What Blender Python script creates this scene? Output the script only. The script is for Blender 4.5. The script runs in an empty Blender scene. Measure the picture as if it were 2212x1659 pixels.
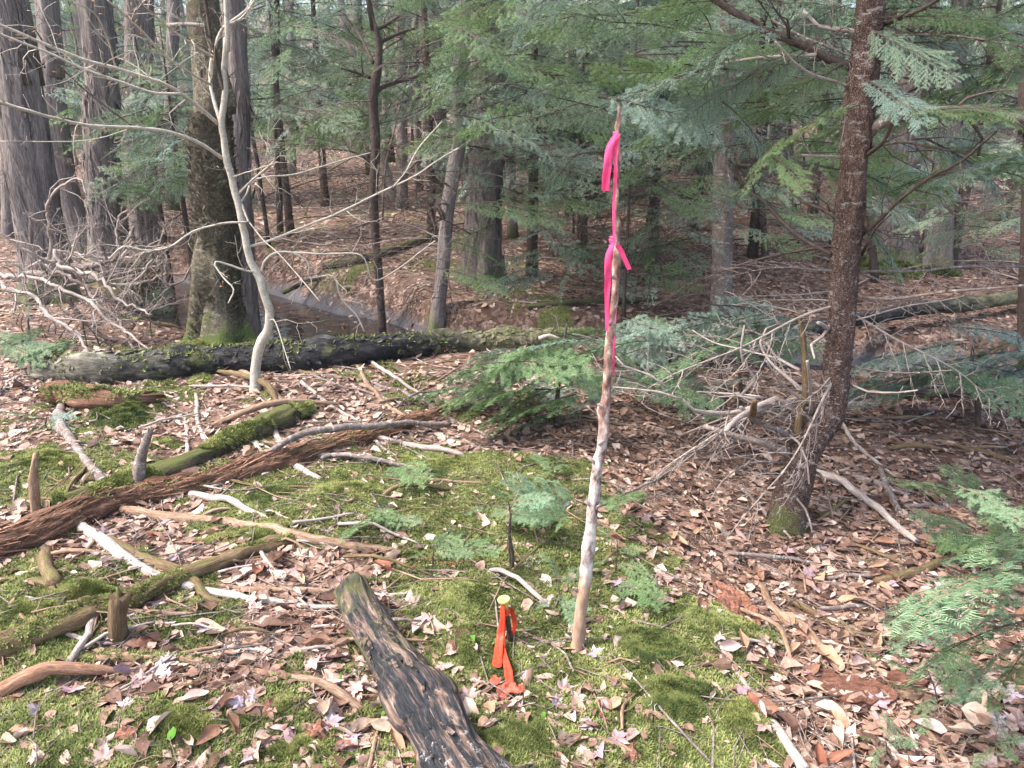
import bpy, math, random
import numpy as np
from mathutils import Vector, Matrix

# ------------------------------------------------------------------ camera, world, sun, exposure
sc = bpy.context.scene
COL = sc.collection
PITCH = math.radians(18.0)
CAMH = 1.45
F = 2212 * 26.0 / 36.0            # focal length in the pixel units used for measuring (2212 x 1659)
cam_d = bpy.data.cameras.new('camera')
cam_d.sensor_width = 36.0
cam_d.lens = 26.0
cam_d.clip_start = 0.05
cam_d.clip_end = 600
cam = bpy.data.objects.new('camera', cam_d)
COL.objects.link(cam)
cam.location = (0, 0, CAMH)
cam.rotation_euler = (math.pi / 2 - PITCH, 0, 0)
sc.camera = cam

SUN_EL, SUN_AZ = math.radians(56), math.radians(-104)     # azimuth from +Y, clockwise positive
sdir = Vector((math.sin(SUN_AZ) * math.cos(SUN_EL), math.cos(SUN_AZ) * math.cos(SUN_EL), math.sin(SUN_EL)))
world = bpy.data.worlds.new('World')
sc.world = world
world.use_nodes = True
wn = world.node_tree
bg = wn.nodes['Background']
sky = wn.nodes.new('ShaderNodeTexSky')
sky.sky_type = 'NISHITA'
sky.sun_disc = False
sky.sun_elevation = SUN_EL
sky.sun_rotation = SUN_AZ
sky.air_density = 1.0
sky.dust_density = 4.0
sky.ozone_density = 0.6
wn.links.new(sky.outputs[0], bg.inputs[0])
bg.inputs[1].default_value = 0.15
sun_d = bpy.data.lights.new('sun', 'SUN')
sun_d.energy = 1.5
sun_d.angle = math.radians(10)
sun_d.color = (1.0, 0.975, 0.94)
sun = bpy.data.objects.new('sun', sun_d)
COL.objects.link(sun)
sun.rotation_euler = sdir.to_track_quat('Z', 'Y').to_euler()

sc.view_settings.view_transform = 'Standard'
sc.view_settings.look = 'None'
sc.view_settings.exposure = 2.05
sc.view_settings.gamma = 1.0
sc.view_settings.use_curve_mapping = False
cy = sc.cycles
cy.max_bounces = 6
cy.diffuse_bounces = 3
cy.glossy_bounces = 2
cy.transmission_bounces = 3
cy.transparent_max_bounces = 6
cy.volume_bounces = 0
cy.use_denoising = True
cy.caustics_reflective = False
cy.caustics_refractive = False

rng = np.random.default_rng(7)
random.seed(7)

# ------------------------------------------------------------------ noise and terrain
_perm = np.random.default_rng(3).random((256, 256))


def vnoise(x, y, s=0):
    x = np.asarray(x, float) + s * 17.31
    y = np.asarray(y, float) + s * 9.77
    xi = np.floor(x).astype(int)
    yi = np.floor(y).astype(int)
    fx = x - xi
    fy = y - yi
    fx = fx * fx * (3 - 2 * fx)
    fy = fy * fy * (3 - 2 * fy)
    a = _perm[xi & 255, yi & 255]
    b = _perm[(xi + 1) & 255, yi & 255]
    c = _perm[xi & 255, (yi + 1) & 255]
    d = _perm[(xi + 1) & 255, (yi + 1) & 255]
    return (a * (1 - fx) + b * fx) * (1 - fy) + (c * (1 - fx) + d * fx) * fy - 0.5


def fbm(x, y, s=0, o=4):
    v, a = 0, 1.0
    for i in range(o):
        v = v + a * vnoise(x * 2 ** i, y * 2 ** i, s + i)
        a *= 0.5
    return v


def sstep(a, b, x):
    t = np.clip((np.asarray(x, float) - a) / (b - a), 0, 1)
    return t * t * (3 - 2 * t)


STREAM = [(-9, 12.5), (-6, 10.6), (-4, 9.0), (-2.5, 7.35), (-0.95, 6.5), (1.0, 6.2), (2.6, 5.65), (4.2, 5.5), (7, 5.9), (12, 5.2), (22, 6)]


def stream_d(x, y):
    best = np.full(np.shape(x), 1e9)
    for (ax, ay), (bx, by) in zip(STREAM[:-1], STREAM[1:]):
        dx, dy = bx - ax, by - ay
        t = np.clip(((x - ax) * dx + (y - ay) * dy) / (dx * dx + dy * dy), 0, 1)
        best = np.minimum(best, np.hypot(x - ax - t * dx, y - ay - t * dy))
    return best


def swid(x):
    return   .5 + .62 * sstep(-.5, -1.5, x) * sstep(-5.0, -3.4, x)


def ray(px, py):
    u, v = (px - 1106) / F, (829.5 - py) / F
    c, s = math.cos(PITCH), math.sin(PITCH)
    return np.array([u, c + v * s, -s + v * c])


def P(px, py, Y):
    d = ray(px, py)
    return np.array([0, 0, CAMH]) + d * (Y / d[1])


def P0(px, py, z=0.0):
    d = ray(px, py)
    return np.array([0, 0, CAMH]) + d * ((z - CAMH) / d[2])


MOUNDS = []
for px, py, r, h in [(270, 900, .30, .09), (1430, 1470, .17, .05), (975, 1400, .09, .04), (1000, 1300, .14, .045), (1520, 1340, .16, .04),
                     (150, 1320, .25, .06), (400, 1580, .16, .035), (700, 1100, .35, .05), (100, 1000, .4, .06), (1640, 1580, .12, .04),
                     (650, 1480, .2, .03), (1250, 1600, .2, .035)]:
    p = P0(px, py)
    MOUNDS.append((p[0], p[1], r, h))


def terrain(x, y):
    x = np.asarray(x, float)
    y = np.asarray(y, float)
    h = 0.05 * fbm(x * .7, y * .7, 1, 3) + 0.022 * fbm(x * 4, y * 4, 5, 3)
    far = np.maximum(0, y - 8.2 - 0.35 * np.minimum(x, 6) * 0)
    h = h + 0.083 * far + 0.35 * fbm(x * .16, y * .16, 9, 3) * sstep(9, 22, y) + 0.10 * np.maximum(0, y - 26)
    h = h - 0.11 * sstep(.2, 1.3, x) * sstep(1.4, 2.4, y) * sstep(12, 7, y)
    h = h + 0.06 * sstep(-.3, -1.6, x) * sstep(6, 4.5, y)
    for mx, my, r, mh in MOUNDS:
        h = h + mh * np.exp(-((x - mx) ** 2 + (y - my) ** 2) / (r * r))
    d = stream_d(x, y)
    cut = np.exp(-(d / swid(x)) ** 7)
    h = h * (1 - cut) + cut * (-0.46)
    bank = np.exp(-((d - 1.5) / .5) ** 2)
    h = h + bank * 0.05 * (y > 6)
    h = h + 0.012 * fbm(x * 14, y * 14, 20, 2) * sstep(9, 5, y) * (1 - cut)
    return h


def th(x, y):
    return float(terrain(np.array([x]), np.array([y]))[0])


_T = np.concatenate([np.linspace(.8, 8, 1400), np.linspace(8.01, 30, 900), np.linspace(30.1, 150, 500)])


def G(px, py, off=0.0):
    d = ray(px, py)
    q = d / d[1]
    X, Z = q[0] * _T, CAMH + q[2] * _T
    below = np.nonzero(Z < terrain(X, _T) + off)[0]
    if len(below) == 0 or below[0] == 0:
        Y = 25.0 if len(below) == 0 else _T[0]
    else:
        Y = _T[below[0]]
    return np.array([q[0] * Y, Y, CAMH + q[2] * Y])


# ------------------------------------------------------------------ materials
class NT:
    def __init__(self, name, rough=.85):
        self.m = bpy.data.materials.new(name)
        self.m.use_nodes = True
        self.t = self.m.node_tree
        self.b = self.t.nodes['Principled BSDF']
        self.b.inputs['Roughness'].default_value = rough
        self.b.inputs['Specular IOR Level'].default_value = 0.25

    def n(self, typ, **kw):
        nd = self.t.nodes.new(typ)
        for k, v in kw.items():
            if k in ('inputs',):
                for kk, vv in v.items():
                    nd.inputs[kk].default_value = vv
            else:
                setattr(nd, k, v)
        return nd

    def l(self, a, b):
        self.t.links.new(a, b)

    def noise(self, vec, scale, detail=4, rough=.6, mapping=None):
        if mapping:
            mp = self.n('ShaderNodeMapping')
            mp.inputs['Scale'].default_value = mapping
            self.l(vec, mp.inputs['Vector'])
            vec = mp.outputs[0]
        nd = self.n('ShaderNodeTexNoise')
        nd.inputs['Scale'].default_value = scale
        nd.inputs['Detail'].default_value = detail
        nd.inputs['Roughness'].default_value = rough
        self.l(vec, nd.inputs['Vector'])
        return nd.outputs['Fac']

    def ramp(self, fac, stops, interp='LINEAR'):
        r = self.n('ShaderNodeValToRGB')
        r.color_ramp.interpolation = interp
        els = r.color_ramp.elements
        while len(els) < len(stops):
            els.new(0.5)
        for e, (p, c) in zip(els, stops):
            e.position = p
            e.color = (c[0], c[1], c[2], 1)
        self.l(fac, r.inputs[0])
        return r.outputs[0]

    def mix(self, fac, a, b, mode='MIX'):
        m = self.n('ShaderNodeMix', data_type='RGBA', blend_type=mode)
        for sock, v in ((m.inputs['Factor'], fac), (m.inputs['A'], a), (m.inputs['B'], b)):
            if isinstance(v, (int, float)):
                sock.default_value = v
            elif isinstance(v, tuple):
                sock.default_value = (v[0], v[1], v[2], 1)
            else:
                self.l(v, sock)
        return m.outputs['Result']

    def mul(self, a, v, add=0.0, clamp=True):
        m = self.n('ShaderNodeMath', operation='MULTIPLY_ADD', use_clamp=clamp)
        self.l(a, m.inputs[0])
        m.inputs[1].default_value = v
        m.inputs[2].default_value = add
        return m.outputs[0]

    def attr(self, name, out='Fac'):
        a = self.n('ShaderNodeAttribute', attribute_name=name)
        return a.outputs[out]

    def bump(self, h, strength=.5, dist=.01):
        b = self.n('ShaderNodeBump')
        b.inputs['Strength'].default_value = strength
        b.inputs['Distance'].default_value = dist
        self.l(h, b.inputs['Height'])
        self.l(b.outputs[0], self.b.inputs['Normal'])

    def color(self, c):
        self.l(c, self.b.inputs['Base Color'])


def bark_mat(name, dark, mid, light, streak=(6, 6, 1), scale=6.0, moss=None, lichen=None, mossamt=.5, rough=.9, bump=.6, dist=.012, mossbase=False, plates=False):
    t = NT(name, rough)
    v = t.attr('bark', 'Vector')
    n1 = t.noise(v, scale, 5, .65, streak)
    n2 = t.noise(v, scale * 4, 4, .7, streak)
    n3 = t.noise(v, 2.2, 3, .5)
    c = t.ramp(n1, [(.3, dark), (.5, mid), (.68, light)])
    c2 = t.ramp(n2, [(.32, tuple(x * .45 for x in dark)), (.55, mid), (.75, tuple(min(1, x * 1.25) for x in light))])
    c = t.mix(.45, c, c2)
    c = t.mix(t.mul(n3, 1.2, -.2), c, t.mix(1.0, c, (.62, .58, .56), 'MULTIPLY'))
    hgt = n1
    if plates:
        vo = t.n('ShaderNodeTexVoronoi', feature='DISTANCE_TO_EDGE')
        mp = t.n('ShaderNodeMapping')
        mp.inputs['Scale'].default_value = (30, 30, 26)
        t.l(v, mp.inputs[0])
        t.l(mp.outputs[0], vo.inputs['Vector'])
        edge = t.mul(vo.outputs['Distance'], 5.0)
        c = t.mix(edge, t.mix(1.0, c, (.35, .3, .3), 'MULTIPLY'), c)
        hgt = edge
    if lichen:
        ln = t.noise(v, 16, 5, .7, (1, 1, 2.6))
        lf = t.ramp(ln, [(.57, (0, 0, 0)), (.62, (1, 1, 1))])
        c = t.mix(t.mul(lf, .8), c, lichen)
    if moss:
        mn = t.noise(v, 13, 6, .75)
        geo = t.n('ShaderNodeNewGeometry')
        sep = t.n('ShaderNodeSeparateXYZ')
        t.l(geo.outputs['Normal'], sep.inputs[0])
        ad = t.n('ShaderNodeMath', operation='MULTIPLY_ADD')
        t.l(sep.outputs['Z'], ad.inputs[0])
        ad.inputs[1].default_value = .25 if not mossbase else .05
        t.l(mn, ad.inputs[2])
        if mossbase:
            at = t.attr('foot')
            a2 = t.n('ShaderNodeMath', operation='MULTIPLY_ADD')
            t.l(at, a2.inputs[0])
            a2.inputs[1].default_value = .42
            t.l(ad.outputs[0], a2.inputs[2])
            ad = a2
        mf = t.ramp(ad.outputs[0], [(1.0 - mossamt - .05, (0, 0, 0)), (1.0 - mossamt + .14, (.85, .85, .85))])
        c = t.mix(mf, c, moss)
    t.color(c)
    s = t.n('ShaderNodeMath', operation='ADD')
    t.l(hgt, s.inputs[0])
    t.l(t.mul(n2, .5), s.inputs[1])
    t.bump(s.outputs[0], bump, dist)
    return t.m


M = {}
M['cedar'] = bark_mat('cedar_bark', (.085, .07, .065), (.26, .22, .205), (.46, .40, .385), (9, 9, .7), 5, moss=(.10, .13, .03), mossamt=.34, mossbase=True, bump=.9, dist=.02)
M['flaky'] = bark_mat('flaky_bark', (.055, .046, .034), (.20, .165, .115), (.42, .37, .27), (5, 5, 3.5), 9, moss=(.13, .19, .035), lichen=(.36, .38, .27), mossamt=.36, mossbase=True, bump=1, dist=.025, plates=False)
M['hemlock'] = bark_mat('hemlock_bark', (.07, .038, .03), (.23, .145, .115), (.44, .36, .32), (7, 7, 2.2), 8, moss=(.09, .11, .03), lichen=(.40, .36, .33), mossamt=.3, mossbase=True, bump=.8, dist=.01, plates=True)
M['grey'] = bark_mat('grey_bark', (.09, .07, .06), (.22, .175, .155), (.36, .30, .27), (4, 4, 2), 9, lichen=(.42, .40, .36), bump=.5, dist=.006)
M['darktwig'] = bark_mat('dark_twig_bark', (.035, .025, .02), (.09, .065, .055), (.17, .13, .115), (4, 4, 2), 14, bump=.4, dist=.003)
M['beech'] = bark_mat('beech_bark', (.28, .25, .20), (.50, .45, .38), (.66, .62, .54), (3, 3, 3), 14, lichen=(.34, .31, .25), bump=.25, dist=.003)
M['pale'] = bark_mat('bleached_wood', (.17, .13, .11), (.42, .35, .31), (.62, .56, .52), (8, 8, 1.2), 16, bump=.5, dist=.003)
M['tan'] = bark_mat('tan_wood', (.13, .07, .04), (.31, .20, .13), (.52, .41, .32), (9, 9, 1.0), 14, bump=.7, dist=.004)
M['brown'] = bark_mat('brown_mossy_wood', (.06, .038, .02), (.17, .115, .06), (.31, .23, .14), (9, 9, 1.0), 12, moss=(.12, .13, .035), mossamt=.24, bump=.7, dist=.006)
M['rot'] = bark_mat('rotten_wood', (.09, .035, .02), (.36, .18, .11), (.72, .50, .37), (16, 16, .8), 9, moss=(.11, .12, .035), mossamt=.12, bump=1, dist=.02)
M['sienna'] = bark_mat('sienna_wood', (.10, .05, .03), (.30, .16, .10), (.50, .33, .23), (9, 9, 1.0), 14, bump=.7, dist=.004)
M['orange'] = bark_mat('orange_rotten_wood', (.08, .035, .022), (.26, .115, .075), (.46, .26, .19), (8, 8, 1.0), 12, bump=.8, dist=.006)
M['redbark'] = bark_mat('red_bark_slab', (.08, .035, .022), (.20, .09, .06), (.34, .19, .14), (12, 12, 1.2), 10, bump=1, dist=.006)
M['mosslog'] = bark_mat('mossy_log_bark', (.035, .028, .018), (.10, .085, .055), (.20, .18, .12), (5, 5, 1.5), 9, moss=(.10, .11, .03), mossamt=.42, bump=1, dist=.012)


def longlog_mat():
    t = NT('weathered_log_bark', .85)
    v = t.attr('bark', 'Vector')
    n1 = t.noise(v, 9, 6, .7, (2.5, 2.5, 1))
    n2 = t.noise(v, 2.5, 4, .6, (1, 1, 1))
    black = t.ramp(n1, [(.40, (.008, .008, .010)), (.58, (.032, .03, .031)), (.72, (.17, .165, .155))])
    wood = t.ramp(n1, [(.38, (.05, .045, .035)), (.52, (.21, .19, .14)), (.68, (.46, .42, .34))])
    green = t.ramp(n1, [(.35, (.04, .035, .02)), (.52, (.14, .13, .07)), (.68, (.27, .26, .17))])
    t_along = t.attr('along')
    ad = t.n('ShaderNodeMath', operation='MULTIPLY_ADD')
    t.l(n2, ad.inputs[0])
    ad.inputs[1].default_value = .35
    t.l(t_along, ad.inputs[2])
    c = t.mix(t.ramp(ad.outputs[0], [(.20, (0, 0, 0)), (.36, (1, 1, 1))]), wood, black)
    c = t.mix(t.ramp(ad.outputs[0], [(.68, (0, 0, 0)), (.84, (1, 1, 1))]), c, green)
    mn = t.noise(v, 6, 4, .6)
    c = t.mix(t.ramp(mn, [(.60, (0, 0, 0)), (.72, (.7, .7, .7))]), c, (.16, .16, .05))
    t.color(c)
    t.bump(n1, 1, .02)
    return t.m


def charlog_mat():
    t = NT('charred_log_bark', .62)
    v = t.attr('bark', 'Vector')
    n1 = t.noise(v, 11, 6, .75, (7, 7, 1.1))
    n2 = t.noise(v, 9, 6, .7, (5, 5, .4))
    n3 = t.noise(v, 40, 5, .75, (3, 3, .7))
    wood = t.ramp(n1, [(.34, (.06, .035, .028)), (.5, (.21, .14, .11)), (.66, (.46, .35, .27))])
    blk = t.ramp(n3, [(.4, (.012, .013, .016)), (.62, (.05, .052, .058)), (.75, (.22, .19, .17))])
    c = t.mix(t.ramp(n2, [(.43, (0, 0, 0)), (.51, (1, 1, 1))]), wood, blk)
    al = t.attr('along')
    gm = t.noise(v, 9, 5, .7)
    g = t.n('ShaderNodeMath', operation='MULTIPLY_ADD')
    t.l(al, g.inputs[0])
    g.inputs[1].default_value = -.45
    t.l(gm, g.inputs[2])
    c = t.mix(t.ramp(g.outputs[0], [(.36, (0, 0, 0)), (.56, (.8, .8, .8))]), c, (.15, .15, .05))
    lm = t.noise(v, 26, 6, .8)
    g2 = t.n('ShaderNodeMath', operation='MULTIPLY_ADD')
    t.l(al, g2.inputs[0])
    g2.inputs[1].default_value = .42
    t.l(lm, g2.inputs[2])
    c = t.mix(t.ramp(g2.outputs[0], [(.93, (0, 0, 0)), (1.0, (.9, .9, .9))]), c, (.50, .48, .45))
    t.color(c)
    t.bump(n1, 1, .02)
    return t.m


M['longlog'] = longlog_mat()
M['charlog'] = charlog_mat()


def plain(name, c, rough=.8, var=.25, scale=30, bump=0.2, trans=0.0):
    t = NT(name, rough)
    tc = t.n('ShaderNodeTexCoord')
    n = t.noise(tc.outputs['Object'], scale, 4, .6)
    lo = tuple(x * (1 - var) for x in c)
    hi = tuple(min(1, x * (1 + var)) for x in c)
    t.color(t.ramp(n, [(.35, lo), (.65, hi)]))
    if bump:
        t.bump(n, bump, .004)
    if trans:
        add_trans(t, trans)
    return t.m


def add_trans(t, amt):
    """let some light through thin leaves and tape"""
    tr = t.n('ShaderNodeBsdfTranslucent')
    src = t.b.inputs['Base Color']
    if src.is_linked:
        t.l(src.links[0].from_socket, tr.inputs[0])
    else:
        tr.inputs[0].default_value = src.default_value
    mx = t.n('ShaderNodeMixShader')
    mx.inputs[0].default_value = amt
    out = t.t.nodes['Material Output']
    t.l(t.b.outputs[0], mx.inputs[1])
    t.l(tr.outputs[0], mx.inputs[2])
    t.l(mx.outputs[0], out.inputs[0])


def needle_mat(name, cols, trans=.3):
    t = NT(name, .55)
    oi = t.n('ShaderNodeObjectInfo')
    geo = t.n('ShaderNodeNewGeometry')
    r = t.attr('rnd')
    c1 = t.ramp(r, [(0, cols[0]), (.55, cols[1]), (1, cols[2])])
    # age of the whole bough
    c = t.mix(t.mul(oi.outputs['Random'], .5), c1, t.mix(1.0, c1, (.75, .95, 1.05), 'MULTIPLY'))
    t.color(c)
    add_trans(t, trans)
    return t.m


M['needle'] = needle_mat('hemlock_needles', [(.13, .18, .12), (.235, .31, .20), (.40, .47, .32)])
M['needle_pale'] = needle_mat('pale_green_hemlock_needles', [(.11, .19, .10), (.19, .30, .165), (.31, .42, .27)], .35)
M['needle_mid'] = needle_mat('mid_green_hemlock_needles', [(.09, .14, .07), (.165, .24, .12), (.28, .37, .20)])
M['needle_fresh'] = needle_mat('fresh_hemlock_needles', [(.10, .165, .065), (.17, .26, .105), (.30, .39, .175)], .4)
M['needle_blue'] = needle_mat('bluish_hemlock_needles', [(.13, .18, .14), (.225, .295, .225), (.38, .45, .36)], .25)


def leaf_mat_obj():
    t = NT('fallen_leaf', .6)
    oi = t.n('ShaderNodeObjectInfo')
    tc = t.n('ShaderNodeTexCoord')
    n = t.noise(tc.outputs['Object'], 60, 4, .65)
    n2 = t.noise(tc.outputs['Object'], 14, 3, .6)
    # midrib and side veins, drawn as fine relief and a paler line
    sep = t.n('ShaderNodeSeparateXYZ')
    t.l(tc.outputs['Object'], sep.inputs[0])
    ab = t.n('ShaderNodeMath', operation='ABSOLUTE')
    t.l(sep.outputs['Y'], ab.inputs[0])
    rib = t.ramp(ab.outputs[0], [(0, (1, 1, 1)), (.0016, (0, 0, 0))])
    cb = t.mix(1.0, oi.outputs['Color'], t.ramp(n, [(.3, (.62, .58, .56)), (.7, (1.15, 1.12, 1.1))]), 'MULTIPLY')
    cb = t.mix(t.ramp(n2, [(.5, (0, 0, 0)), (.72, (.6, .6, .6))]), cb, t.mix(1.0, cb, (.5, .42, .38), 'MULTIPLY'))
    c = t.mix(t.mul(rib, .4), cb, t.mix(1.0, cb, (1.5, 1.45, 1.3), 'MULTIPLY'))
    t.color(c)
    t.bump(n, .5, .002)
    add_trans(t, .15)
    return t.m


LEAFCOLS = [(.10, .055, .04), (.22, .13, .095), (.36, .24, .185), (.50, .37, .30), (.62, .50, .43)]


def litter_mat():
    t = NT('leaf_litter', .65)
    r = t.attr('rnd')
    c = t.ramp(r, [(0, LEAFCOLS[0]), (.25, LEAFCOLS[1]), (.5, LEAFCOLS[2]), (.78, LEAFCOLS[3]), (1, LEAFCOLS[4])])
    tc = t.n('ShaderNodeTexCoord')
    n = t.noise(tc.outputs['Object'], 55, 4, .65)
    c = t.mix(1.0, c, t.ramp(n, [(.3, (.6, .56, .55)), (.7, (1.15, 1.12, 1.1))]), 'MULTIPLY')
    t.color(c)
    t.bump(n, .5, .002)
    add_trans(t, .12)
    return t.m


M['leaf'] = leaf_mat_obj()
M['litter'] = litter_mat()


def moss_mat(name, cols):
    t = NT(name, .8)
    r = t.attr('rnd')
    c = t.ramp(r, [(0, cols[0]), (.5, cols[1]), (1, cols[2])])
    t.color(c)
    add_trans(t, .25)
    return t.m


M['moss'] = moss_mat('moss_fronds', [(.045, .055, .018), (.15, .18, .05), (.37, .39, .15)])
M['moss_dark'] = moss_mat('dark_green_moss_fronds', [(.025, .04, .014), (.085, .115, .03), (.21, .23, .075)])
M['moss_bright'] = moss_mat('bright_green_moss_fronds', [(.06, .075, .022), (.18, .205, .055), (.40, .40, .15)])


def ground_mat():
    t = NT('forest_floor', .95)
    tc = t.n('ShaderNodeTexCoord')
    o = tc.outputs['Object']
    n1 = t.noise(o, 22, 6, .7)
    n2 = t.noise(o, 70, 4, .7)
    n3 = t.noise(o, 1.3, 4, .6)
    soil = t.ramp(n1, [(.32, (.035, .022, .016)), (.5, (.09, .055, .04)), (.68, (.19, .125, .09))])
    vo = t.n('ShaderNodeTexVoronoi')
    vo.inputs['Scale'].default_value = 16
    t.l(o, vo.inputs['Vector'])
    sepc = t.n('ShaderNodeSeparateColor')
    t.l(vo.outputs['Color'], sepc.inputs[0])
    lit = t.ramp(sepc.outputs[0], [(0, (.10, .055, .04)), (.4, (.21, .13, .095)), (.75, (.33, .22, .17)), (1, (.50, .37, .30))])
    lit = t.mix(1.0, lit, t.ramp(n2, [(.3, (.55, .5, .5)), (.7, (1.1, 1.1, 1.1))]), 'MULTIPLY')
    c = t.mix(t.ramp(n1, [(.42, (0, 0, 0)), (.55, (1, 1, 1))]), soil, lit)
    mossc = t.ramp(n2, [(.3, (.04, .045, .015)), (.5, (.10, .11, .032)), (.7, (.20, .205, .07))])
    c = t.mix(t.attr('moss'), c, mossc)
    mud = t.ramp(n1, [(.3, (.05, .045, .05)), (.7, (.14, .13, .135))])
    c = t.mix(t.attr('mud'), c, mud)
    t.color(c)
    t.l(t.mul(t.attr('mud'), -.55, .95), t.b.inputs['Roughness'])
    s = t.n('ShaderNodeMath', operation='ADD')
    t.l(n1, s.inputs[0])
    t.l(n2, s.inputs[1])
    t.bump(s.outputs[0], .7, .02)
    return t.m


M['ground'] = ground_mat()


def water_mat():
    t = NT('dark_stream_water', .04)
    t.b.inputs['Specular IOR Level'].default_value = .8
    t.b.inputs['Base Color'].default_value = (.018, .014, .014, 1)
    tc = t.n('ShaderNodeTexCoord')
    n = t.noise(tc.outputs['Object'], 5, 3, .5, (1, 1.6, 1))
    t.bump(n, .35, .03)
    return t.m


M['water'] = water_mat()


# ------------------------------------------------------------------ mesh helpers
class Geo:
    """gathers vertices, triangles, quads, material numbers and per-vertex attributes for ONE mesh"""

    def __init__(self):
        self.V, self.T, self.Q, self.TM, self.QM = [], [], [], [], []
        self.n = 0
        self.A = {}
        self.counts = []

    def add(self, V, T=None, Q=None, mat=0, **attrs):
        V = np.asarray(V, float).reshape(-1, 3)
        if T is not None and len(T):
            T = np.asarray(T, int)
            self.T.append(T + self.n)
            self.TM.append(np.full(len(T), mat))
        if Q is not None and len(Q):
            Q = np.asarray(Q, int)
            self.Q.append(Q + self.n)
            self.QM.append(np.full(len(Q), mat))
        for k, a in attrs.items():
            self.A.setdefault(k, []).append((self.n, np.asarray(a, float)))
        self.V.append(V)
        self.n += len(V)
        return self

    def mesh(self, name, mats, smooth=True):
        V = np.concatenate(self.V)
        T = np.concatenate(self.T) if self.T else np.zeros((0, 3), int)
        Q = np.concatenate(self.Q) if self.Q else np.zeros((0, 4), int)
        me = bpy.data.meshes.new(name)
        me.vertices.add(len(V))
        me.vertices.foreach_set('co', V.astype(np.float32).ravel())
        me.loops.add(T.size + Q.size)
        me.loops.foreach_set('vertex_index', np.concatenate([T.ravel(), Q.ravel()]).astype(np.int32))
        me.polygons.add(len(T) + len(Q))
        st = np.concatenate([np.arange(len(T)) * 3, T.size + np.arange(len(Q)) * 4]).astype(np.int32)
        me.polygons.foreach_set('loop_start', st)
        mi = np.concatenate([np.concatenate(self.TM) if self.TM else [], np.concatenate(self.QM) if self.QM else []]).astype(np.int32)
        me.polygons.foreach_set('material_index', mi)
        me.polygons.foreach_set('use_smooth', np.full(len(mi), smooth))
        for k, lst in self.A.items():
            vec = lst[0][1].ndim == 2
            at = me.attributes.new(k, 'FLOAT_VECTOR' if vec else 'FLOAT', 'POINT')
            buf = np.zeros((len(V), 3) if vec else len(V), np.float32)
            for s, a in lst:
                buf[s:s + len(a)] = a
            at.data.foreach_set('vector' if vec else 'value', buf.ravel())
        for m in (mats if isinstance(mats, (list, tuple)) else [mats]):
            me.materials.append(m)
        me.update(calc_edges=True)
        me.validate(clean_customdata=False)
        return me


def link(name, me, parent=None, loc=None):
    o = bpy.data.objects.new(name, me)
    COL.objects.link(o)
    if loc is not None:
        o.location = loc
    if parent is not None:
        o.parent = parent
    return o


def tag(o, label=None, cat=None, group=None, kind=None):
    if label: o['label'] = label
    if cat: o['category'] = cat
    if group: o['group'] = group
    if kind: o['kind'] = kind
    return o


def thing(name, label, cat, loc, group=None):
    o = bpy.data.objects.new(name, None)
    o.empty_display_size = .1
    COL.objects.link(o)
    o.location = Vector([float(v) for v in loc])
    return tag(o, label, cat, group)


def smooth_path(pts, rad, step):
    pts = np.asarray(pts, float)
    rad = np.asarray(rad, float)
    if len(pts) == 1:
        return pts, rad
    ext = np.vstack([2 * pts[0] - pts[1], pts, 2 * pts[-1] - pts[-2]])
    op, orad = [], []
    for i in range(len(pts) - 1):
        p0, p1, p2, p3 = ext[i:i + 4]
        L = np.linalg.norm(p2 - p1)
        k = int(max(1, min(24, round(L / step))))
        for j in range(k):
            t = j / k
            op.append(.5 * ((2 * p1) + (-p0 + p2) * t + (2 * p0 - 5 * p1 + 4 * p2 - p3) * t * t + (-p0 + 3 * p1 - 3 * p2 + p3) * t ** 3))
            orad.append(rad[i] * (1 - t) + rad[i + 1] * t)
    op.append(pts[-1])
    orad.append(rad[-1])
    return np.array(op), np.array(orad)


def frames(path):
    n = len(path)
    T = np.gradient(path, axis=0)
    T /= np.linalg.norm(T, axis=1)[:, None] + 1e-12
    U = np.zeros_like(T)
    a = np.array([0, 0, 1.0]) if abs(T[0][2]) < .8 else np.array([1.0, 0, 0])
    u = np.cross(T[0], a)
    u /= np.linalg.norm(u)
    for i in range(n):
        u = u - T[i] * np.dot(u, T[i])
        u /= np.linalg.norm(u) + 1e-12
        U[i] = u
    return T, U, np.cross(T, U)


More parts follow.
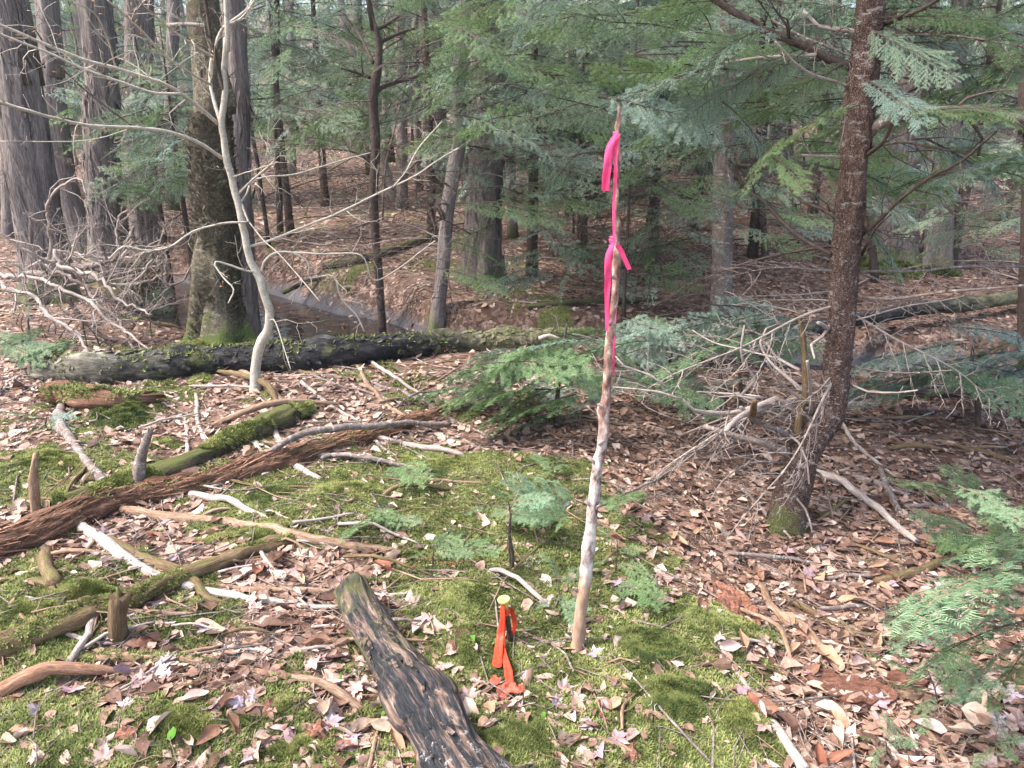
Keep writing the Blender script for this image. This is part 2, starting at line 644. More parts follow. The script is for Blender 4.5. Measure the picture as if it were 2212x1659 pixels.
def tube(g, pts, rad, sides=8, step=.05, rough=.08, ridge=0.0, knots=0, seed=0, mat=0, jag=0.0, wob=0.0, foot=0.0, raw=False):
    """a tapering, uneven limb; ridge gives lengthwise furrows, jag a broken end, foot a root flare"""
    pts = np.asarray(pts, float)
    rad = np.asarray(rad, float)
    if not raw:
        pts, rad = smooth_path(pts, rad, step)
    n = len(pts)
    r = np.random.default_rng(seed + 11)
    if wob:
        L = np.concatenate([[0], np.cumsum(np.linalg.norm(np.diff(pts, axis=0), axis=1))])
        w = np.stack([vnoise(L * 7 + 3.1 * k, L * 0 + seed * .37 + k) + .6 * vnoise(L * 24 + 5.1 * k, L * 0 + seed * .77 + k) for k in range(3)], 1)
        fade = np.minimum(1, np.minimum(np.arange(n), np.arange(n)[::-1]) / 3.0)
        pts = pts + w * wob * fade[:, None]
    T, U, W = frames(pts)
    L = np.concatenate([[0], np.cumsum(np.linalg.norm(np.diff(pts, axis=0), axis=1))])
    a = np.arange(sides) / sides * 2 * math.pi
    A, LL = np.meshgrid(a, L)
    R = rad[:, None] * np.ones_like(A)
    rm = max(rad.mean(), 1e-4)
    nz = vnoise(np.cos(A) * 2 + 5 + LL / rm * .35, np.sin(A) * 2 + LL / rm * .25 + seed, seed % 50)
    R = R * (1 + rough * 2 * nz)
    if ridge:
        f = vnoise(A * sides / 6.283 * .75 + 40 + 0.6 * vnoise(LL / rm * .8, A, 4), LL / rm * .13 + seed * .1, 3) + .6 * vnoise(A * sides / 6.283 * .5 + 80, LL / rm * .45, 6)
        # make it seamless
        bl = sstep(.0, .9, A) * sstep(2 * math.pi, 2 * math.pi - .9, A)
        R = R * (1 + ridge * 2 * f * bl)
    if foot:
        top = L[-1]
        ft = np.exp(-LL / (rm * 1.7))
        lob = .5 + .5 * np.cos(A * 4 + seed) + .3 * np.cos(A * 7 + seed * 2)
        R = R * (1 + foot * ft * lob)
    if knots:
        for k in range(knots):
            kl, ka = r.random() * L[-1], r.random() * 6.28
            dd = ((LL - kl) / (rm * 1.1)) ** 2 + (np.minimum(np.abs(A - ka), 6.283 - np.abs(A - ka)) / .6) ** 2
            R = R + rm * .45 * np.exp(-dd)
    LLj = np.zeros_like(LL)
    if jag:
        # the last ring breaks into splinters
        LLj[-1] = (r.random(sides) - .3) * jag * rm * 3
    V = pts[:, None, :] + R[..., None] * (np.cos(A)[..., None] * U[:, None, :] + np.sin(A)[..., None] * W[:, None, :]) + LLj[..., None] * T[:, None, :]
    V = V.reshape(-1, 3)
    i, j = np.meshgrid(np.arange(n - 1), np.arange(sides), indexing='ij')
    q = np.stack([i * sides + j, i * sides + (j + 1) % sides, (i + 1) * sides + (j + 1) % sides, (i + 1) * sides + j], -1).reshape(-1, 4)
    c0 = len(V)
    V = np.vstack([V, pts[0] - T[0] * rad[0] * .35, pts[-1] + T[-1] * rad[-1] * (.35 if not jag else -.2)])
    k = np.arange(sides)
    t0 = np.stack([np.full(sides, c0), (k + 1) % sides, k], 1)
    t1 = np.stack([np.full(sides, c0 + 1), (n - 1) * sides + k, (n - 1) * sides + (k + 1) % sides], 1)
    so = seed * 1.713 % 50
    bark = np.stack([np.cos(A) * R + so, np.sin(A) * R, LL], -1).reshape(-1, 3)
    bark = np.vstack([bark, [so, 0, 0], [so, 0, L[-1]]])
    along = np.concatenate([(LL / L[-1]).ravel(), [0, 1]])
    footv = np.concatenate([np.exp(-(LL / max(.22, rm * 2)) ** 1.5).ravel(), [1, 0]])
    g.add(V, T=np.vstack([t0, t1]), Q=q, mat=mat, bark=bark, along=along, foot=footv if foot else footv * 0)
    return pts, rad


def twigs_on(g, path, rad, n, length, seed, sides=4, mat=0, depth=1, up=.2, start=.25, spread=1.0):
    """side twigs, angular and thin, growing from a limb"""
    r = np.random.default_rng(seed)
    m = len(path)
    for k in range(n):
        t = start + (1 - start) * (k + r.random() * .8) / n
        i = int(min(m - 2, t * (m - 1)))
        d = path[i + 1] - path[i]
        d /= np.linalg.norm(d) + 1e-9
        s = r.normal(size=3)
        s -= d * np.dot(s, d)
        s /= np.linalg.norm(s) + 1e-9
        s[2] += up
        v = d * (.5 + .4 * r.random()) + s * spread
        v /= np.linalg.norm(v)
        Lk = length * (.4 + .8 * r.random()) * (1.1 - .5 * t)
        q = [path[i]]
        c = path[i].copy()
        ns = 4
        for jn in range(ns):
            v = v + r.normal(size=3) * .28
            v /= np.linalg.norm(v)
            c = c + v * Lk / ns
            q.append(c.copy())
        r0 = max(rad[i] * .5, .0012)
        rr = np.linspace(r0, .0009, ns + 1)
        pth, rd = tube(g, np.array(q), rr, sides, 1, 0, seed=seed + k, mat=mat, raw=True)
        if depth > 0:
            twigs_on(g, pth, rd, 3, Lk * .5, seed * 7 + k, 3, mat, depth - 1, up, .2, spread)


def px2path(pts, Y0=None, Y1=None, r0=4, r1=None, lift=0.0):
    """measured outline points -> a 3D path lying between its two real ends"""
    pts = [tuple(p) for p in pts]
    r1 = r0 if r1 is None else r1
    n = len(pts)
    cum = np.concatenate([[0], np.cumsum([math.dist(pts[i][:2], pts[i + 1][:2]) for i in range(n - 1)])])
    tt = cum / cum[-1]

    def endY(p, rp, Y):
        if Y is not None:
            return Y
        g0 = G(p[0], p[1])
        rm_ = rp / F * g0[1]
        return G(p[0], p[1], rm_ * .8 + lift)[1]
    a, b = endY(pts[0], r0, Y0), endY(pts[-1], r1, Y1)
    out, rad = [], []
    for p, t in zip(pts, tt):
        Y = a * (1 - t) + b * t
        q = P(p[0], p[1], Y)
        dist = np.linalg.norm(q - np.array([0, 0, CAMH]))
        rp = r0 * (1 - t) + r1 * t
        if len(p) > 2:
            rp = p[2]
        rm_ = rp / F * dist * .96
        if q[2] < th(q[0], q[1]) + rm_ * .4:
            q = G(p[0], p[1], rm_ * .7)
        out.append(q)
        rad.append(rm_)
    return np.array(out), np.array(rad)


def shift(g, base):
    b = np.asarray(base, float)
    g.V = [v - b for v in g.V]


def mesh_thing(g, name, mats, label, cat, base, group=None, smooth=True):
    """a thing that is one mesh, its origin at its base"""
    shift(g, base)
    o = link(name, g.mesh(name, mats, smooth), None, Vector([float(v) for v in base]))
    return tag(o, label, cat, group)


def part(g, name, mats, parent, base, smooth=True):
    shift(g, base)
    return link(name, g.mesh(name, mats, smooth), parent)


# ------------------------------------------------------------------ moss mask
MOSS_E = [(270, 885, 100, 40, 1), (1430, 1460, 130, 120, 1), (1010, 1300, 110, 40, .9), (1050, 1400, 90, 60, .9), (1540, 1370, 130, 70, .8),
          (1600, 1560, 70, 60, .9), (400, 1570, 170, 70, 1), (650, 1620, 140, 60, 1), (1180, 1590, 160, 60, .9), (120, 1330, 150, 60, .9),
          (760, 1060, 200, 55, .8), (1050, 1010, 200, 40, .7), (700, 1150, 200, 40, .7), (60, 1000, 120, 50, .8), (120, 1060, 110, 40, .8),
          (300, 1010, 140, 20, .7), (450, 860, 100, 20, .5), (620, 1480, 60, 30, .8), (80, 1600, 120, 60, .9), (860, 1390, 100, 60, .6),
          (440, 745, 80, 14, 1), (540, 745, 60, 14, 1), (1200, 660, 160, 26, .7), (1380, 640, 160, 40, .55), (1950, 550, 120, 40, .8), (1060, 590, 70, 20, .9),
          (800, 575, 200, 26, .5), (1900, 900, 160, 25, .6), (1320, 1180, 160, 100, .55), (880, 980, 80, 14, .6), (1100, 1130, 200, 70, .7)]
_me = []
for px, py, rx, ry, w in MOSS_E:
    c = G(px, py)
    ex = G(px + rx, py)
    a = G(px, py - ry)
    b = G(px, py + ry)
    _me.append((c[0], c[1], abs(ex[0] - c[0]), max(.05, abs(a[1] - b[1]) / 2), w))


def mossmask(x, y):
    x = np.asarray(x, float)
    y = np.asarray(y, float)
    n = fbm(x * 2.6, y * 2.6, 31, 4)
    n2 = fbm(x * 9, y * 9, 37, 3)
    n3 = fbm(x * 24, y * 24, 41, 2)
    b = .02 + .85 * n + .55 * n2 + .35 * n3
    right = sstep(.30, .85, x + .12 * (y - 1.5) * 0 + .2 * n)
    b = b + .28 * (1 - right) * sstep(3.6, 3.0, y) - .22 * sstep(3.1, 3.8, y) - .5 * right * sstep(1.5, 2.2, y) - .22 * right
    for cx, cy_, rx, ry, w in _me:
        d = ((x - cx) / rx) ** 2 + ((y - cy_) / ry) ** 2
        b = b + w * .75 * np.exp(-d * .9) * (1 + .3 * n2)
    return sstep(.10, .42, b)


# ------------------------------------------------------------------ the setting: forest floor, stream
def axis(lo, hi, near, step, grow):
    c = [near]
    s = step
    while c[-1] < hi:
        c.append(c[-1] + s)
        if c[-1] > near + 4.5:
            s *= grow
    d = [near]
    s = step
    while d[-1] > lo:
        d.append(d[-1] - s)
        if d[-1] < near - 2.5:
            s *= grow
    return np.array(sorted(set(d + c)))


xs = axis(-130, 130, -.5, .028, 1.035)
ys = axis(-40, 170, 3.2, .028, 1.035)
X, Y = np.meshgrid(xs, ys)
mk = mossmask(X.ravel(), Y.ravel())
Z = terrain(X.ravel(), Y.ravel()) + .012 * mk * (Y.ravel() < 8)
sd = stream_d(X.ravel(), Y.ravel())
mud = sstep(-.20, -.30, Z + .10 * vnoise(X.ravel() * 5, Y.ravel() * 5, 8)) * (Y.ravel() > 3)
g = Geo()
ny, nx = X.shape
i, j = np.meshgrid(np.arange(ny - 1), np.arange(nx - 1), indexing='ij')
q = np.stack([i * nx + j, i * nx + j + 1, (i + 1) * nx + j + 1, (i + 1) * nx + j], -1).reshape(-1, 4)
g.add(np.stack([X.ravel(), Y.ravel(), Z], 1), Q=q, moss=mk * (1 - mud), mud=mud)
o = link('ground', g.mesh('ground', M['ground']))
tag(o, 'forest floor of brown leaf litter and humus with mossy patches', kind='structure')

g = Geo()
wx = np.linspace(-9, 14, 60)
wy = np.linspace(3.5, 13, 40)
X, Y = np.meshgrid(wx, wy)
i, j = np.meshgrid(np.arange(39), np.arange(59), indexing='ij')
q = np.stack([i * 60 + j, i * 60 + j + 1, (i + 1) * 60 + j + 1, (i + 1) * 60 + j], -1).reshape(-1, 4)
Vw = np.stack([X.ravel(), Y.ravel(), np.full(X.size, -.36)], 1)
dq = stream_d(Vw[:, 0], Vw[:, 1])
q = q[(dq[q] < 2.2).all(1)]
g.add(Vw, Q=q)
o = link('stream_water', g.mesh('stream_water', M['water']))
tag(o, 'dark still stream water behind the long fallen log', kind='structure')


# ------------------------------------------------------------------ hemlock bough prototypes
def make_spray(seed, fine, mats, L=1.0, sparse=0.0, near=False, big=False, bare=False):
    """a flat hemlock bough along +X: main twig, side twigs, subtwigs, rows of short needles"""
    r = np.random.default_rng(seed)
    g = Geo()
    seg = []       # (start, end, outward normal noise)
    nm = 18
    xsn = np.linspace(0, 1, nm)
    bend = r.normal() * .10
    droop = .14 + .12 * r.random()
    main = np.stack([xsn * L, bend * xsn ** 2 * L + .012 * np.sin(xsn * 9 + seed), (-droop * xsn ** 2.2 + .04 * xsn) * L], 1)
    tube(g, main, np.linspace(.0075, .0012, nm), 4, 1, .1, seed=seed, raw=True)
    for k in range(nm - 1):
        if k > nm * .55:
            seg.append((main[k], main[k + 1]))
    nt = 14 if big else 17 if near else 28 if fine else 22
    side = 1
    for k in range(nt):
        t = .08 + .9 * (k + r.random() * .7) / nt
        side = -side
        if r.random() < sparse * (1.2 - t):
            continue
        p = np.array([np.interp(t, xsn, main[:, c]) for c in range(3)])
        ln = L * (.10 + .34 * math.sin(min(1, t * 1.5) * math.pi * .5) * (1 - t) ** .75) * (.65 + .6 * r.random())
        ang = math.radians(48 + 18 * r.random()) * side
        v = np.array([math.cos(ang), math.sin(ang), .05 * r.normal()])
        pts = [p]
        ns = 6
        for s in range(ns):
            v = v + np.array([.07, -.03 * side, -.075]) + r.normal(size=3) * .07
            v /= np.linalg.norm(v)
            pts.append(pts[-1] + v * ln / ns)
        pts = np.array(pts)
        tube(g, pts, np.linspace(.003, .0009, ns + 1), 3, 1, 0, seed=k, raw=True)
        for s in range(ns):
            seg.append((pts[s], pts[s + 1]))
        n2 = max(2, int(ln / (.075 if big else .05 if near else .026 if fine else .034)))
        s2 = 1
        for m in range(n2):
            u = .12 + .85 * (m + .5 * r.random()) / n2
            s2 = -s2
            q = np.array([np.interp(u * ns, np.arange(ns + 1), pts[:, c]) for c in range(3)])
            d = pts[min(ns, int(u * ns) + 1)] - pts[int(u * ns)]
            d /= np.linalg.norm(d) + 1e-9
            perp = np.cross([0, 0, 1.0], d)
            v2 = d * .72 + perp * .7 * s2 + np.array([0, 0, -.12 + .12 * r.normal()])
            v2 /= np.linalg.norm(v2)
            l2 = ((.08 if big else .05 if near else .025) + .36 * ln * (1 - u)) * (.6 + .6 * r.random())
            e = q + v2 * l2 + np.array([0, 0, -.12 * l2])
            mid = (q + e) / 2 + np.array([0, 0, .06 * l2])
            seg.append((q, mid))
            seg.append((mid, e))
    if bare:
        rb_ = np.random.default_rng(seed)
        for (a_, b_) in seg[::1]:
            if rb_.random() < .55:
                m_ = (a_ + b_) / 2 + rb_.normal(size=3) * .006
                tube(g, np.array([a_, m_, b_ + rb_.normal(size=3) * .006]), [.0022, .0018, .0011], 3, 1, 0, raw=True)
        return g.mesh('dead_bough', mats)
    A = np.array([s[0] for s in seg])
    B = np.array([s[1] for s in seg])
    D = B - A
    LN = np.linalg.norm(D, axis=1)
    sp = .0115 if big else .0085 if near else .0042 if fine else .0105
    cnt = np.maximum(1, (LN / sp).astype(int))
    idx = np.repeat(np.arange(len(seg)), cnt)
    within = np.concatenate([np.arange(c) / c for c in cnt])
    d = D[idx] / (LN[idx][:, None] + 1e-9)
    base = A[idx] + D[idx] * within[:, None]
    perp = np.cross(np.array([0, 0, 1.0]), d)
    perp /= np.linalg.norm(perp, axis=1)[:, None] + 1e-9
    up = np.cross(d, perp)
    for sgn in (1, -1):
        N = len(base)
        nl = (.038 if big else .029 if near else .0125 if fine else .019) * (.7 + .6 * r.random(N))
        nw = (.0036 if big else .0030 if near else .0013 if fine else .0036) * (.8 + .4 * r.random(N))
        v = perp * sgn + d * (.35 + .25 * r.random(N))[:, None] + up * (.18 * r.normal(size=N) - .05)[:, None]
        v /= np.linalg.norm(v, axis=1)[:, None]
        b0 = base - d * nw[:, None]
        b1 = base + d * nw[:, None]
        tip = base + v * nl[:, None]
        rnd = np.clip(.5 + .25 * r.normal(size=N) + .25 * (base[:, 0] / L - .5), 0, 1)
        if fine:
            m0 = base + v * nl[:, None] * .75 - d * nw[:, None] * .8
            m1 = base + v * nl[:, None] * .75 + d * nw[:, None] * .8
            V = np.stack([b0, b1, m1, tip, m0], 1).reshape(-1, 3)
            k = np.arange(N) * 5
            g.add(V, T=np.stack([m * 0 + k + a for m, a in [(k, 2), (k, 3), (k, 4)]], 1), Q=np.stack([k, k + 1, k + 2, k + 4], 1), mat=1, rnd=np.repeat(rnd, 5))
        else:
            V = np.stack([b0, b1, tip], 1).reshape(-1, 3)
            k = np.arange(N) * 3
            g.add(V, T=np.stack([k, k + 1, k + 2], 1), mat=1, rnd=np.repeat(rnd, 3))
    return g.mesh('hemlock_bough', mats, smooth=False)


FINE = [make_spray(100 + k, True, [M['darktwig'], M['needle_blue' if k % 2 else 'needle']]) for k in range(4)]
NEAR = [make_spray(120 + k, True, [M['darktwig'], M['needle_blue' if k % 2 else 'needle_mid']], near=True) for k in range(4)]
BIG = [make_spray(180 + k, True, [M['darktwig'], M['needle_mid' if k % 2 else 'needle_fresh']], near=True, big=True) for k in range(4)]
BIGF = [make_spray(190 + k, True, [M['tan'], M['needle_pale']], near=True, big=True) for k in range(3)]
BARE = [make_spray(300 + k, False, [M['grey' if k % 2 else 'darktwig']], near=True, bare=True, sparse=.15) for k in range(4)]
BAREP = [make_spray(310 + k, False, [M['pale']], near=True, bare=True, sparse=.2) for k in range(3)]
NEARF = [make_spray(160 + k, True, [M['darktwig'], M['needle_fresh']], near=True) for k in range(3)]
FRESH = [make_spray(140 + k, True, [M['darktwig'], M['needle_fresh']]) for k in range(3)]
FAR = [make_spray(200 + k, False, [M['darktwig'], M['needle']], sparse=.25 * (k % 2)) for k in range(5)]
FAR += [make_spray(230 + k, False, [M['darktwig'], M['needle_blue']], sparse=.2) for k in range(3)]
FARF = [make_spray(250 + k, False, [M['darktwig'], M['needle_fresh']], sparse=.1) for k in range(3)]


def bough(parent, base, a, b, kind='far', roll=0.0, k=None, wscale=1.0, name='bough'):
    """one bough from a to b (world points) under the thing whose base is `base`"""
    lst = {'far': FAR, 'fine': FINE, 'fresh': FRESH, 'farf': FARF, 'near': NEAR, 'nearf': NEARF, 'big': BIG, 'bigf': BIGF, 'bare': BARE, 'barep': BAREP}[kind]
    me = lst[random.randrange(len(lst)) if k is None else k % len(lst)]
    a = Vector([float(v) for v in a])
    b = Vector([float(v) for v in b])
    d = b - a
    L = d.length
    x = d.normalized()
    # the spray's tip hangs below its own x axis, so lift the axis a little
    z = Vector((0, 0, 1)) - x * x.z
    if z.length < .05:
        z = Vector((0, 1, 0))
    z.normalize()
    y = z.cross(x)
    R = Matrix((x, y, z)).transposed()
    R = R @ Matrix.Rotation(roll, 3, 'X')
    S = Matrix.Diagonal((L, L * wscale, L))
    m = (R @ S).to_4x4()
    m.translation = a - Vector([float(v) for v in base])
    o = bpy.data.objects.new(name, me)
    COL.objects.link(o)
    o.parent = parent
    o.matrix_local = m
    return o


def shoots(parent, base, trunk_pts, n, z0, z1, reach, kind='far', seed=0, rise=.05, rollsd=.35, wsc=1.0, top=None, taper=.75, azim=None, bias=None):
    """boughs whorled up a stem"""
    r = np.random.default_rng(seed)
    tp = np.asarray(trunk_pts)
    az = r.random() * 6.28
    for k in range(n):
        t = (k + .5 * r.random()) / n
        z = z0 + (z1 - z0) * t
        p = np.array([np.interp(z, tp[:, 2], tp[:, c]) for c in range(3)])
        az += 2.4 + r.normal() * .35
        a_ = az if bias is None else bias[0] + (az % 6.283 - 3.14) * bias[1]
        L = reach * (1 - t) ** taper * (.65 + .5 * r.random()) + .12
        sl = rise + .12 * r.normal()
        v = np.array([math.sin(a_), math.cos(a_), sl])
        bough(parent, base, p, p + v * L, kind if r.random() < .8 else 'farf', r.normal() * rollsd, wscale=wsc)


# ------------------------------------------------------------------ loose bark
def flakes(parent, base, path, rad, n, ln, wd, lift, mat, seed, i0=0.0, i1=1.0, name='bark_flakes', amin=None, curl=.3, along=True):
    """loose plates, strips or splinters standing proud of a trunk or log"""
    r_ = np.random.default_rng(seed)
    m = len(path)
    f = (i0 + (i1 - i0) * r_.random(n)) * (m - 1)
    i = np.minimum(f.astype(int), m - 2)
    t = (f - i)[:, None]
    c = path[i] * (1 - t) + path[i + 1] * t
    T, U, W = frames(path)
    a = r_.random(n) * 6.283
    N = U[i] * np.cos(a)[:, None] + W[i] * np.sin(a)[:, None]
    S = np.cross(T[i], N)
    rr_ = rad[i] * (1 - t[:, 0]) + rad[i + 1] * t[:, 0]
    L = ln * r_.uniform(.4, 1.3, n)
    B = wd * r_.uniform(.5, 1.3, n)
    yaw = r_.normal(size=n) * .18
    D = T[i] * np.cos(yaw)[:, None] + S * np.sin(yaw)[:, None]
    E = np.cross(N, D)
    lf = lift * r_.uniform(.2, 1.4, n)
    C = c + N * (rr_ * 1.01)[:, None]
    V = []
    for (u, v, h) in ((-1, -1, 0), (-1, 1, 0), (-.2, 1.1, .35), (-.2, -.9, .35), (1, .7, 1), (1, -.8, 1)):
        V.append(C + D * (u * L / 2)[:, None] + E * (v * B / 2 * (1 + .3 * r_.normal(size=n)))[:, None] + N * (lf * (h + .15 * r_.normal(size=n)) - (abs(v) * B * curl * .4))[:, None])
    V = np.stack(V, 1).reshape(-1, 3)
    k = np.arange(n) * 6
    Q = np.vstack([np.stack([k, k + 1, k + 2, k + 3], 1), np.stack([k + 3, k + 2, k + 4, k + 5], 1)])
    bark = np.repeat(np.stack([np.cos(a) * rr_ + r_.random(n) * 3, np.sin(a) * rr_, f * .05 + r_.random(n) * 3], 1), 6, 0) + (V - np.repeat(C, 6, 0)) @ np.array([[1, 0, 0], [0, 1, 0], [0, 0, 1.0]])
    al = np.repeat(f / (m - 1), 6)
    g = Geo()
    g.add(V, Q=Q, bark=bark, along=al, foot=np.repeat(np.where(f < 0, 0, 0), 6))
    o = part(g, name, mat, parent, base, False)
    o['kind'] = 'stuff'
    return o


# ------------------------------------------------------------------ trees
def trunk_tree(name, label, pts, mat, Y=None, group=None, sides=26, ridge=.10, rough=.06, foot=.35, extend=8.0, cat='tree', lean_Y=0.0, moss=None, wob=0.0, knots=0, seed=1, step=.16, rscale=None):
    """pts: measured (px, py, radius px) from the foot upward; goes on above the picture with the same taper"""
    base = G(pts[0][0], pts[0][1]) if Y is None else None
    if Y is None:
        Y = base[1]
    P3, R = [], []
    for i, (px, py, rp) in enumerate(pts):
        yy = Y + lean_Y * i / max(1, len(pts) - 1)
        q = P(px, py, yy)
        P3.append(q)
        R.append(rp / F * np.linalg.norm(q - np.array([0, 0, CAMH])) * (.9 if rscale is None else rscale))
    P3, R = np.array(P3), np.array(R)
    gz = th(P3[0][0], P3[0][1])
    if P3[0][2] > gz - .05:          # sink the foot into the ground
        d = P3[0] - P3[1]
        d /= np.linalg.norm(d)
        k = (P3[0][2] - gz + .08) / max(.2, -d[2])
        P3 = np.vstack([P3[0] + d * min(k, 1.5), P3[1:]]) if k < .3 else np.vstack([P3[0] + d * min(k, 2.5), P3])
        if len(P3) > len(R):
            R = np.concatenate([[R[0] * 1.05], R])
    if extend:
        d = P3[-1] - P3[-2]
        d /= np.linalg.norm(d)
        d = d * .55 + np.array([0, 0, .45])
        d /= np.linalg.norm(d)
        P3 = np.vstack([P3, P3[-1] + d * extend])
        R = np.concatenate([R, [R[-1] * max(.25, 1 - extend / 14)]])
    base = np.array([P3[0][0], P3[0][1], th(P3[0][0], P3[0][1])])
    root = thing(name, label, cat, base, group)
    g = Geo()
    path, rad = tube(g, P3, R, sides, step, rough, ridge, knots, seed, foot=foot, wob=wob)
    part(g, 'trunk', mat, root, base)
    return root, base, path, rad


def limb(root, base, pts, Y0, Y1, r0, r1, mat, name='branch', sides=6, tw=0, twl=.2, seed=1, rough=.1, wob=.0, step=.06, tseed=None, depth=1, knots=0, label=None, spread=1.0, twmat=None, up=.2):
    """a limb measured in the picture, with real distances at its two ends"""
    P3, R = [], []
    n = len(pts)
    cum = np.concatenate([[0], np.cumsum([math.dist(pts[i][:2], pts[i + 1][:2]) for i in range(n - 1)])])
    for p, c in zip(pts, cum):
        t = c / cum[-1]
        q = P(p[0], p[1], Y0 * (1 - t) + Y1 * t)
        P3.append(q)
        R.append((r0 * (1 - t) + r1 * t) / F * np.linalg.norm(q - np.array([0, 0, CAMH])))
    g = Geo()
    path, rad = tube(g, np.array(P3), np.array(R), sides, step, rough, 0, knots, seed, wob=wob)
    if tw:
        twigs_on(g, path, rad, tw, twl, seed * 31 + 5, 3, 0, depth, up, .15, spread)
    o = part(g, name, mat, root, base)
    if label:
        o['label'] = label
    return path


c3 = lambda p: (p[0], p[1], p[2])

# ---- the crooked hemlock on the right
HT = [(1694, 1142, 44), (1702, 1108, 38), (1705, 1086, 36), (1722, 1036, 32), (1735, 986, 31), (1757, 938, 35), (1785, 903, 33), (1800, 853, 28), (1808, 786, 27.5),
      (1818, 686, 27), (1826, 553, 28), (1840, 433, 27), (1846, 333, 26), (1852, 283, 28), (1856, 200, 27), (1874, 100, 27), (1882, 0, 27)]
HY = G(1694, 1142)[1]
hem, hb, hpath, hrad = trunk_tree('hemlock_tree', 'crooked hemlock with reddish scaly bark kinking near its foot on the right', HT, M['hemlock'], rscale=.94, lean_Y=.25, sides=30, ridge=.05, rough=.09, foot=.35, extend=7, knots=9, seed=4, step=.03)


def HYa(py):       # distance of the hemlock's stem at that height in the picture
    return HY + .25 * np.interp(-py, [-p[1] for p in HT], np.arange(len(HT)) / (len(HT) - 1))


limb(hem, hb, [(1730, 955), (1722, 925), (1727, 890), (1741, 850), (1738, 790), (1735, 730), (1726, 672)], HY + .05, HY + .12, 9, 4.5, M['brown'], 'dead_stem', 10, seed=3, label='thin broken dead stem rising beside the trunk')
limb(hem, hb, [(1870, 296), (1884, 278), (1908, 264), (1975, 247), (2060, 238), (2118, 238), (2230, 262)], HYa(290), HYa(290) - .25, 11, 6.5, M['grey'], 'branch', 10, tw=6, twl=.25, seed=5, knots=5)
limb(hem, hb, [(1846, 148), (1818, 137), (1788, 127), (1748, 103), (1705, 87), (1648, 63), (1628, 47), (1592, 30), (1545, 0), (1500, -30)], HYa(140), HYa(140) + .1, 8, 5.5, M['darktwig'], 'branch', 8, tw=8, twl=.25, seed=6, knots=5)
for k, (pts, dY, r0, r1, mt, tw) in enumerate([
        ([(1858, 345), (1905, 310), (1925, 273), (1932, 240)], -.25, 4.5, 3, 'darktwig', 2),
        ([(1858, 72), (1825, 63), (1768, 57), (1735, 23)], .1, 5, 3, 'pale', 3),
        ([(1850, 125), (1795, 103), (1752, 87), (1702, 63), (1665, 40)], .2, 3.2, 2, 'grey', 4),
        ([(1838, 188), (1795, 173), (1758, 163), (1718, 137), (1675, 90)], -.3, 3.2, 2, 'pale', 3),
        ([(1762, 118), (1708, 120), (1635, 125), (1555, 137)], .35, 3.6, 2.4, 'pale', 3),
        ([(1872, 322), (1942, 307), (2008, 317), (2092, 333)], -.3, 2.6, 1.6, 'darktwig', 4),
        ([(1812, 474), (1775, 450), (1735, 437), (1702, 403), (1672, 387)], .3, 4, 2.5, 'darktwig', 4),
        ([(1795, 548), (1735, 517), (1688, 477), (1648, 433), (1615, 407), (1575, 357)], .5, 4.2, 3, 'darktwig', 6),
        ([(1862, 507), (1905, 470), (1942, 433), (2008, 383), (2075, 350), (2152, 283)], -.5, 4.2, 2, 'darktwig', 6),
        ([(1862, 550), (1892, 493), (1925, 463)], -.2, 3.2, 1.8, 'darktwig', 3),
        ([(1822, 340), (1775, 337), (1732, 335)], -.2, 3.4, 2, 'pale', 2),
        ([(2085, 247), (2108, 277), (2122, 300), (2112, 337)], .0, 3.2, 1.6, 'darktwig', 2),
        ([(1872, 203), (1905, 190), (1958, 180)], -.2, 3.4, 2, 'darktwig', 2),
        ([(1870, 165), (1908, 157), (1975, 173)], .3, 2.6, 1.6, 'grey', 2),
        ([(1852, 640), (1925, 646), (2042, 630), (2142, 623), (2215, 616)], -.3, 3.5, 2.4, 'grey', 4),
        ([(1858, 586), (1988, 585), (2075, 576), (2212, 576)], .4, 2.8, 1.8, 'grey', 3),
        ([(1835, 790), (1888, 800), (1955, 806), (2055, 800)], -.2, 2.2, 1.4, 'grey', 2),
        ([(1832, 826), (1875, 846), (1942, 848), (1982, 843)], -.3, 2.4, 1.6, 'pale', 2),
        ([(1905, 55), (1990, 20), (2070, -30)], -.3, 4, 3, 'darktwig', 3),
        ([(1866, 240), (1930, 215), (2050, 160), (2190, 120)], .4, 2.5, 1.5, 'darktwig', 4)]):
    y0 = HYa(pts[0][1])
    limb(hem, hb, pts, y0, y0 + dY, r0, r1, M[mt], 'branch', 6, tw=tw, twl=.22, seed=60 + k, knots=3)

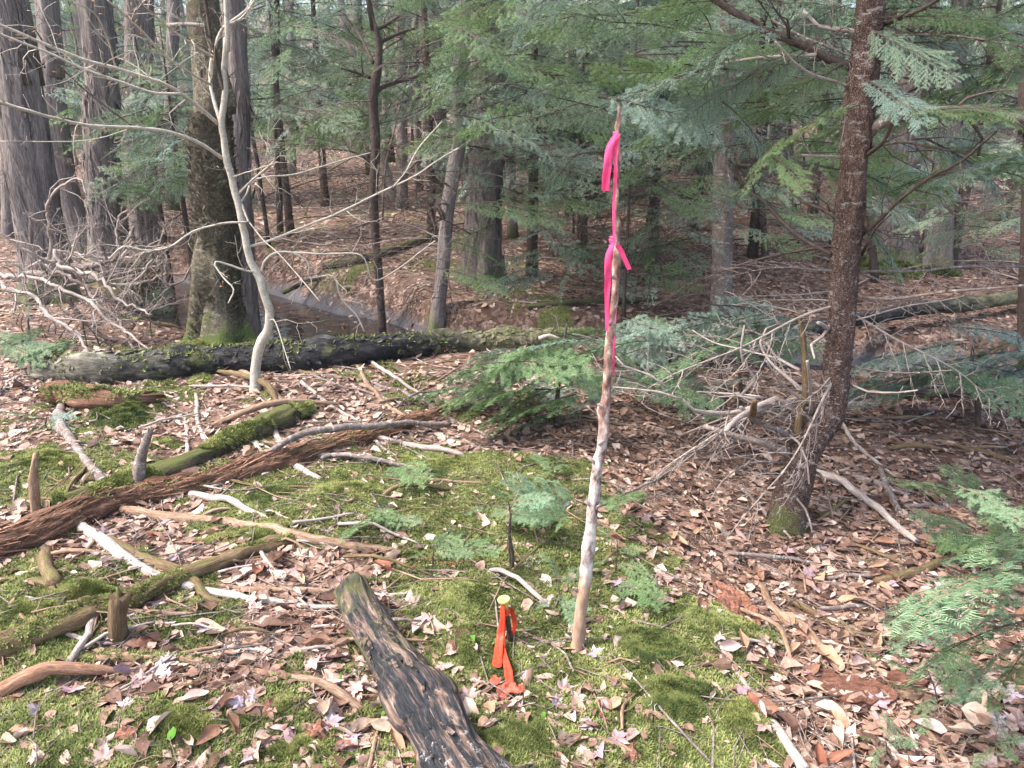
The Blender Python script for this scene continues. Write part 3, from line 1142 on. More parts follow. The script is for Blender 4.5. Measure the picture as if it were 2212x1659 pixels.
# bleached dead twigs low on the hemlock
for k, (pts, dY, r0, r1, mt, tw) in enumerate([
        ([(1720, 888), (1675, 862), (1648, 873), (1618, 883), (1575, 893), (1498, 886), (1475, 863)], -.35, 7.5, 3, 'pale', 4),
        ([(1672, 866), (1640, 884), (1618, 890), (1588, 908), (1568, 930)], -.4, 8, 5, 'pale', 3),
        ([(1618, 885), (1575, 916), (1525, 963), (1475, 986), (1420, 1030)], -.6, 3, 1.6, 'grey', 3),
        ([(1738, 846), (1702, 816), (1662, 780), (1642, 740), (1655, 710), (1682, 700)], .25, 4, 2.2, 'pale', 3),
        ([(1740, 870), (1690, 830), (1655, 780)], -.3, 3, 2, 'pale', 1),
        ([(1728, 800), (1675, 770), (1655, 740)], .2, 3.6, 2, 'pale', 2),
        ([(1675, 773), (1608, 756), (1542, 740), (1495, 713)], .4, 2.2, 1.3, 'pale', 3),
        ([(1648, 860), (1602, 853), (1632, 820), (1605, 783), (1602, 740), (1608, 703)], -.1, 4, 2, 'pale', 3),
        ([(1752, 896), (1750, 836), (1744, 780)], -.3, 4, 3, 'pale', 1),
        ([(1642, 856), (1575, 850), (1505, 846)], .3, 2.2, 1.4, 'pale', 3),
        ([(1710, 950), (1690, 933), (1642, 916), (1600, 880)], -.15, 10, 5, 'grey', 3),
        ([(1708, 985), (1660, 960), (1592, 943), (1520, 920)], .1, 9, 5, 'grey', 3),
        ([(1688, 930), (1725, 956), (1742, 993), (1748, 1046)], -.25, 3, 2, 'grey', 2),
        ([(1622, 913), (1627, 888), (1630, 866)], -.35, 8, 6, 'brown', 0),
        ([(1700, 905), (1640, 885), (1560, 905), (1470, 940)], .25, 3, 1.8, 'grey', 3),
        ([(1795, 700), (1775, 728), (1752, 745), (1760, 775)], -.2, 3.6, 2.4, 'pale', 0),
        ([(1790, 712), (1780, 704), (1768, 697)], -.15, 5, 4, 'pale', 0),
        ([(1692, 1000), (1620, 1000), (1560, 1040), (1530, 1090)], -.2, 2.4, 1.4, 'grey', 3),
        ([(1700, 1055), (1740, 1100), (1755, 1150)], -.25, 3, 2, 'grey', 1),
        ([(1440, 836), (1404, 810), (1347, 790), (1330, 770)], .0, 3, 1.6, 'pale', 2),
        ([(1475, 863), (1420, 846), (1370, 840), (1324, 836)], .0, 3, 1.6, 'pale', 2),
        ([(1745, 1010), (1772, 1025), (1790, 1075), (1800, 1120)], -.2, 3, 1.5, 'darktwig', 1)]):
    y0 = HYa(pts[0][1]) if k < 19 or k > 20 else HY - .35
    limb(hem, hb, pts, y0, y0 + dY, r0, r1, M[mt], 'dead_branch', 6, tw=tw, twl=.26, seed=90 + k, knots=2, depth=2 if tw > 2 else 1)

# needle sprays on the hemlock
for k, (a, b, y0, y1, kind, roll) in enumerate([
        ((1850, 230), (1690, 268), 2.9, 2.7, 'fresh', .5), ((1890, 250), (2080, 205), 2.8, 2.6, 'fresh', .3), ((1960, 245), (2215, 215), 2.8, 2.5, 'fresh', .35),
        ((2060, 238), (2230, 245), 2.7, 2.4, 'fresh', -.3), ((1700, 290), (1600, 372), 2.9, 2.7, 'fresh', .6), ((1660, 330), (1745, 395), 2.8, 2.6, 'fresh', .5),
        ((1840, 130), (1700, 200), 2.9, 3.2, 'fine', .6), ((1750, 105), (1600, 190), 3, 3.3, 'fine', .7), ((1650, 60), (1500, 130), 3, 3.2, 'fine', .6),
        ((1700, 85), (1560, 10), 2.9, 2.8, 'fine', -.4), ((1870, 60), (2050, 150), 2.9, 2.6, 'fine', .7), ((1880, 100), (2140, 80), 3, 3.1, 'fine', .5),
        ((1900, 40), (2200, 10), 3, 2.9, 'fresh', .5), ((1860, 170), (2010, 235), 2.9, 2.6, 'fine', .6), ((1950, 60), (2180, 170), 3.1, 3.3, 'fine', .7),
        ((1640, 150), (1480, 260), 3.1, 3.4, 'fine', .6), ((1600, 100), (1450, 240), 3.2, 3.5, 'fine', .7), ((1560, 220), (1690, 330), 3.0, 3.2, 'fine', .8),
        ((1860, 420), (1990, 470), 2.9, 2.9, 'fine', .5), ((1990, 400), (2160, 330), 2.8, 2.6, 'fine', .4), ((1850, 480), (1960, 560), 3.0, 3.4, 'fine', .6),
        ((1840, 10), (1700, 50), 3, 3.3, 'fine', .5), ((1545, 5), (1400, 60), 3.1, 3.3, 'fresh', .5), ((2000, 300), (2200, 400), 3.2, 3.4, 'fine', .6),
        ((1830, 215), (1560, 222), 3.3, 3.5, 'fresh', .45), ((1480, 190), (1560, 330), 3.4, 3.6, 'fine', .7), ((2100, 20), (2215, 120), 3.0, 2.8, 'fresh', .5)]):
    bough(hem, hb, P(a[0], a[1], y0), P(b[0], b[1], y1), kind, roll, k)
rs0 = random.Random(12)
for (x0, x1, y0, y1, n_, Ya, Yb, kinds) in ((930, 1500, -40, 300, 34, 4.2, 6.4, ('far', 'far', 'farf')), (1380, 1850, -40, 380, 26, 3.2, 4.6, ('near', 'nearf', 'far')), (1860, 2240, -40, 420, 24, 3.0, 4.6, ('near', 'nearf', 'far'))):
    for k in range(n_):
        a_ = (rs0.uniform(x0, x1), rs0.uniform(y0, y1))
        yy = rs0.uniform(Ya, Yb)
        sgn = -1 if rs0.random() < .7 else 1
        if x0 > 1800:
            sgn = -sgn
        ln_ = rs0.uniform(150, 300)
        bough(hem, hb, P(a_[0] - sgn * ln_ / 2, a_[1] - ln_ * .05, yy), P(a_[0] + sgn * ln_ / 2, a_[1] + ln_ * rs0.uniform(-.12, .3), yy + rs0.uniform(-.5, .3)), rs0.choice(kinds), rs0.uniform(.1, .9))
for k in range(54):  # unseen upper crown, added dense to shade the right side
    az = k * 2.4
    z = 2.7 + k * .11
    p = np.array([np.interp(z, hpath[:, 2], hpath[:, c]) for c in range(3)])
    bough(hem, hb, p, p + np.array([math.sin(az), math.cos(az), -.05]) * (2.5 - .025 * k), 'far', .2, wscale=1.2)

# ---- big trunks on the left
flakes(hem, hb, hpath, hrad, 2600, .016, .011, .004, M['hemlock'], 3, 0, .5)
tr1 = trunk_tree('cedar_tree', 'big grey cedar trunk with shaggy bark at the far left edge', [(112, 645, 52), (104, 600, 44), (95, 540, 42), (70, 400, 41), (45, 233, 40), (28, 110, 38), (8, 0, 36)], M['cedar'], seed=2, ridge=.16, sides=44)
tr2 = trunk_tree('cedar_tree', 'grey cedar trunk second from the left, straight and stringy barked', [(250, 615, 46), (244, 580, 39), (238, 533, 38), (222, 367, 33), (218, 233, 32), (205, 0, 28)], M['cedar'], seed=8, ridge=.16, sides=40)
tr3 = trunk_tree('cedar_tree', 'darker cedar trunk between the second trunk and the shelf barked tree', [(330, 585, 36), (328, 560, 31), (312, 433, 29), (298, 300, 26), (292, 200, 24), (300, 0, 24)], M['cedar'], seed=9, ridge=.15, sides=36)
tr4 = trunk_tree('cedar_tree', 'leaning mossy dark trunk just behind the leftmost cedar', [(185, 560, 30), (165, 500, 26), (130, 350, 24), (108, 150, 22), (100, 0, 20)], M['cedar'], Y=9.3, seed=10, sides=30)
tr5 = trunk_tree('flaky_barked_tree', 'thick tree with flaky yellowish bark and bright moss at its foot', [(478, 742, 58), (476, 715, 46), (470, 650, 40), (468, 553, 38), (464, 430, 37), (456, 300, 33), (452, 150, 27), (438, 0, 24)], M['flaky'], rscale=1.05, seed=12, ridge=.10, rough=.12, foot=.6, sides=48, knots=14, step=.06)
tr6 = trunk_tree('cedar_tree', 'slim dark cedar trunk touching the right of the flaky barked tree', [(532, 705, 26), (528, 650, 22), (520, 500, 21), (512, 230, 19), (503, 0, 17)], M['cedar'], Y=6.25, rscale=1.15, seed=13, sides=30)
tr9 = trunk_tree('cedar_tree', 'broad cedar trunk with mossy foot on the bank beyond the stream', [(1048, 608, 52), (1046, 560, 43), (1046, 500, 39), (1050, 350, 38), (1053, 200, 38), (1052, 0, 36)], M['cedar'], seed=14, ridge=.16, sides=44)
tr8 = trunk_tree('snag_tree', 'dark crooked trunk leaning beside the far end of the water', [(943, 718, 24), (950, 640, 18), (957, 580, 17), (966, 460, 17), (978, 380, 18), (992, 300, 18), (990, 183, 17), (1000, 60, 15), (1005, 0, 14)], M['cedar'], seed=15, sides=24, ridge=.1, step=.1, rscale=.8)
tr10 = trunk_tree('hemlock_tree', 'straight greyish hemlock trunk between the pink flagging and the crooked hemlock', [(1556, 675, 27), (1557, 640, 24), (1560, 560, 24), (1563, 400, 22), (1568, 200, 19), (1572, 60, 16), (1574, 0, 15)], M['grey'], seed=16, sides=26)
tr12 = trunk_tree('cedar_tree', 'cedar trunk with moss covered foot behind the crooked hemlock', [(1925, 572, 50), (1930, 540, 40), (1945, 430, 35), (1958, 330, 33), (1972, 220, 31), (1995, 0, 28)], M['cedar'], seed=17, ridge=.14, sides=40)
tr13 = trunk_tree('cedar_tree', 'narrower cedar trunk right of the moss footed one behind the hemlock', [(2022, 580, 36), (2026, 540, 30), (2032, 440, 27), (2050, 330, 22), (2062, 220, 20), (2078, 0, 18)], M['cedar'], seed=18, sides=32)
tr14 = trunk_tree('sapling', 'thin dark trunk at the right edge above the far log', [(2212, 782, 13), (2213, 700, 12), (2216, 600, 12), (2224, 300, 11), (2232, 0, 10)], M['darktwig'], seed=19, sides=14, foot=.2)
tr7 = trunk_tree('sapling', 'dark slender tree with forked branches rising from the mud bank', [(826, 722, 11), (822, 640, 11), (812, 520, 11), (806, 420, 12), (811, 320, 12), (807, 230, 12), (808, 195, 13), (818, 130, 9), (818, 90, 8), (806, 40, 7), (796, 0, 7)], M['darktwig'], seed=20, sides=14, foot=.2, extend=3, step=.08, rscale=.8)
y7 = tr7[1][1]
for k, (pts, r0, r1) in enumerate([([(814, 197), (837, 183), (897, 166), (944, 146)], 5, 3), ([(820, 92), (860, 73), (900, 60)], 4, 2.5), ([(818, 62), (840, 50), (864, 33)], 4, 2.5),
                                   ([(806, 135), (777, 77), (747, 37)], 4, 2), ([(800, 168), (770, 157), (737, 147)], 4, 2), ([(806, 360), (770, 330), (700, 320)], 3, 1.5), ([(806, 420), (850, 400), (900, 350)], 3, 1.5)]):
    limb(tr7[0], tr7[1], pts, y7, y7 + random.uniform(-.6, .6), r0, r1, M['darktwig'], 'branch', 6, tw=5, twl=.35, seed=300 + k)
# the fallen snag's side stub and dead limbs on the mid trunks
for k, (T_, pts, r0, r1, mt) in enumerate([(tr8, [(960, 470), (945, 448), (938, 452)], 8, 5, 'darktwig'), (tr8, [(985, 250), (1020, 215), (1060, 190)], 4, 2, 'darktwig'),
                                           (tr5, [(440, 55), (400, 52), (360, 54)], 4, 3, 'pale'), (tr9, [(1060, 222), (1080, 212), (1101, 231)], 4, 3, 'beech'),
                                           (tr10, [(1550, 480), (1500, 470), (1450, 500)], 3, 1.5, 'grey'), (tr2, [(250, 300), (310, 290), (380, 250)], 4, 2, 'darktwig')]):
    yy = T_[1][1] - .2
    limb(T_[0], T_[1], pts, yy, yy, r0, r1, M[mt], 'dead_branch', 6, tw=2, twl=.2, seed=330 + k)

for T_, z0_, n_, rch, sd_ in ((tr9, 4.1, 14, 2.2, 1), (tr10, 2.7, 22, 2.0, 2), (tr12, 3.4, 14, 2.2, 3), (tr13, 3.2, 12, 2.0, 4), (tr8, 3.0, 14, 1.4, 5), (tr3, 3.6, 14, 1.8, 6), (tr6, 3.4, 10, 1.4, 7)):
    shoots(T_[0], T_[1], T_[2], n_, z0_, z0_ + 5.5, rch, 'far', seed=70 + sd_, rise=-.15, rollsd=.6, wsc=1.15)

flakes(tr5[0], tr5[1], tr5[2], tr5[3], 5200, .06, .036, .028, M['flaky'], 4, 0, .45, curl=.5)
for T_, n_ in ((tr1, 420), (tr2, 420), (tr3, 300), (tr9, 480), (tr6, 240), (tr12, 300), (tr13, 200)):
    flakes(T_[0], T_[1], T_[2], T_[3], n_, .34, .020, .012, M['cedar'], 5, 0, .5)


# dead bare twigs low on the shaded trees
def bares(T_, n, z0, z1, reach, seed, kind='bare'):
    r_ = np.random.default_rng(seed)
    tp = T_[2]
    for k in range(n):
        z = T_[1][2] + r_.uniform(z0, z1)
        p = np.array([np.interp(z, tp[:, 2], tp[:, c]) for c in range(3)])
        a = r_.random() * 6.283
        v = np.array([math.sin(a), math.cos(a), r_.normal() * .25 - .05])
        bough(T_[0], T_[1], p, p + v * reach * r_.uniform(.5, 1.2), kind, r_.normal() * .8, name='dead_bough')


bares(tr7, 12, .4, 2.6, .9, 1)
bares(tr8, 16, .4, 2.8, 1.0, 2)
bares(tr10, 14, .5, 2.6, 1.1, 3)
bares(tr9, 8, .8, 2.6, 1.3, 4)
bares(tr12, 8, .8, 2.4, 1.2, 5)
bares(tr13, 8, .6, 2.2, 1.2, 6)
bares(tr14, 9, .4, 2.0, .9, 7)
bares(tr3, 8, .8, 2.4, 1.0, 8)
bares((hem, hb, hpath), 9, .45, 1.0, .75, 9, 'barep')
bares((hem, hb, hpath), 9, .9, 2.2, .75, 10)

# stems that show thin and dark between the big trunks
for k, (pts, Yk, lab, mt) in enumerate([
        ([(1347, 694, 5), (1352, 560, 4), (1358, 460, 3.4), (1366, 300, 2.6), (1372, 150, 2)], None, 'thin dark stem just right of the pink flagged pole', 'darktwig'),
        ([(1655, 620, 9), (1650, 500, 8), (1640, 350, 7), (1650, 0, 7)], 9.5, 'thin stem right of the straight greyish hemlock', 'darktwig'),
        ([(868, 420, 14), (868, 300, 13), (866, 150, 12), (862, 0, 12)], 13, 'slim grey trunk behind the forked dark tree', 'grey'),
        ([(905, 400, 9), (900, 200, 8), (895, 0, 8)], 15, 'narrow grey trunk left of the broad cedar', 'grey'),
        ([(815, 300, 9), (795, 230, 9), (765, 130, 8), (742, 40, 8), (735, 0, 7)], 14, 'pale leaning birch trunk behind the forked dark tree', 'pale'),
        ([(1102, 330, 12), (1098, 200, 12), (1090, 0, 11)], 10.5, 'slim trunk close behind the broad cedar on the bank', 'cedar'),
        ([(600, 330, 7), (596, 200, 6), (598, 0, 6)], 11, 'thin dark stem right of the beech sapling', 'darktwig'),
        ([(630, 320, 10), (630, 150, 10), (626, 0, 9)], 17, 'far straight trunk above the right twigs of the beech sapling', 'cedar'),
        ([(1232, 310, 8), (1235, 200, 7), (1232, 0, 7)], 12, 'dark stem in the thicket left of the pole top', 'darktwig'),
        ([(20, 420, 14), (18, 300, 14), (10, 150, 13)], 12, 'dark trunk foot showing left of the leftmost cedar', 'cedar'),
        ([(372, 420, 13), (368, 300, 12), (372, 100, 12), (375, 0, 11)], 13, 'dark trunk behind the gap left of the flaky barked tree', 'cedar'),
        ([(1880, 480, 8), (1870, 350, 7), (1878, 200, 7), (1900, 0, 7)], 8.5, 'dark dead stem beside the moss footed cedar', 'darktwig'),
        ([(1715, 430, 5), (1712, 350, 5), (1700, 200, 4), (1690, 0, 4)], 12, 'very thin stem left of the crooked hemlock', 'darktwig'),
        ([(2130, 470, 10), (2140, 300, 9), (2150, 0, 9)], 14, 'grey trunk far back near the upper right corner', 'grey')]):
    trunk_tree('forest_tree', lab, pts, M[mt], Y=Yk, seed=40 + k, sides=12, foot=.2, extend=3, step=.3)

# ---- distant trunks on the slope
r = np.random.default_rng(21)
KINDS = [('cedar', 'brown'), ('grey', 'grey'), ('hemlock', 'reddish'), ('pale', 'pale')]
ndist = 0
slots = []
for k in range(150):
    Yd = 13 + 45 * r.random() ** 1.1
    px = r.uniform(-60, 2270)
    x = (px - 1106) / F * Yd / math.cos(PITCH) * .97
    if any(abs(x - a) < .5 and abs(Yd - b) < 1.5 for a, b in slots):
        continue
    slots.append((x, Yd))
    mk_, word = KINDS[int(r.choice(4, p=[.36, .34, .2, .10]))]
    rad0 = r.uniform(.05, .19) if mk_ != 'pale' else r.uniform(.04, .09)
    z0 = th(x, Yd)
    H = r.uniform(10, 16)
    lx, ly = r.normal() * .5, r.normal() * .5
    pts = np.array([[x, Yd, z0 - .1], [x + lx * .2, Yd + ly * .2, z0 + 2], [x + lx * .4 + r.normal() * .08, Yd + ly * .4, z0 + 5], [x + lx, Yd + ly, z0 + H]])
    side = 'left of the flaky tree' if px < 440 else 'between flaky tree and broad cedar' if px < 1040 else 'between broad cedar and straight grey hemlock' if px < 1560 else 'right of the straight grey hemlock'
    dist = 'nearer' if Yd < 24 else 'far off'
    root = thing('forest_tree', f'{word} {"slim" if rad0 < .1 else "stout"} trunk {dist} on the slope {side}', 'tree', (x, Yd, z0), f'{word} {"slim" if rad0 < .1 else "stout"} {dist} trunks on the slope {side}')
    g = Geo()
    path, rd = tube(g, pts, [rad0 * 1.15, rad0, rad0 * .85, rad0 * .4], 10, .9, .06, seed=k, foot=.3)
    part(g, 'trunk', M[mk_], root, (x, Yd, z0))
    if word in ('reddish', 'brown') or Yd > 30:
        shoots(root, (x, Yd, z0), path, int(r.integers(12, 20)), z0 + r.uniform(1.0, 3), z0 + H * .9, r.uniform(2.0, 3.2), 'far', seed=k, rise=-.15, rollsd=.6, wsc=1.2)
    ndist += 1

# ---- thin bare saplings and dead poles filling the wood
TWN = [('left of the flaky tree', 440), ('between flaky tree and broad cedar', 1040), ('between broad cedar and straight grey hemlock', 1560), ('right of the straight grey hemlock', 9999)]
for k in range(64):
    Yd = r.uniform(8.8, 24)
    px = r.uniform(-20, 2230)
    x = (px - 1106) / F * Yd * .97
    if stream_d(np.array([x]), np.array([Yd]))[0] < 1.0:
        continue
    mt = str(r.choice(['darktwig', 'grey', 'pale', 'tan'], p=[.4, .34, .16, .10]))
    rad0 = r.uniform(.008, .03)
    z0 = th(x, Yd)
    H = r.uniform(3, 7)
    lx, ly = r.normal() * .5, r.normal() * .4
    pts = np.array([[x, Yd, z0 - .05], [x + lx * .2 + r.normal() * .04, Yd + ly * .2, z0 + H * .25], [x + lx * .5 + r.normal() * .06, Yd + ly * .5, z0 + H * .55], [x + lx, Yd + ly, z0 + H]])
    sd_ = next(a for a, b in TWN if px < b)
    wd = {'darktwig': 'dark', 'grey': 'grey', 'pale': 'bleached', 'tan': 'tan'}[mt]
    dist = 'just beyond the stream' if Yd < 13 else 'up the slope'
    lean = 'leaning ' if abs(lx) > .5 else ''
    root = thing('thin_sapling', f'{lean}{wd} thin sapling {dist} {sd_}', 'sapling', (x, Yd, z0), f'{lean}{wd} thin saplings {dist} {sd_}')
    g = Geo()
    path, rd = tube(g, pts, [rad0 * 1.1, rad0 * .85, rad0 * .6, .003], 7, .4, .1, seed=k, foot=.1, wob=.05)
    part(g, 'stem', M[mt], root, (x, Yd, z0))
    for q in range(int(r.integers(3, 8))):
        z = z0 + r.uniform(.4, H * .8)
        p = np.array([np.interp(z, path[:, 2], path[:, c]) for c in range(3)])
        a_ = r.random() * 6.283
        bough(root, (x, Yd, z0), p, p + np.array([math.sin(a_), math.cos(a_), r.uniform(-.1, .5)]) * r.uniform(.4, 1.2), 'bare' if mt != 'pale' else 'barep', r.normal() * .8, name='dead_bough')

# ---- young hemlocks that make the green mid ground
UND = [  # px, distance, height, lowest bough, boughs, reach, label
    (620, 10.5, 4.2, .7, 26, 1.1, 'young hemlock behind the right twigs of the beech sapling'),
    (700, 13.5, 5.5, 1.0, 30, 1.4, 'young hemlock on the slope above the stream head'),
    (340, 9.6, 3.4, 1.0, 20, 1.1, 'young hemlock among the cedar trunks on the left'),
    (150, 11, 4.5, 1.3, 22, 1.3, 'young hemlock behind the two leftmost cedars'),
    (395, 7.9, 3.0, .8, 22, .9, 'young hemlock whose boughs touch the flaky barked tree'),
    (930, 10.2, 5.2, 1.0, 30, 1.5, 'young hemlock left of the broad cedar'),
    (1150, 8.4, 4.6, .8, 34, 1.5, 'dense young hemlock right of the broad cedar'),
    (1260, 9.4, 5.0, .5, 38, 1.6, 'dense young hemlock behind the pole top'),
    (1420, 8.6, 4.6, .6, 34, 1.4, 'young hemlock between the pole and the straight greyish trunk'),
    (1500, 11, 6.0, .7, 34, 1.8, 'tall young hemlock behind the straight greyish trunk'),
    (1640, 9.6, 5.0, .9, 32, 1.5, 'young hemlock left of the crooked hemlock stem'),
    (1760, 12, 6.0, 1.0, 34, 1.8, 'tall young hemlock behind the crooked hemlock'),
    (2080, 9.0, 5.0, .9, 32, 1.5, 'young hemlock behind the narrower mossy cedar'),
    (2180, 11.5, 5.5, .8, 34, 1.7, 'young hemlock near the upper right corner'),
    (1010, 13.5, 6.5, 1.4, 30, 1.8, 'tall young hemlock beyond the broad cedar'),
    (800, 17, 6.0, 1.0, 30, 1.8, 'young hemlock far behind the forked dark tree'),
    (520, 14, 5.0, 1.0, 26, 1.5, 'young hemlock far behind the slim dark cedar'),
    (1330, 14, 7.0, 1.0, 36, 2.0, 'tall young hemlock far behind the pole'),
    (1880, 16, 7.0, 1.0, 36, 2.1, 'tall young hemlock far behind the mossy cedars'),
    (40, 15, 6.0, 1.0, 28, 1.8, 'young hemlock far behind the left edge'),
    (1180, 17, 7.0, 1.0, 34, 2.1, 'tall young hemlock high on the slope above the broad cedar'),
    (1600, 18, 7.5, 1.0, 36, 2.2, 'tall young hemlock high on the slope behind the straight greyish trunk'),
    (2050, 20, 8.0, 1.0, 36, 2.4, 'tall young hemlock high on the slope at the right'),
    (300, 19, 7.0, 1.0, 32, 2.2, 'tall young hemlock high on the slope at the left'),
    (900, 24, 8.0, 1.0, 36, 2.6, 'distant hemlock high on the slope above the stream head'),
    (1450, 25, 9.0, 1.0, 36, 2.8, 'distant hemlock high on the slope beyond the pole'),
    (650, 26, 9.0, 1.0, 36, 2.8, 'distant hemlock high on the slope beyond the beech sapling'),
    (1950, 28, 9.0, 1.0, 36, 2.8, 'distant hemlock high on the slope beyond the crooked hemlock'),
    (100, 27, 9.0, 1.0, 36, 2.8, 'distant hemlock high on the slope beyond the cedars')]
for k, (px, Yd, H, lo, nb, reach, lab) in enumerate(UND):
    x = (px - 1106) / F * Yd * .97
    z0 = th(x, Yd)
    rr = .012 * H
    pts = np.array([[x, Yd, z0 - .1], [x + .05 * random.uniform(-1, 1), Yd, z0 + H * .4], [x + .1 * random.uniform(-1, 1), Yd, z0 + H]])
    root = thing('young_hemlock', lab, 'tree', (x, Yd, z0))
    g = Geo()
    path, rd = tube(g, pts, [rr * 1.2, rr * .8, .006], 8, .5, .1, seed=k, foot=.2)
    part(g, 'trunk', M['hemlock' if k % 2 else 'darktwig'], root, (x, Yd, z0))
    if Yd < 12:
        bares((root, (x, Yd, z0), path), 10, .3, lo + 1.0, reach * .9, 900 + k)
    shoots(root, (x, Yd, z0), path, int(nb * (1.35 if Yd < 13 else 1.7)), z0 + lo + (.75 if Yd < 13 else .3), z0 + H * .95, reach * (1.0 if Yd < 13 else 1.12), 'far', seed=500 + k, rise=-.12, taper=.45, rollsd=.65, wsc=1.15)

# boughs of those trees that catch the light, placed where they show
_young = [o for o in COL.objects if o.name.startswith('young_hemlock')]


def ybough(px0, py0, Y0, px1, py1, Y1, kind, roll, owner):
    o = _young[owner]
    bough(o, o.location, P(px0, py0, Y0), P(px1, py1, Y1), kind, roll)


rs1 = random.Random(13)
for (x0, x1, y0, y1, n_, Ya, Yb, own) in ((880, 1480, -30, 460, 46, 6.4, 8.2, (6, 7, 8)), (560, 800, -20, 330, 22, 8, 11, (0, 1)), (230, 420, 180, 430, 14, 6.8, 8, (4,)), (1440, 1760, 100, 520, 22, 6.0, 8.0, (8, 10)), (1950, 2240, 200, 520, 16, 6, 8, (12, 13)), (20, 200, 180, 330, 6, 8, 9, (3,)), (990, 1300, 280, 600, 30, 6.2, 7.6, (6, 7)), (1360, 1520, 380, 620, 12, 6.2, 7.4, (8,)), (1640, 1800, 380, 600, 10, 6, 7.6, (10,)), (1870, 2215, 380, 560, 16, 5.6, 7.2, (12, 13))):
    for k in range(n_):
        cx_, cy2, yy = rs1.uniform(x0, x1), rs1.uniform(y0, y1), rs1.uniform(Ya, Yb)
        sgn = rs1.choice((-1, 1))
        ln_ = rs1.uniform(90, 190)
        ybough(cx_ - sgn * ln_ / 2, cy2 - ln_ * .05, yy, cx_ + sgn * ln_ / 2, cy2 + ln_ * rs1.uniform(-.1, .3), yy + rs1.uniform(-.5, .4), rs1.choice(('far', 'far', 'farf', 'bare')), rs1.uniform(.1, 1.0), rs1.choice(own))
for k in range(26):
    cx_, cy2, yy = rs1.uniform(590, 960), rs1.uniform(330, 640), rs1.uniform(5.6, 7.6)
    ln_ = rs1.uniform(110, 230)
    sgn = rs1.choice((-1, 1))
    ybough(cx_ - sgn * ln_ / 2, cy2 + ln_ * .1, yy, cx_ + sgn * ln_ / 2, cy2 - ln_ * rs1.uniform(-.3, .4), yy + rs1.uniform(-.4, .4), 'bare', rs1.uniform(.1, 1.2), rs1.choice((0, 1)))
for a in [(1120, 60, 7.6, 880, 25, 7.2, 'farf', .5, 6), (1110, 100, 7.2, 900, 205, 6.8, 'farf', .55, 6), (1150, 130, 7.0, 960, 180, 6.4, 'farf', .5, 6), (1150, 40, 7.4, 1350, 20, 7.0, 'farf', .5, 6),
          (1260, 50, 7.5, 1500, 20, 7, 'farf', .6, 7), (1400, 20, 7, 1560, 60, 6.6, 'farf', .5, 8), (1190, 350, 7.2, 1420, 290, 6.6, 'far', .7, 7), (1100, 280, 7.3, 980, 270, 7, 'farf', .6, 6),
          (1230, 260, 7.6, 1390, 235, 7, 'farf', .4, 7), (1120, 320, 7.3, 1300, 420, 6.6, 'far', .9, 6), (1250, 330, 7, 1150, 440, 6.6, 'far', 1, 7), (1150, 190, 7, 1290, 190, 6.4, 'far', .7, 6),
          (390, 220, 7.2, 290, 255, 6.8, 'farf', .5, 4), (390, 230, 7.3, 470, 220, 7.0, 'farf', .5, 4), (380, 240, 7.0, 240, 270, 6.8, 'farf', .5, 4), (390, 300, 7.2, 320, 330, 6.6, 'far', .6, 4),
          (395, 340, 7.1, 470, 380, 6.6, 'far', .7, 4), (390, 370, 7.2, 310, 400, 6.7, 'far', .7, 4), (160, 260, 9, 60, 235, 8, 'farf', .5, 3), (600, 60, 9, 700, 40, 8.5, 'farf', .5, 0),
          (620, 110, 9, 560, 140, 8, 'farf', .5, 0), (630, 230, 9.4, 760, 250, 8.6, 'far', .5, 0), (630, 270, 9.4, 560, 330, 8.8, 'far', .6, 0), (1420, 420, 7.4, 1560, 480, 7, 'far', .8, 8),
          (1430, 470, 7.4, 1300, 560, 6.8, 'far', .8, 8), (1440, 520, 7.4, 1540, 600, 7, 'far', .8, 8), (1420, 560, 7.2, 1380, 650, 6.7, 'far', .8, 8), (1430, 100, 7.2, 1560, 200, 6.6, 'far', .8, 8),
          (1640, 420, 8, 1720, 500, 7.6, 'far', .8, 10), (2060, 420, 7.6, 1950, 480, 7.0, 'far', .7, 12), (2080, 500, 7.6, 2200, 470, 7.0, 'far', .7, 12), (2060, 350, 7.8, 2200, 300, 7.3, 'far', .7, 12),
          (1160, 480, 7.3, 1260, 560, 6.8, 'far', .8, 6), (1160, 540, 7.4, 1090, 560, 6.9, 'far', .8, 6), (1250, 540, 7.6, 1180, 640, 7.0, 'far', .9, 7), (1270, 560, 7.6, 1370, 620, 7, 'far', .8, 7)]:
    ybough(*a)

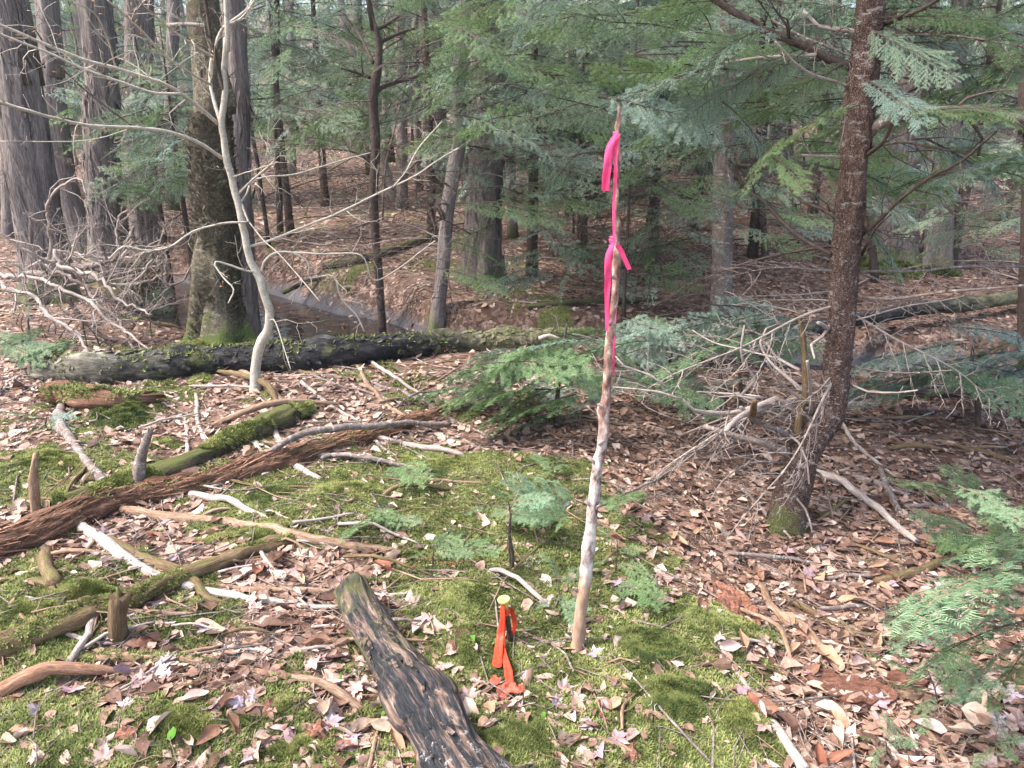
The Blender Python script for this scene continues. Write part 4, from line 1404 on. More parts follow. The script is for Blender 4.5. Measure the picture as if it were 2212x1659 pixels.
# ------------------------------------------------------------------ beech sapling
BP = [(553, 845, 15), (552, 815, 12), (554, 785, 11), (560, 755, 12), (567, 735, 12), (579, 715, 10.5), (583, 686, 10.5), (580, 660, 10), (570, 630, 9.5), (563, 603, 10.5), (548, 578, 9.5), (537, 553, 9),
      (527, 500, 8.5), (515, 443, 8.5), (500, 383, 8), (490, 343, 8.5), (483, 300, 7.5), (478, 263, 7.5), (486, 200, 6.5), (484, 150, 6), (488, 83, 6), (489, 0, 5.5)]
bch, bb, bpath, _ = trunk_tree('beech_sapling', 'crooked pale beech sapling in front of the long fallen log', BP, M['beech'], sides=14, ridge=0, rough=.07, foot=.25, extend=2.5, seed=31, step=.02, knots=3, wob=.006, rscale=.84)
bY = G(553, 845)[1]
BR = [
    ([(483, 343), (433, 310), (383, 290), (317, 278), (200, 272), (110, 253), (0, 222), (-60, 200)], -.9, 4.2, 3.0, 'beech', 5),
    ([(471, 267), (440, 240), (393, 203), (350, 180), (267, 153), (183, 130), (100, 97), (20, 62), (-40, 40)], -.7, 4.4, 3, 'beech', 5),
    ([(390, 203), (333, 200), (267, 180), (183, 150), (117, 120), (50, 93), (-30, 62)], -.9, 3.2, 2.2, 'beech', 5),
    ([(476, 265), (462, 213), (455, 180), (457, 133), (467, 93), (480, 63), (500, 47), (533, 20), (547, -5)], .2, 4.2, 2.6, 'beech', 4),
    ([(455, 183), (400, 150), (353, 117), (313, 73), (273, 37), (233, 0)], -.5, 2.8, 1.8, 'beech', 5),
    ([(460, 124), (417, 97), (367, 60), (320, 20), (290, -8)], -.5, 2.8, 1.8, 'beech', 5),
    ([(487, 205), (478, 175), (466, 120), (455, 70), (444, 0), (440, -30)], -.1, 4.4, 3.4, 'darktwig', 3),
    ([(517, 417), (540, 393), (593, 347), (587, 323), (580, 310)], -.2, 3.0, 1.6, 'beech', 2),
    ([(520, 437), (533, 417), (550, 388), (633, 377), (683, 363), (737, 347), (800, 330)], .5, 2.4, 1.3, 'beech', 3),
    ([(522, 440), (530, 463), (537, 478), (483, 483), (417, 500), (367, 533), (317, 541), (267, 533), (235, 560)], -.3, 2.8, 1.6, 'beech', 3),
    ([(537, 533), (573, 523), (633, 500), (700, 473), (737, 457), (813, 420), (897, 380), (944, 347), (990, 320)], .4, 3.4, 1.6, 'beech', 5),
    ([(853, 400), (877, 370), (905, 320), (955, 262)], .4, 2, 1.2, 'beech', 1),
    ([(566, 586), (540, 586), (466, 566), (483, 600), (505, 625), (493, 655)], -.2, 3, 1.6, 'beech', 2),
    ([(566, 587), (570, 567), (593, 547), (630, 545), (667, 568), (668, 600), (720, 597), (737, 645), (770, 680), (787, 716)], .1, 3, 1.8, 'beech', 3),
    ([(630, 545), (700, 548), (780, 552), (807, 605), (860, 580), (940, 520)], .3, 2.2, 1.4, 'beech', 3),
    ([(537, 478), (570, 520), (600, 545), (640, 590), (690, 650)], -.3, 1.8, 1.2, 'beech', 2),
    ([(575, 708), (590, 690), (610, 740), (628, 798)], -.25, 1.6, 1, 'beech', 1),
    ([(500, 383), (540, 370), (600, 350)], -.3, 1.6, 1, 'beech', 2),
    ([(488, 55), (520, 40), (550, 0)], .2, 2.6, 1.6, 'beech', 2),
    ([(250, 145), (230, 80), (205, 30), (160, 5)], -.6, 2.2, 1.3, 'beech', 2),
    ([(165, 118), (160, 80), (148, 50)], -.6, 1.5, 1, 'beech', 1),
    ([(300, 270), (230, 295), (150, 305), (0, 305)], -.6, 1.3, .9, 'beech', 1),
    ([(290, 275), (235, 235), (180, 190), (120, 130), (60, 40), (30, -10)], -.3, 1.8, 1.2, 'darktwig', 3)]
buds = Geo()
br_ = np.random.default_rng(5)
for k, (pts, dY, r0, r1, mt, tw) in enumerate(BR):
    t0 = 0.0
    y0 = bY + (0 if k not in (2, 11, 14, 19, 20, 21, 22) else dY * .5)
    pth = limb(bch, bb, pts, y0, bY + dY, r0 * .85, r1 * .85, M[mt], 'branch', 7, tw=int(tw * 1.8) + 1, twl=.30, seed=400 + k, knots=3, wob=.004, step=.03, up=.1)
    for q in range(9 if k < 7 else 3):
        p = pth[int(br_.integers(len(pth) // 3, len(pth)))] + br_.normal(size=3) * .05 * np.array([1, .3, 1])
        v = br_.normal(size=3)
        v[0] -= .6
        v /= np.linalg.norm(v)
        tube(buds, [p, p + v * .008, p + v * .022], [.0009, .0022, .0006], 5, 1, 0, raw=True)
part(buds, 'bud', plain('beech_buds', (.42, .22, .13)), bch, bb)['kind'] = 'stuff'


# ------------------------------------------------------------------ moss tufts scattered on a surface
def tufts(g, C, N, size, r, blades=3, mat=0):
    """small fronds at points C with surface normals N"""
    n = len(C)
    a0 = r.random(n) * 6.28
    rn0 = np.clip(.42 + .8 * fbm(C[:, 0] * 9, C[:, 1] * 9, 50, 2) + .8 * fbm(C[:, 0] * 45, C[:, 1] * 45, 55, 2) + .16 * r.normal(size=n), 0, 1)
    ref = np.where(np.abs(N[:, 2:3]) < .9, np.array([[0, 0, 1.0]]), np.array([[1.0, 0, 0]]))
    U = np.cross(N, ref)
    U /= np.linalg.norm(U, axis=1)[:, None]
    W = np.cross(N, U)
    for b in range(blades):
        a = a0 + b * 6.283 / blades + r.normal(size=n) * .3
        d = U * np.cos(a)[:, None] + W * np.sin(a)[:, None]
        e = -U * np.sin(a)[:, None] + W * np.cos(a)[:, None]
        s = size * (.6 + .8 * r.random(n))
        w = s * .30
        lift = (.35 + .75 * r.random(n))
        tip = C + d * s[:, None] * .8 + N * (s * lift)[:, None]
        b0 = C + e * w[:, None] - N * .001
        b1 = C - e * w[:, None] - N * .001
        k = np.arange(n) * 3 + 0
        g.add(np.stack([b0, b1, tip], 1).reshape(-1, 3), T=np.stack([k, k + 1, k + 2], 1), mat=mat,
              rnd=np.stack([rn0 * .75, rn0 * .75, np.clip(rn0 + .22, 0, 1)], 1).ravel())


def tnormal(x, y, e=.01):
    gx = (terrain(x + e, y) - terrain(x - e, y)) / (2 * e)
    gy = (terrain(x, y + e) - terrain(x, y - e)) / (2 * e)
    N = np.stack([-gx, -gy, np.ones_like(gx)], 1)
    return N / np.linalg.norm(N, axis=1)[:, None]


def fan(n, y0, y1, r, pw=1.0):
    """random ground points inside the seen wedge, denser near the viewer when pw > 1"""
    t = r.random(n) ** pw
    y = y0 + (y1 - y0) * t
    hw = .74 * y * 1.06 + .25
    return (r.random(n) * 2 - 1) * hw, y


r = np.random.default_rng(77)
x1, y1 = fan(230000, 1.25, 4.2, r, 1.25)
x2, y2 = fan(70000, 4.2, 8.5, r, 1.1)
for nm_, (x, y), sz, bl, lab in (('moss', (x1, y1), .0085, 3, 'low yellow green moss carpeting the floor nearest the viewer'), ('moss', (x2, y2), .017, 3, 'moss on the floor around the long log and the stream')):
    m = mossmask(x, y)
    keep = (m > .25 + .6 * r.random(len(m))) & (stream_d(x, y) > swid(x) * .95)
    x, y = x[keep], y[keep]
    C = np.stack([x, y, terrain(x, y) + .012 * mossmask(x, y)], 1)
    g = Geo()
    tufts(g, C, tnormal(x, y), sz, r, bl)
    o = link(nm_, g.mesh(nm_, M['moss'], False))
    tag(o, lab, 'moss', kind='stuff')


def cushion(px, py, rx, ry, h, mat, label, n=4000, sz=.009):
    """a rounded moss cushion bulging out of the floor"""
    h *= .6
    n = int(n * 1.5)
    sz *= .72
    c = G(px, py)
    ex = abs(G(px + rx, py)[0] - c[0])
    ey = max(.04, abs(G(px, py - ry)[1] - G(px, py + ry)[1]) / 2)
    rr = np.random.default_rng(int(px + py))
    nr, na = 9, 28
    V, Vn = [], []
    ang = np.arange(na) / na * 6.283
    wob = 1 + .42 * np.array([vnoise(math.cos(a) * 1.5 + px, math.sin(a) * 1.5 + py, 2) * 2 for a in ang])
    for i in range(nr):
        t = i / (nr - 1)
        x = c[0] + np.cos(ang) * ex * t * wob
        y = c[1] + np.sin(ang) * ey * t * wob
        z = terrain(x, y) + h * (1 - t ** 2.4) * (1 + .8 * fbm(x * 13, y * 13, 5, 3)) - .02 * (t > .95)
        V.append(np.stack([x, y, z], 1))
    V = np.array(V)
    q = [[i * na + j, i * na + (j + 1) % na, (i + 1) * na + (j + 1) % na, (i + 1) * na + j] for i in range(nr - 1) for j in range(na)]
    g = Geo()
    g.add(V.reshape(-1, 3), Q=np.array(q)[:, ::-1], rnd=np.full(nr * na, .25))
    # fronds
    s = np.sqrt(rr.random(n)) * .985
    a = rr.random(n) * 6.283
    wv = np.interp(a, np.append(ang, 6.283), np.append(wob, wob[0]))
    x = c[0] + np.cos(a) * ex * s * wv
    y = c[1] + np.sin(a) * ey * s * wv
    hh = lambda x_, y_, s_: terrain(x_, y_) + h * (1 - s_ ** 2.4) * (1 + .8 * fbm(x_ * 13, y_ * 13, 5, 3))
    C = np.stack([x, y, hh(x, y, s)], 1)
    sl = h * 2.4 * s ** 1.4 / max(ex, ey)
    N = np.stack([np.cos(a) * sl, np.sin(a) * sl, np.ones(n)], 1)
    N /= np.linalg.norm(N, axis=1)[:, None]
    tufts(g, C, N, sz, rr, 4)
    return mesh_thing(g, 'moss_cushion', M[mat], label, 'moss cushion', [c[0], c[1], th(c[0], c[1])], smooth=False)


cushion(270, 890, 88, 44, .07, 'moss_dark', 'dark green moss cushion below the left part of the long log', 7000, .014)
cushion(1400, 1410, 85, 55, .05, 'moss_dark', 'dark green moss cushion just right of the foot of the pole', 6000)
cushion(1450, 1510, 105, 65, .06, 'moss_dark', 'largest dark green moss cushion, between the pole foot and the grey stick', 9000)
cushion(1005, 1295, 55, 32, .04, 'moss', 'brownish moss cushion left of the yellow capped pin', 3500)
cushion(1010, 1390, 36, 46, .035, 'moss', 'yellow green moss cushion the orange ribbon hangs over', 4000)
cushion(1610, 1545, 50, 55, .045, 'moss_bright', 'yellow green moss cushion right of the grey stick', 3500)
cushion(1560, 1345, 90, 45, .04, 'moss', 'wide low moss cushion left of the red brown bark pieces', 5000)
cushion(615, 1525, 34, 20, .025, 'moss_bright', 'small bright green moss cushion beside lilac leaves', 1800)
cushion(400, 1570, 120, 50, .03, 'moss_bright', 'broad light green moss cushion at the lower left', 7000)
cushion(640, 1630, 90, 34, .03, 'moss_bright', 'bright moss cushion at the bottom edge left of the charred log', 4500)
cushion(130, 1000, 90, 26, .05, 'moss_bright', 'moss cushion behind the rotten log at the left', 5000, .012)
cushion(100, 1320, 100, 34, .04, 'moss_bright', 'yellowish moss cushion on top of the mossy branch at the left', 5500)
cushion(180, 1285, 110, 28, .05, 'moss_bright', 'light green moss cushion between the rotten log and the mossy branch', 5000)
cushion(600, 1070, 70, 24, .03, 'moss_dark', 'dark green moss cushion right of the white broken sticks', 3500, .011)
cushion(760, 1060, 110, 30, .035, 'moss_bright', 'green moss cushion below the right end of the rotten log', 5000, .011)
cushion(540, 1160, 100, 26, .03, 'moss_bright', 'green moss cushion under the long peeled branch', 4500, .011)
cushion(930, 1010, 110, 18, .03, 'moss_bright', 'flat moss patch in front of the hemlock seedling thicket', 4000, .012)
cushion(1110, 1600, 110, 50, .03, 'moss', 'yellow green moss cushion at the bottom right of the charred log', 6000)
cushion(355, 960, 50, 14, .03, 'moss_bright', 'small moss cushion behind the dark upright stub', 1800, .012)
cushion(430, 748, 45, 16, .07, 'moss_bright', 'bright moss cushion on the root at the left foot of the flaky tree', 2500, .016)
cushion(530, 752, 50, 14, .06, 'moss_bright', 'bright moss cushion on the root at the right foot of the flaky tree', 2500, .016)
cushion(1920, 578, 60, 20, .16, 'moss_dark', 'mossy root mound at the foot of the cedar behind the crooked hemlock', 2500, .03)
cushion(2020, 582, 50, 16, .12, 'moss_dark', 'mossy root mound under the narrower cedar at the right', 2000, .03)
cushion(1690, 1142, 45, 14, .035, 'moss', 'thin moss collar round the foot of the crooked hemlock', 2200, .010)


# ------------------------------------------------------------------ fallen logs
def fallen(name, label, cat, pts, r0, r1, mat, Y0=None, Y1=None, sides=8, group=None, ridge=0, rough=.10, knots=2, jag=.5, tw=0, twl=.12, lift=0, seed=1, step=.03, wob=.012, twd=0, mossy=0, mosscol='moss'):
    P3, R = px2path(pts, Y0, Y1, r0, r1, lift)
    g = Geo()
    path, rad = tube(g, P3, R, sides, step, rough, ridge, knots, seed, wob=wob, jag=jag)
    mats = [M[mat]]
    if tw:
        twigs_on(g, path, rad, tw, twl, seed * 13 + 3, 4, 0, twd, .15, .1)
    c = path[len(path) // 2]
    base = [c[0], c[1], th(c[0], c[1])]
    if mossy:
        rr = np.random.default_rng(seed + 900)
        i = rr.integers(0, len(path) - 1, mossy)
        f = rr.random(mossy)
        cc = path[i] * (1 - f[:, None]) + path[i + 1] * f[:, None]
        T, U, W = frames(path)
        a = rr.normal(size=mossy) * .75
        Tn = T[i]
        up = np.array([0, 0, 1.0]) - Tn * Tn[:, 2:3]
        up /= np.linalg.norm(up, axis=1)[:, None]
        sd_ = np.cross(Tn, up)
        N = up * np.cos(a)[:, None] + sd_ * np.sin(a)[:, None]
        C = cc + N * rad[i][:, None] * 1.02
        kp = fbm(C[:, 0] * 5 + seed, C[:, 1] * 5 + C[:, 2] * 5, 3, 3) > -.12
        tg = Geo()
        tufts(tg, C[kp], N[kp], max(.007, .004 * np.mean(path[:, 1])), rr, 3)
    o = mesh_thing(g, name, mats, label, cat, base, group)
    if mossy:
        part(tg, 'moss_cover', M[mosscol], o, base, False)['kind'] = 'stuff'
    return o, path, rad


LY0, LY1 = G(90, 815)[1] + .05, 5.55
log, lpath, lrad = fallen('fallen_log', 'long blackened fallen log lying across the scene in front of the stream', 'log',
                          [(88, 790, 26), (160, 796, 29), (233, 797, 31), (333, 790, 30), (500, 780, 31), (640, 771, 31), (737, 764, 30), (850, 752, 26), (1000, 740, 23), (1150, 733, 20), (1290, 728, 16), (1420, 722, 12)],
                          28, 12, 'longlog', Y0=LY0, Y1=6.1, sides=36, ridge=.08, rough=.10, knots=10, jag=.35, seed=50, step=.035, mossy=1300)
flakes(log, log.location, lpath, lrad, 1500, .06, .03, .016, M['longlog'], 8, curl=.5)
for k, pts in enumerate([[(800, 775), (782, 762), (800, 778), (838, 785)], [(1165, 732), (1185, 725), (1225, 738)], [(240, 770), (237, 755), (238, 748)]]):
    P3 = [P(p[0], p[1], 4.9 if k else 4.8) for p in pts[:3]]
    g = Geo()
    tube(g, P3, [.016, .014, .006], 7, .03, .1, jag=.3)
    part(g, 'branch_stub', M['darktwig' if k != 1 else 'pale'], log, log.location)
fallen('log_piece', 'split dark hollow log piece tucked under the left end of the long log', 'log piece', [(92, 848, 14), (150, 856, 24), (230, 864, 22), (300, 862, 14)], 20, 16, 'rot', Y0=G(150, 880)[1] + .05, Y1=G(300, 872)[1], sides=30, ridge=.35, rough=.3, jag=1.5, seed=51, mossy=900)
fallen('fallen_log', 'grey fallen log beyond the stream on the right, running to the edge', 'log', [(1630, 742, 16), (1700, 722, 17), (1780, 704, 15), (1870, 688, 13.5), (1980, 668, 14), (2100, 655, 14), (2216, 640, 12), (2290, 630, 11)],
       16, 11, 'longlog', Y0=5.5, Y1=7.1, sides=24, ridge=.08, seed=52, knots=6)
fallen('fallen_log', 'mossy fallen log on the far bank behind the water', 'log', [(700, 575, 8), (780, 560, 9), (860, 535, 9), (950, 508, 8)], 8, 8, 'mosslog', sides=14, Y0=9.2, Y1=10.4, seed=53)
fallen('fallen_log', 'small black log end poking from the far bank above the mud', 'log', [(612, 632, 5), (650, 612, 6), (690, 600, 5)], 6, 5, 'charlog', sides=10, Y0=8.5, Y1=8.9, seed=54)
fallen('fallen_log', 'low mossy log on the bank under the green thicket', 'log', [(1140, 662, 6), (1220, 655, 8), (1330, 650, 7), (1420, 645, 5)], 6, 5, 'mosslog', sides=12, seed=55)
fallen('fallen_log', 'black weathered log among the young hemlocks left of the pole top', 'log', [(1170, 402, 9), (1230, 395, 12), (1290, 385, 13), (1370, 370, 12)], 9, 12, 'charlog', Y0=9.4, Y1=10.4, sides=14, seed=56)
fallen('fallen_log', 'straight pale fallen trunk far up the slope behind the forked dark tree', 'log', [(690, 268, 4), (800, 262, 4), (900, 258, 3.5)], 4, 3.5, 'pale', Y0=24, Y1=26, sides=8, seed=57, lift=.3)
fallen('fallen_log', 'black waterlogged log lying in the dark hollow at the right', 'log', [(1860, 840, 9), (1960, 846, 14), (2060, 850, 14), (2160, 868, 10)], 12, 12, 'charlog', Y0=5.1, Y1=4.9, sides=14, seed=58)
fallen('fallen_log', 'dark log behind the pale twigs right of the pole', 'log', [(1400, 775, 14), (1480, 780, 20), (1560, 778, 20), (1640, 760, 15)], 16, 14, 'charlog', Y0=5.2, Y1=5.4, sides=14, seed=59)

# rotten red-brown log, raised at its left end
ROT = [(-60, 1200, 32), (0, 1182, 32), (60, 1158, 29), (130, 1128, 26), (200, 1100, 22), (300, 1068, 19), (420, 1047, 19), (550, 1012, 22), (640, 985, 21), (740, 955, 18), (800, 936, 15), (870, 915, 12), (935, 893, 7)]
rot, rpath, rrad = fallen('rotten_log', 'red brown rotten log splitting lengthwise, running from the left edge inward', 'log', ROT, 30, 7, 'rot', Y0=2.28, Y1=3.72, sides=52, ridge=.34, rough=.24, knots=10, jag=1.2, seed=60, step=.022, wob=.02, mossy=900)
flakes(rot, rot.location, rpath, rrad, 1100, .13, .007, .010, M['rot'], 7, name='splinters')
flakes(rot, rot.location, rpath, rrad, 650, .15, .006, .013, M['sienna'], 17, name='splinters')
fallen('mossy_log', 'low moss covered log just behind the rotten red brown log', 'log', [(120, 1095, 20), (190, 1076, 20), (250, 1054, 21), (320, 1028, 21), (390, 1003, 20), (440, 986, 17), (500, 950, 21), (560, 926, 22), (620, 898, 22), (670, 882, 14)],
       20, 14, 'mosslog', Y0=G(120, 1105)[1], Y1=G(670, 890)[1], sides=30, ridge=.15, rough=.2, seed=61, mossy=12000, mosscol='moss_bright')
fallen('mossy_branch', 'thick mossy brown branch rising from the lower left edge', 'branch', [(-60, 1420, 32), (0, 1396, 30), (100, 1354, 25), (200, 1317, 21), (267, 1303, 19), (333, 1273, 19), (417, 1238, 17), (483, 1215, 16), (550, 1186, 14), (617, 1169, 11), (680, 1150, 6)],
       30, 7, 'brown', sides=28, ridge=.2, rough=.16, knots=6, seed=62, mossy=3500, mosscol='moss_bright')
char, cpath, crad = fallen('charred_log', 'heavy charred log with pale cut end and white lichen at the bottom centre', 'log',
                           [(756, 1268, 34), (789, 1333, 40), (828, 1394, 43), (868, 1450, 45), (908, 1509, 47), (946, 1568, 50), (982, 1630, 54), (1018, 1705, 58), (1056, 1790, 62)], 44, 90, 'charlog',
                           Y0=G(735, 1335)[1] + .03, Y1=1.28, sides=56, ridge=.09, rough=.12, knots=12, jag=.25, seed=63, step=.015)
flakes(char, char.location, cpath, crad, 260, .06, .014, .004, M['charlog'], 6)
fallen('wood_peg', 'upright rotten wood prop under the left end of the red brown log', 'stump', [(118, 1265, 14), (105, 1235, 12), (98, 1195, 12)], 14, 12, 'brown', Y0=2.27, Y1=2.27, sides=14, ridge=.2, seed=64)


def stub(label, pts, mat, name='broken_stub', cat='stub', seed=1, lean=0.0):
    g0 = G(pts[0][0], pts[0][1])
    P3 = [P(p[0], p[1], g0[1] + lean * k) for k, p in enumerate(pts)]
    R = [p[2] / F * np.linalg.norm(q - np.array([0, 0, CAMH])) for p, q in zip(pts, P3)]
    P3[0] = P3[0] + np.array([0, 0, -.03])
    g = Geo()
    tube(g, P3, R, 14, .02, .12, .12, 2, seed, jag=.5)
    return mesh_thing(g, name, M[mat], label, cat, [g0[0], g0[1], th(g0[0], g0[1])])


stub('dark upright stub on the mossy log behind the rotten log', [(292, 1058, 13), (302, 1010, 11), (308, 975, 9), (324, 928, 6)], 'grey', seed=70)
stub('short upright brown stump peg standing on the thick mossy branch', [(252, 1386, 18), (252, 1340, 16), (254, 1292, 15)], 'brown', 'stump_peg', 'stump', 71)
stub('reddish upright stub in the moss at the left edge', [(78, 1116, 9), (73, 1060, 8), (74, 1010, 6), (77, 982, 4)], 'tan', seed=72)

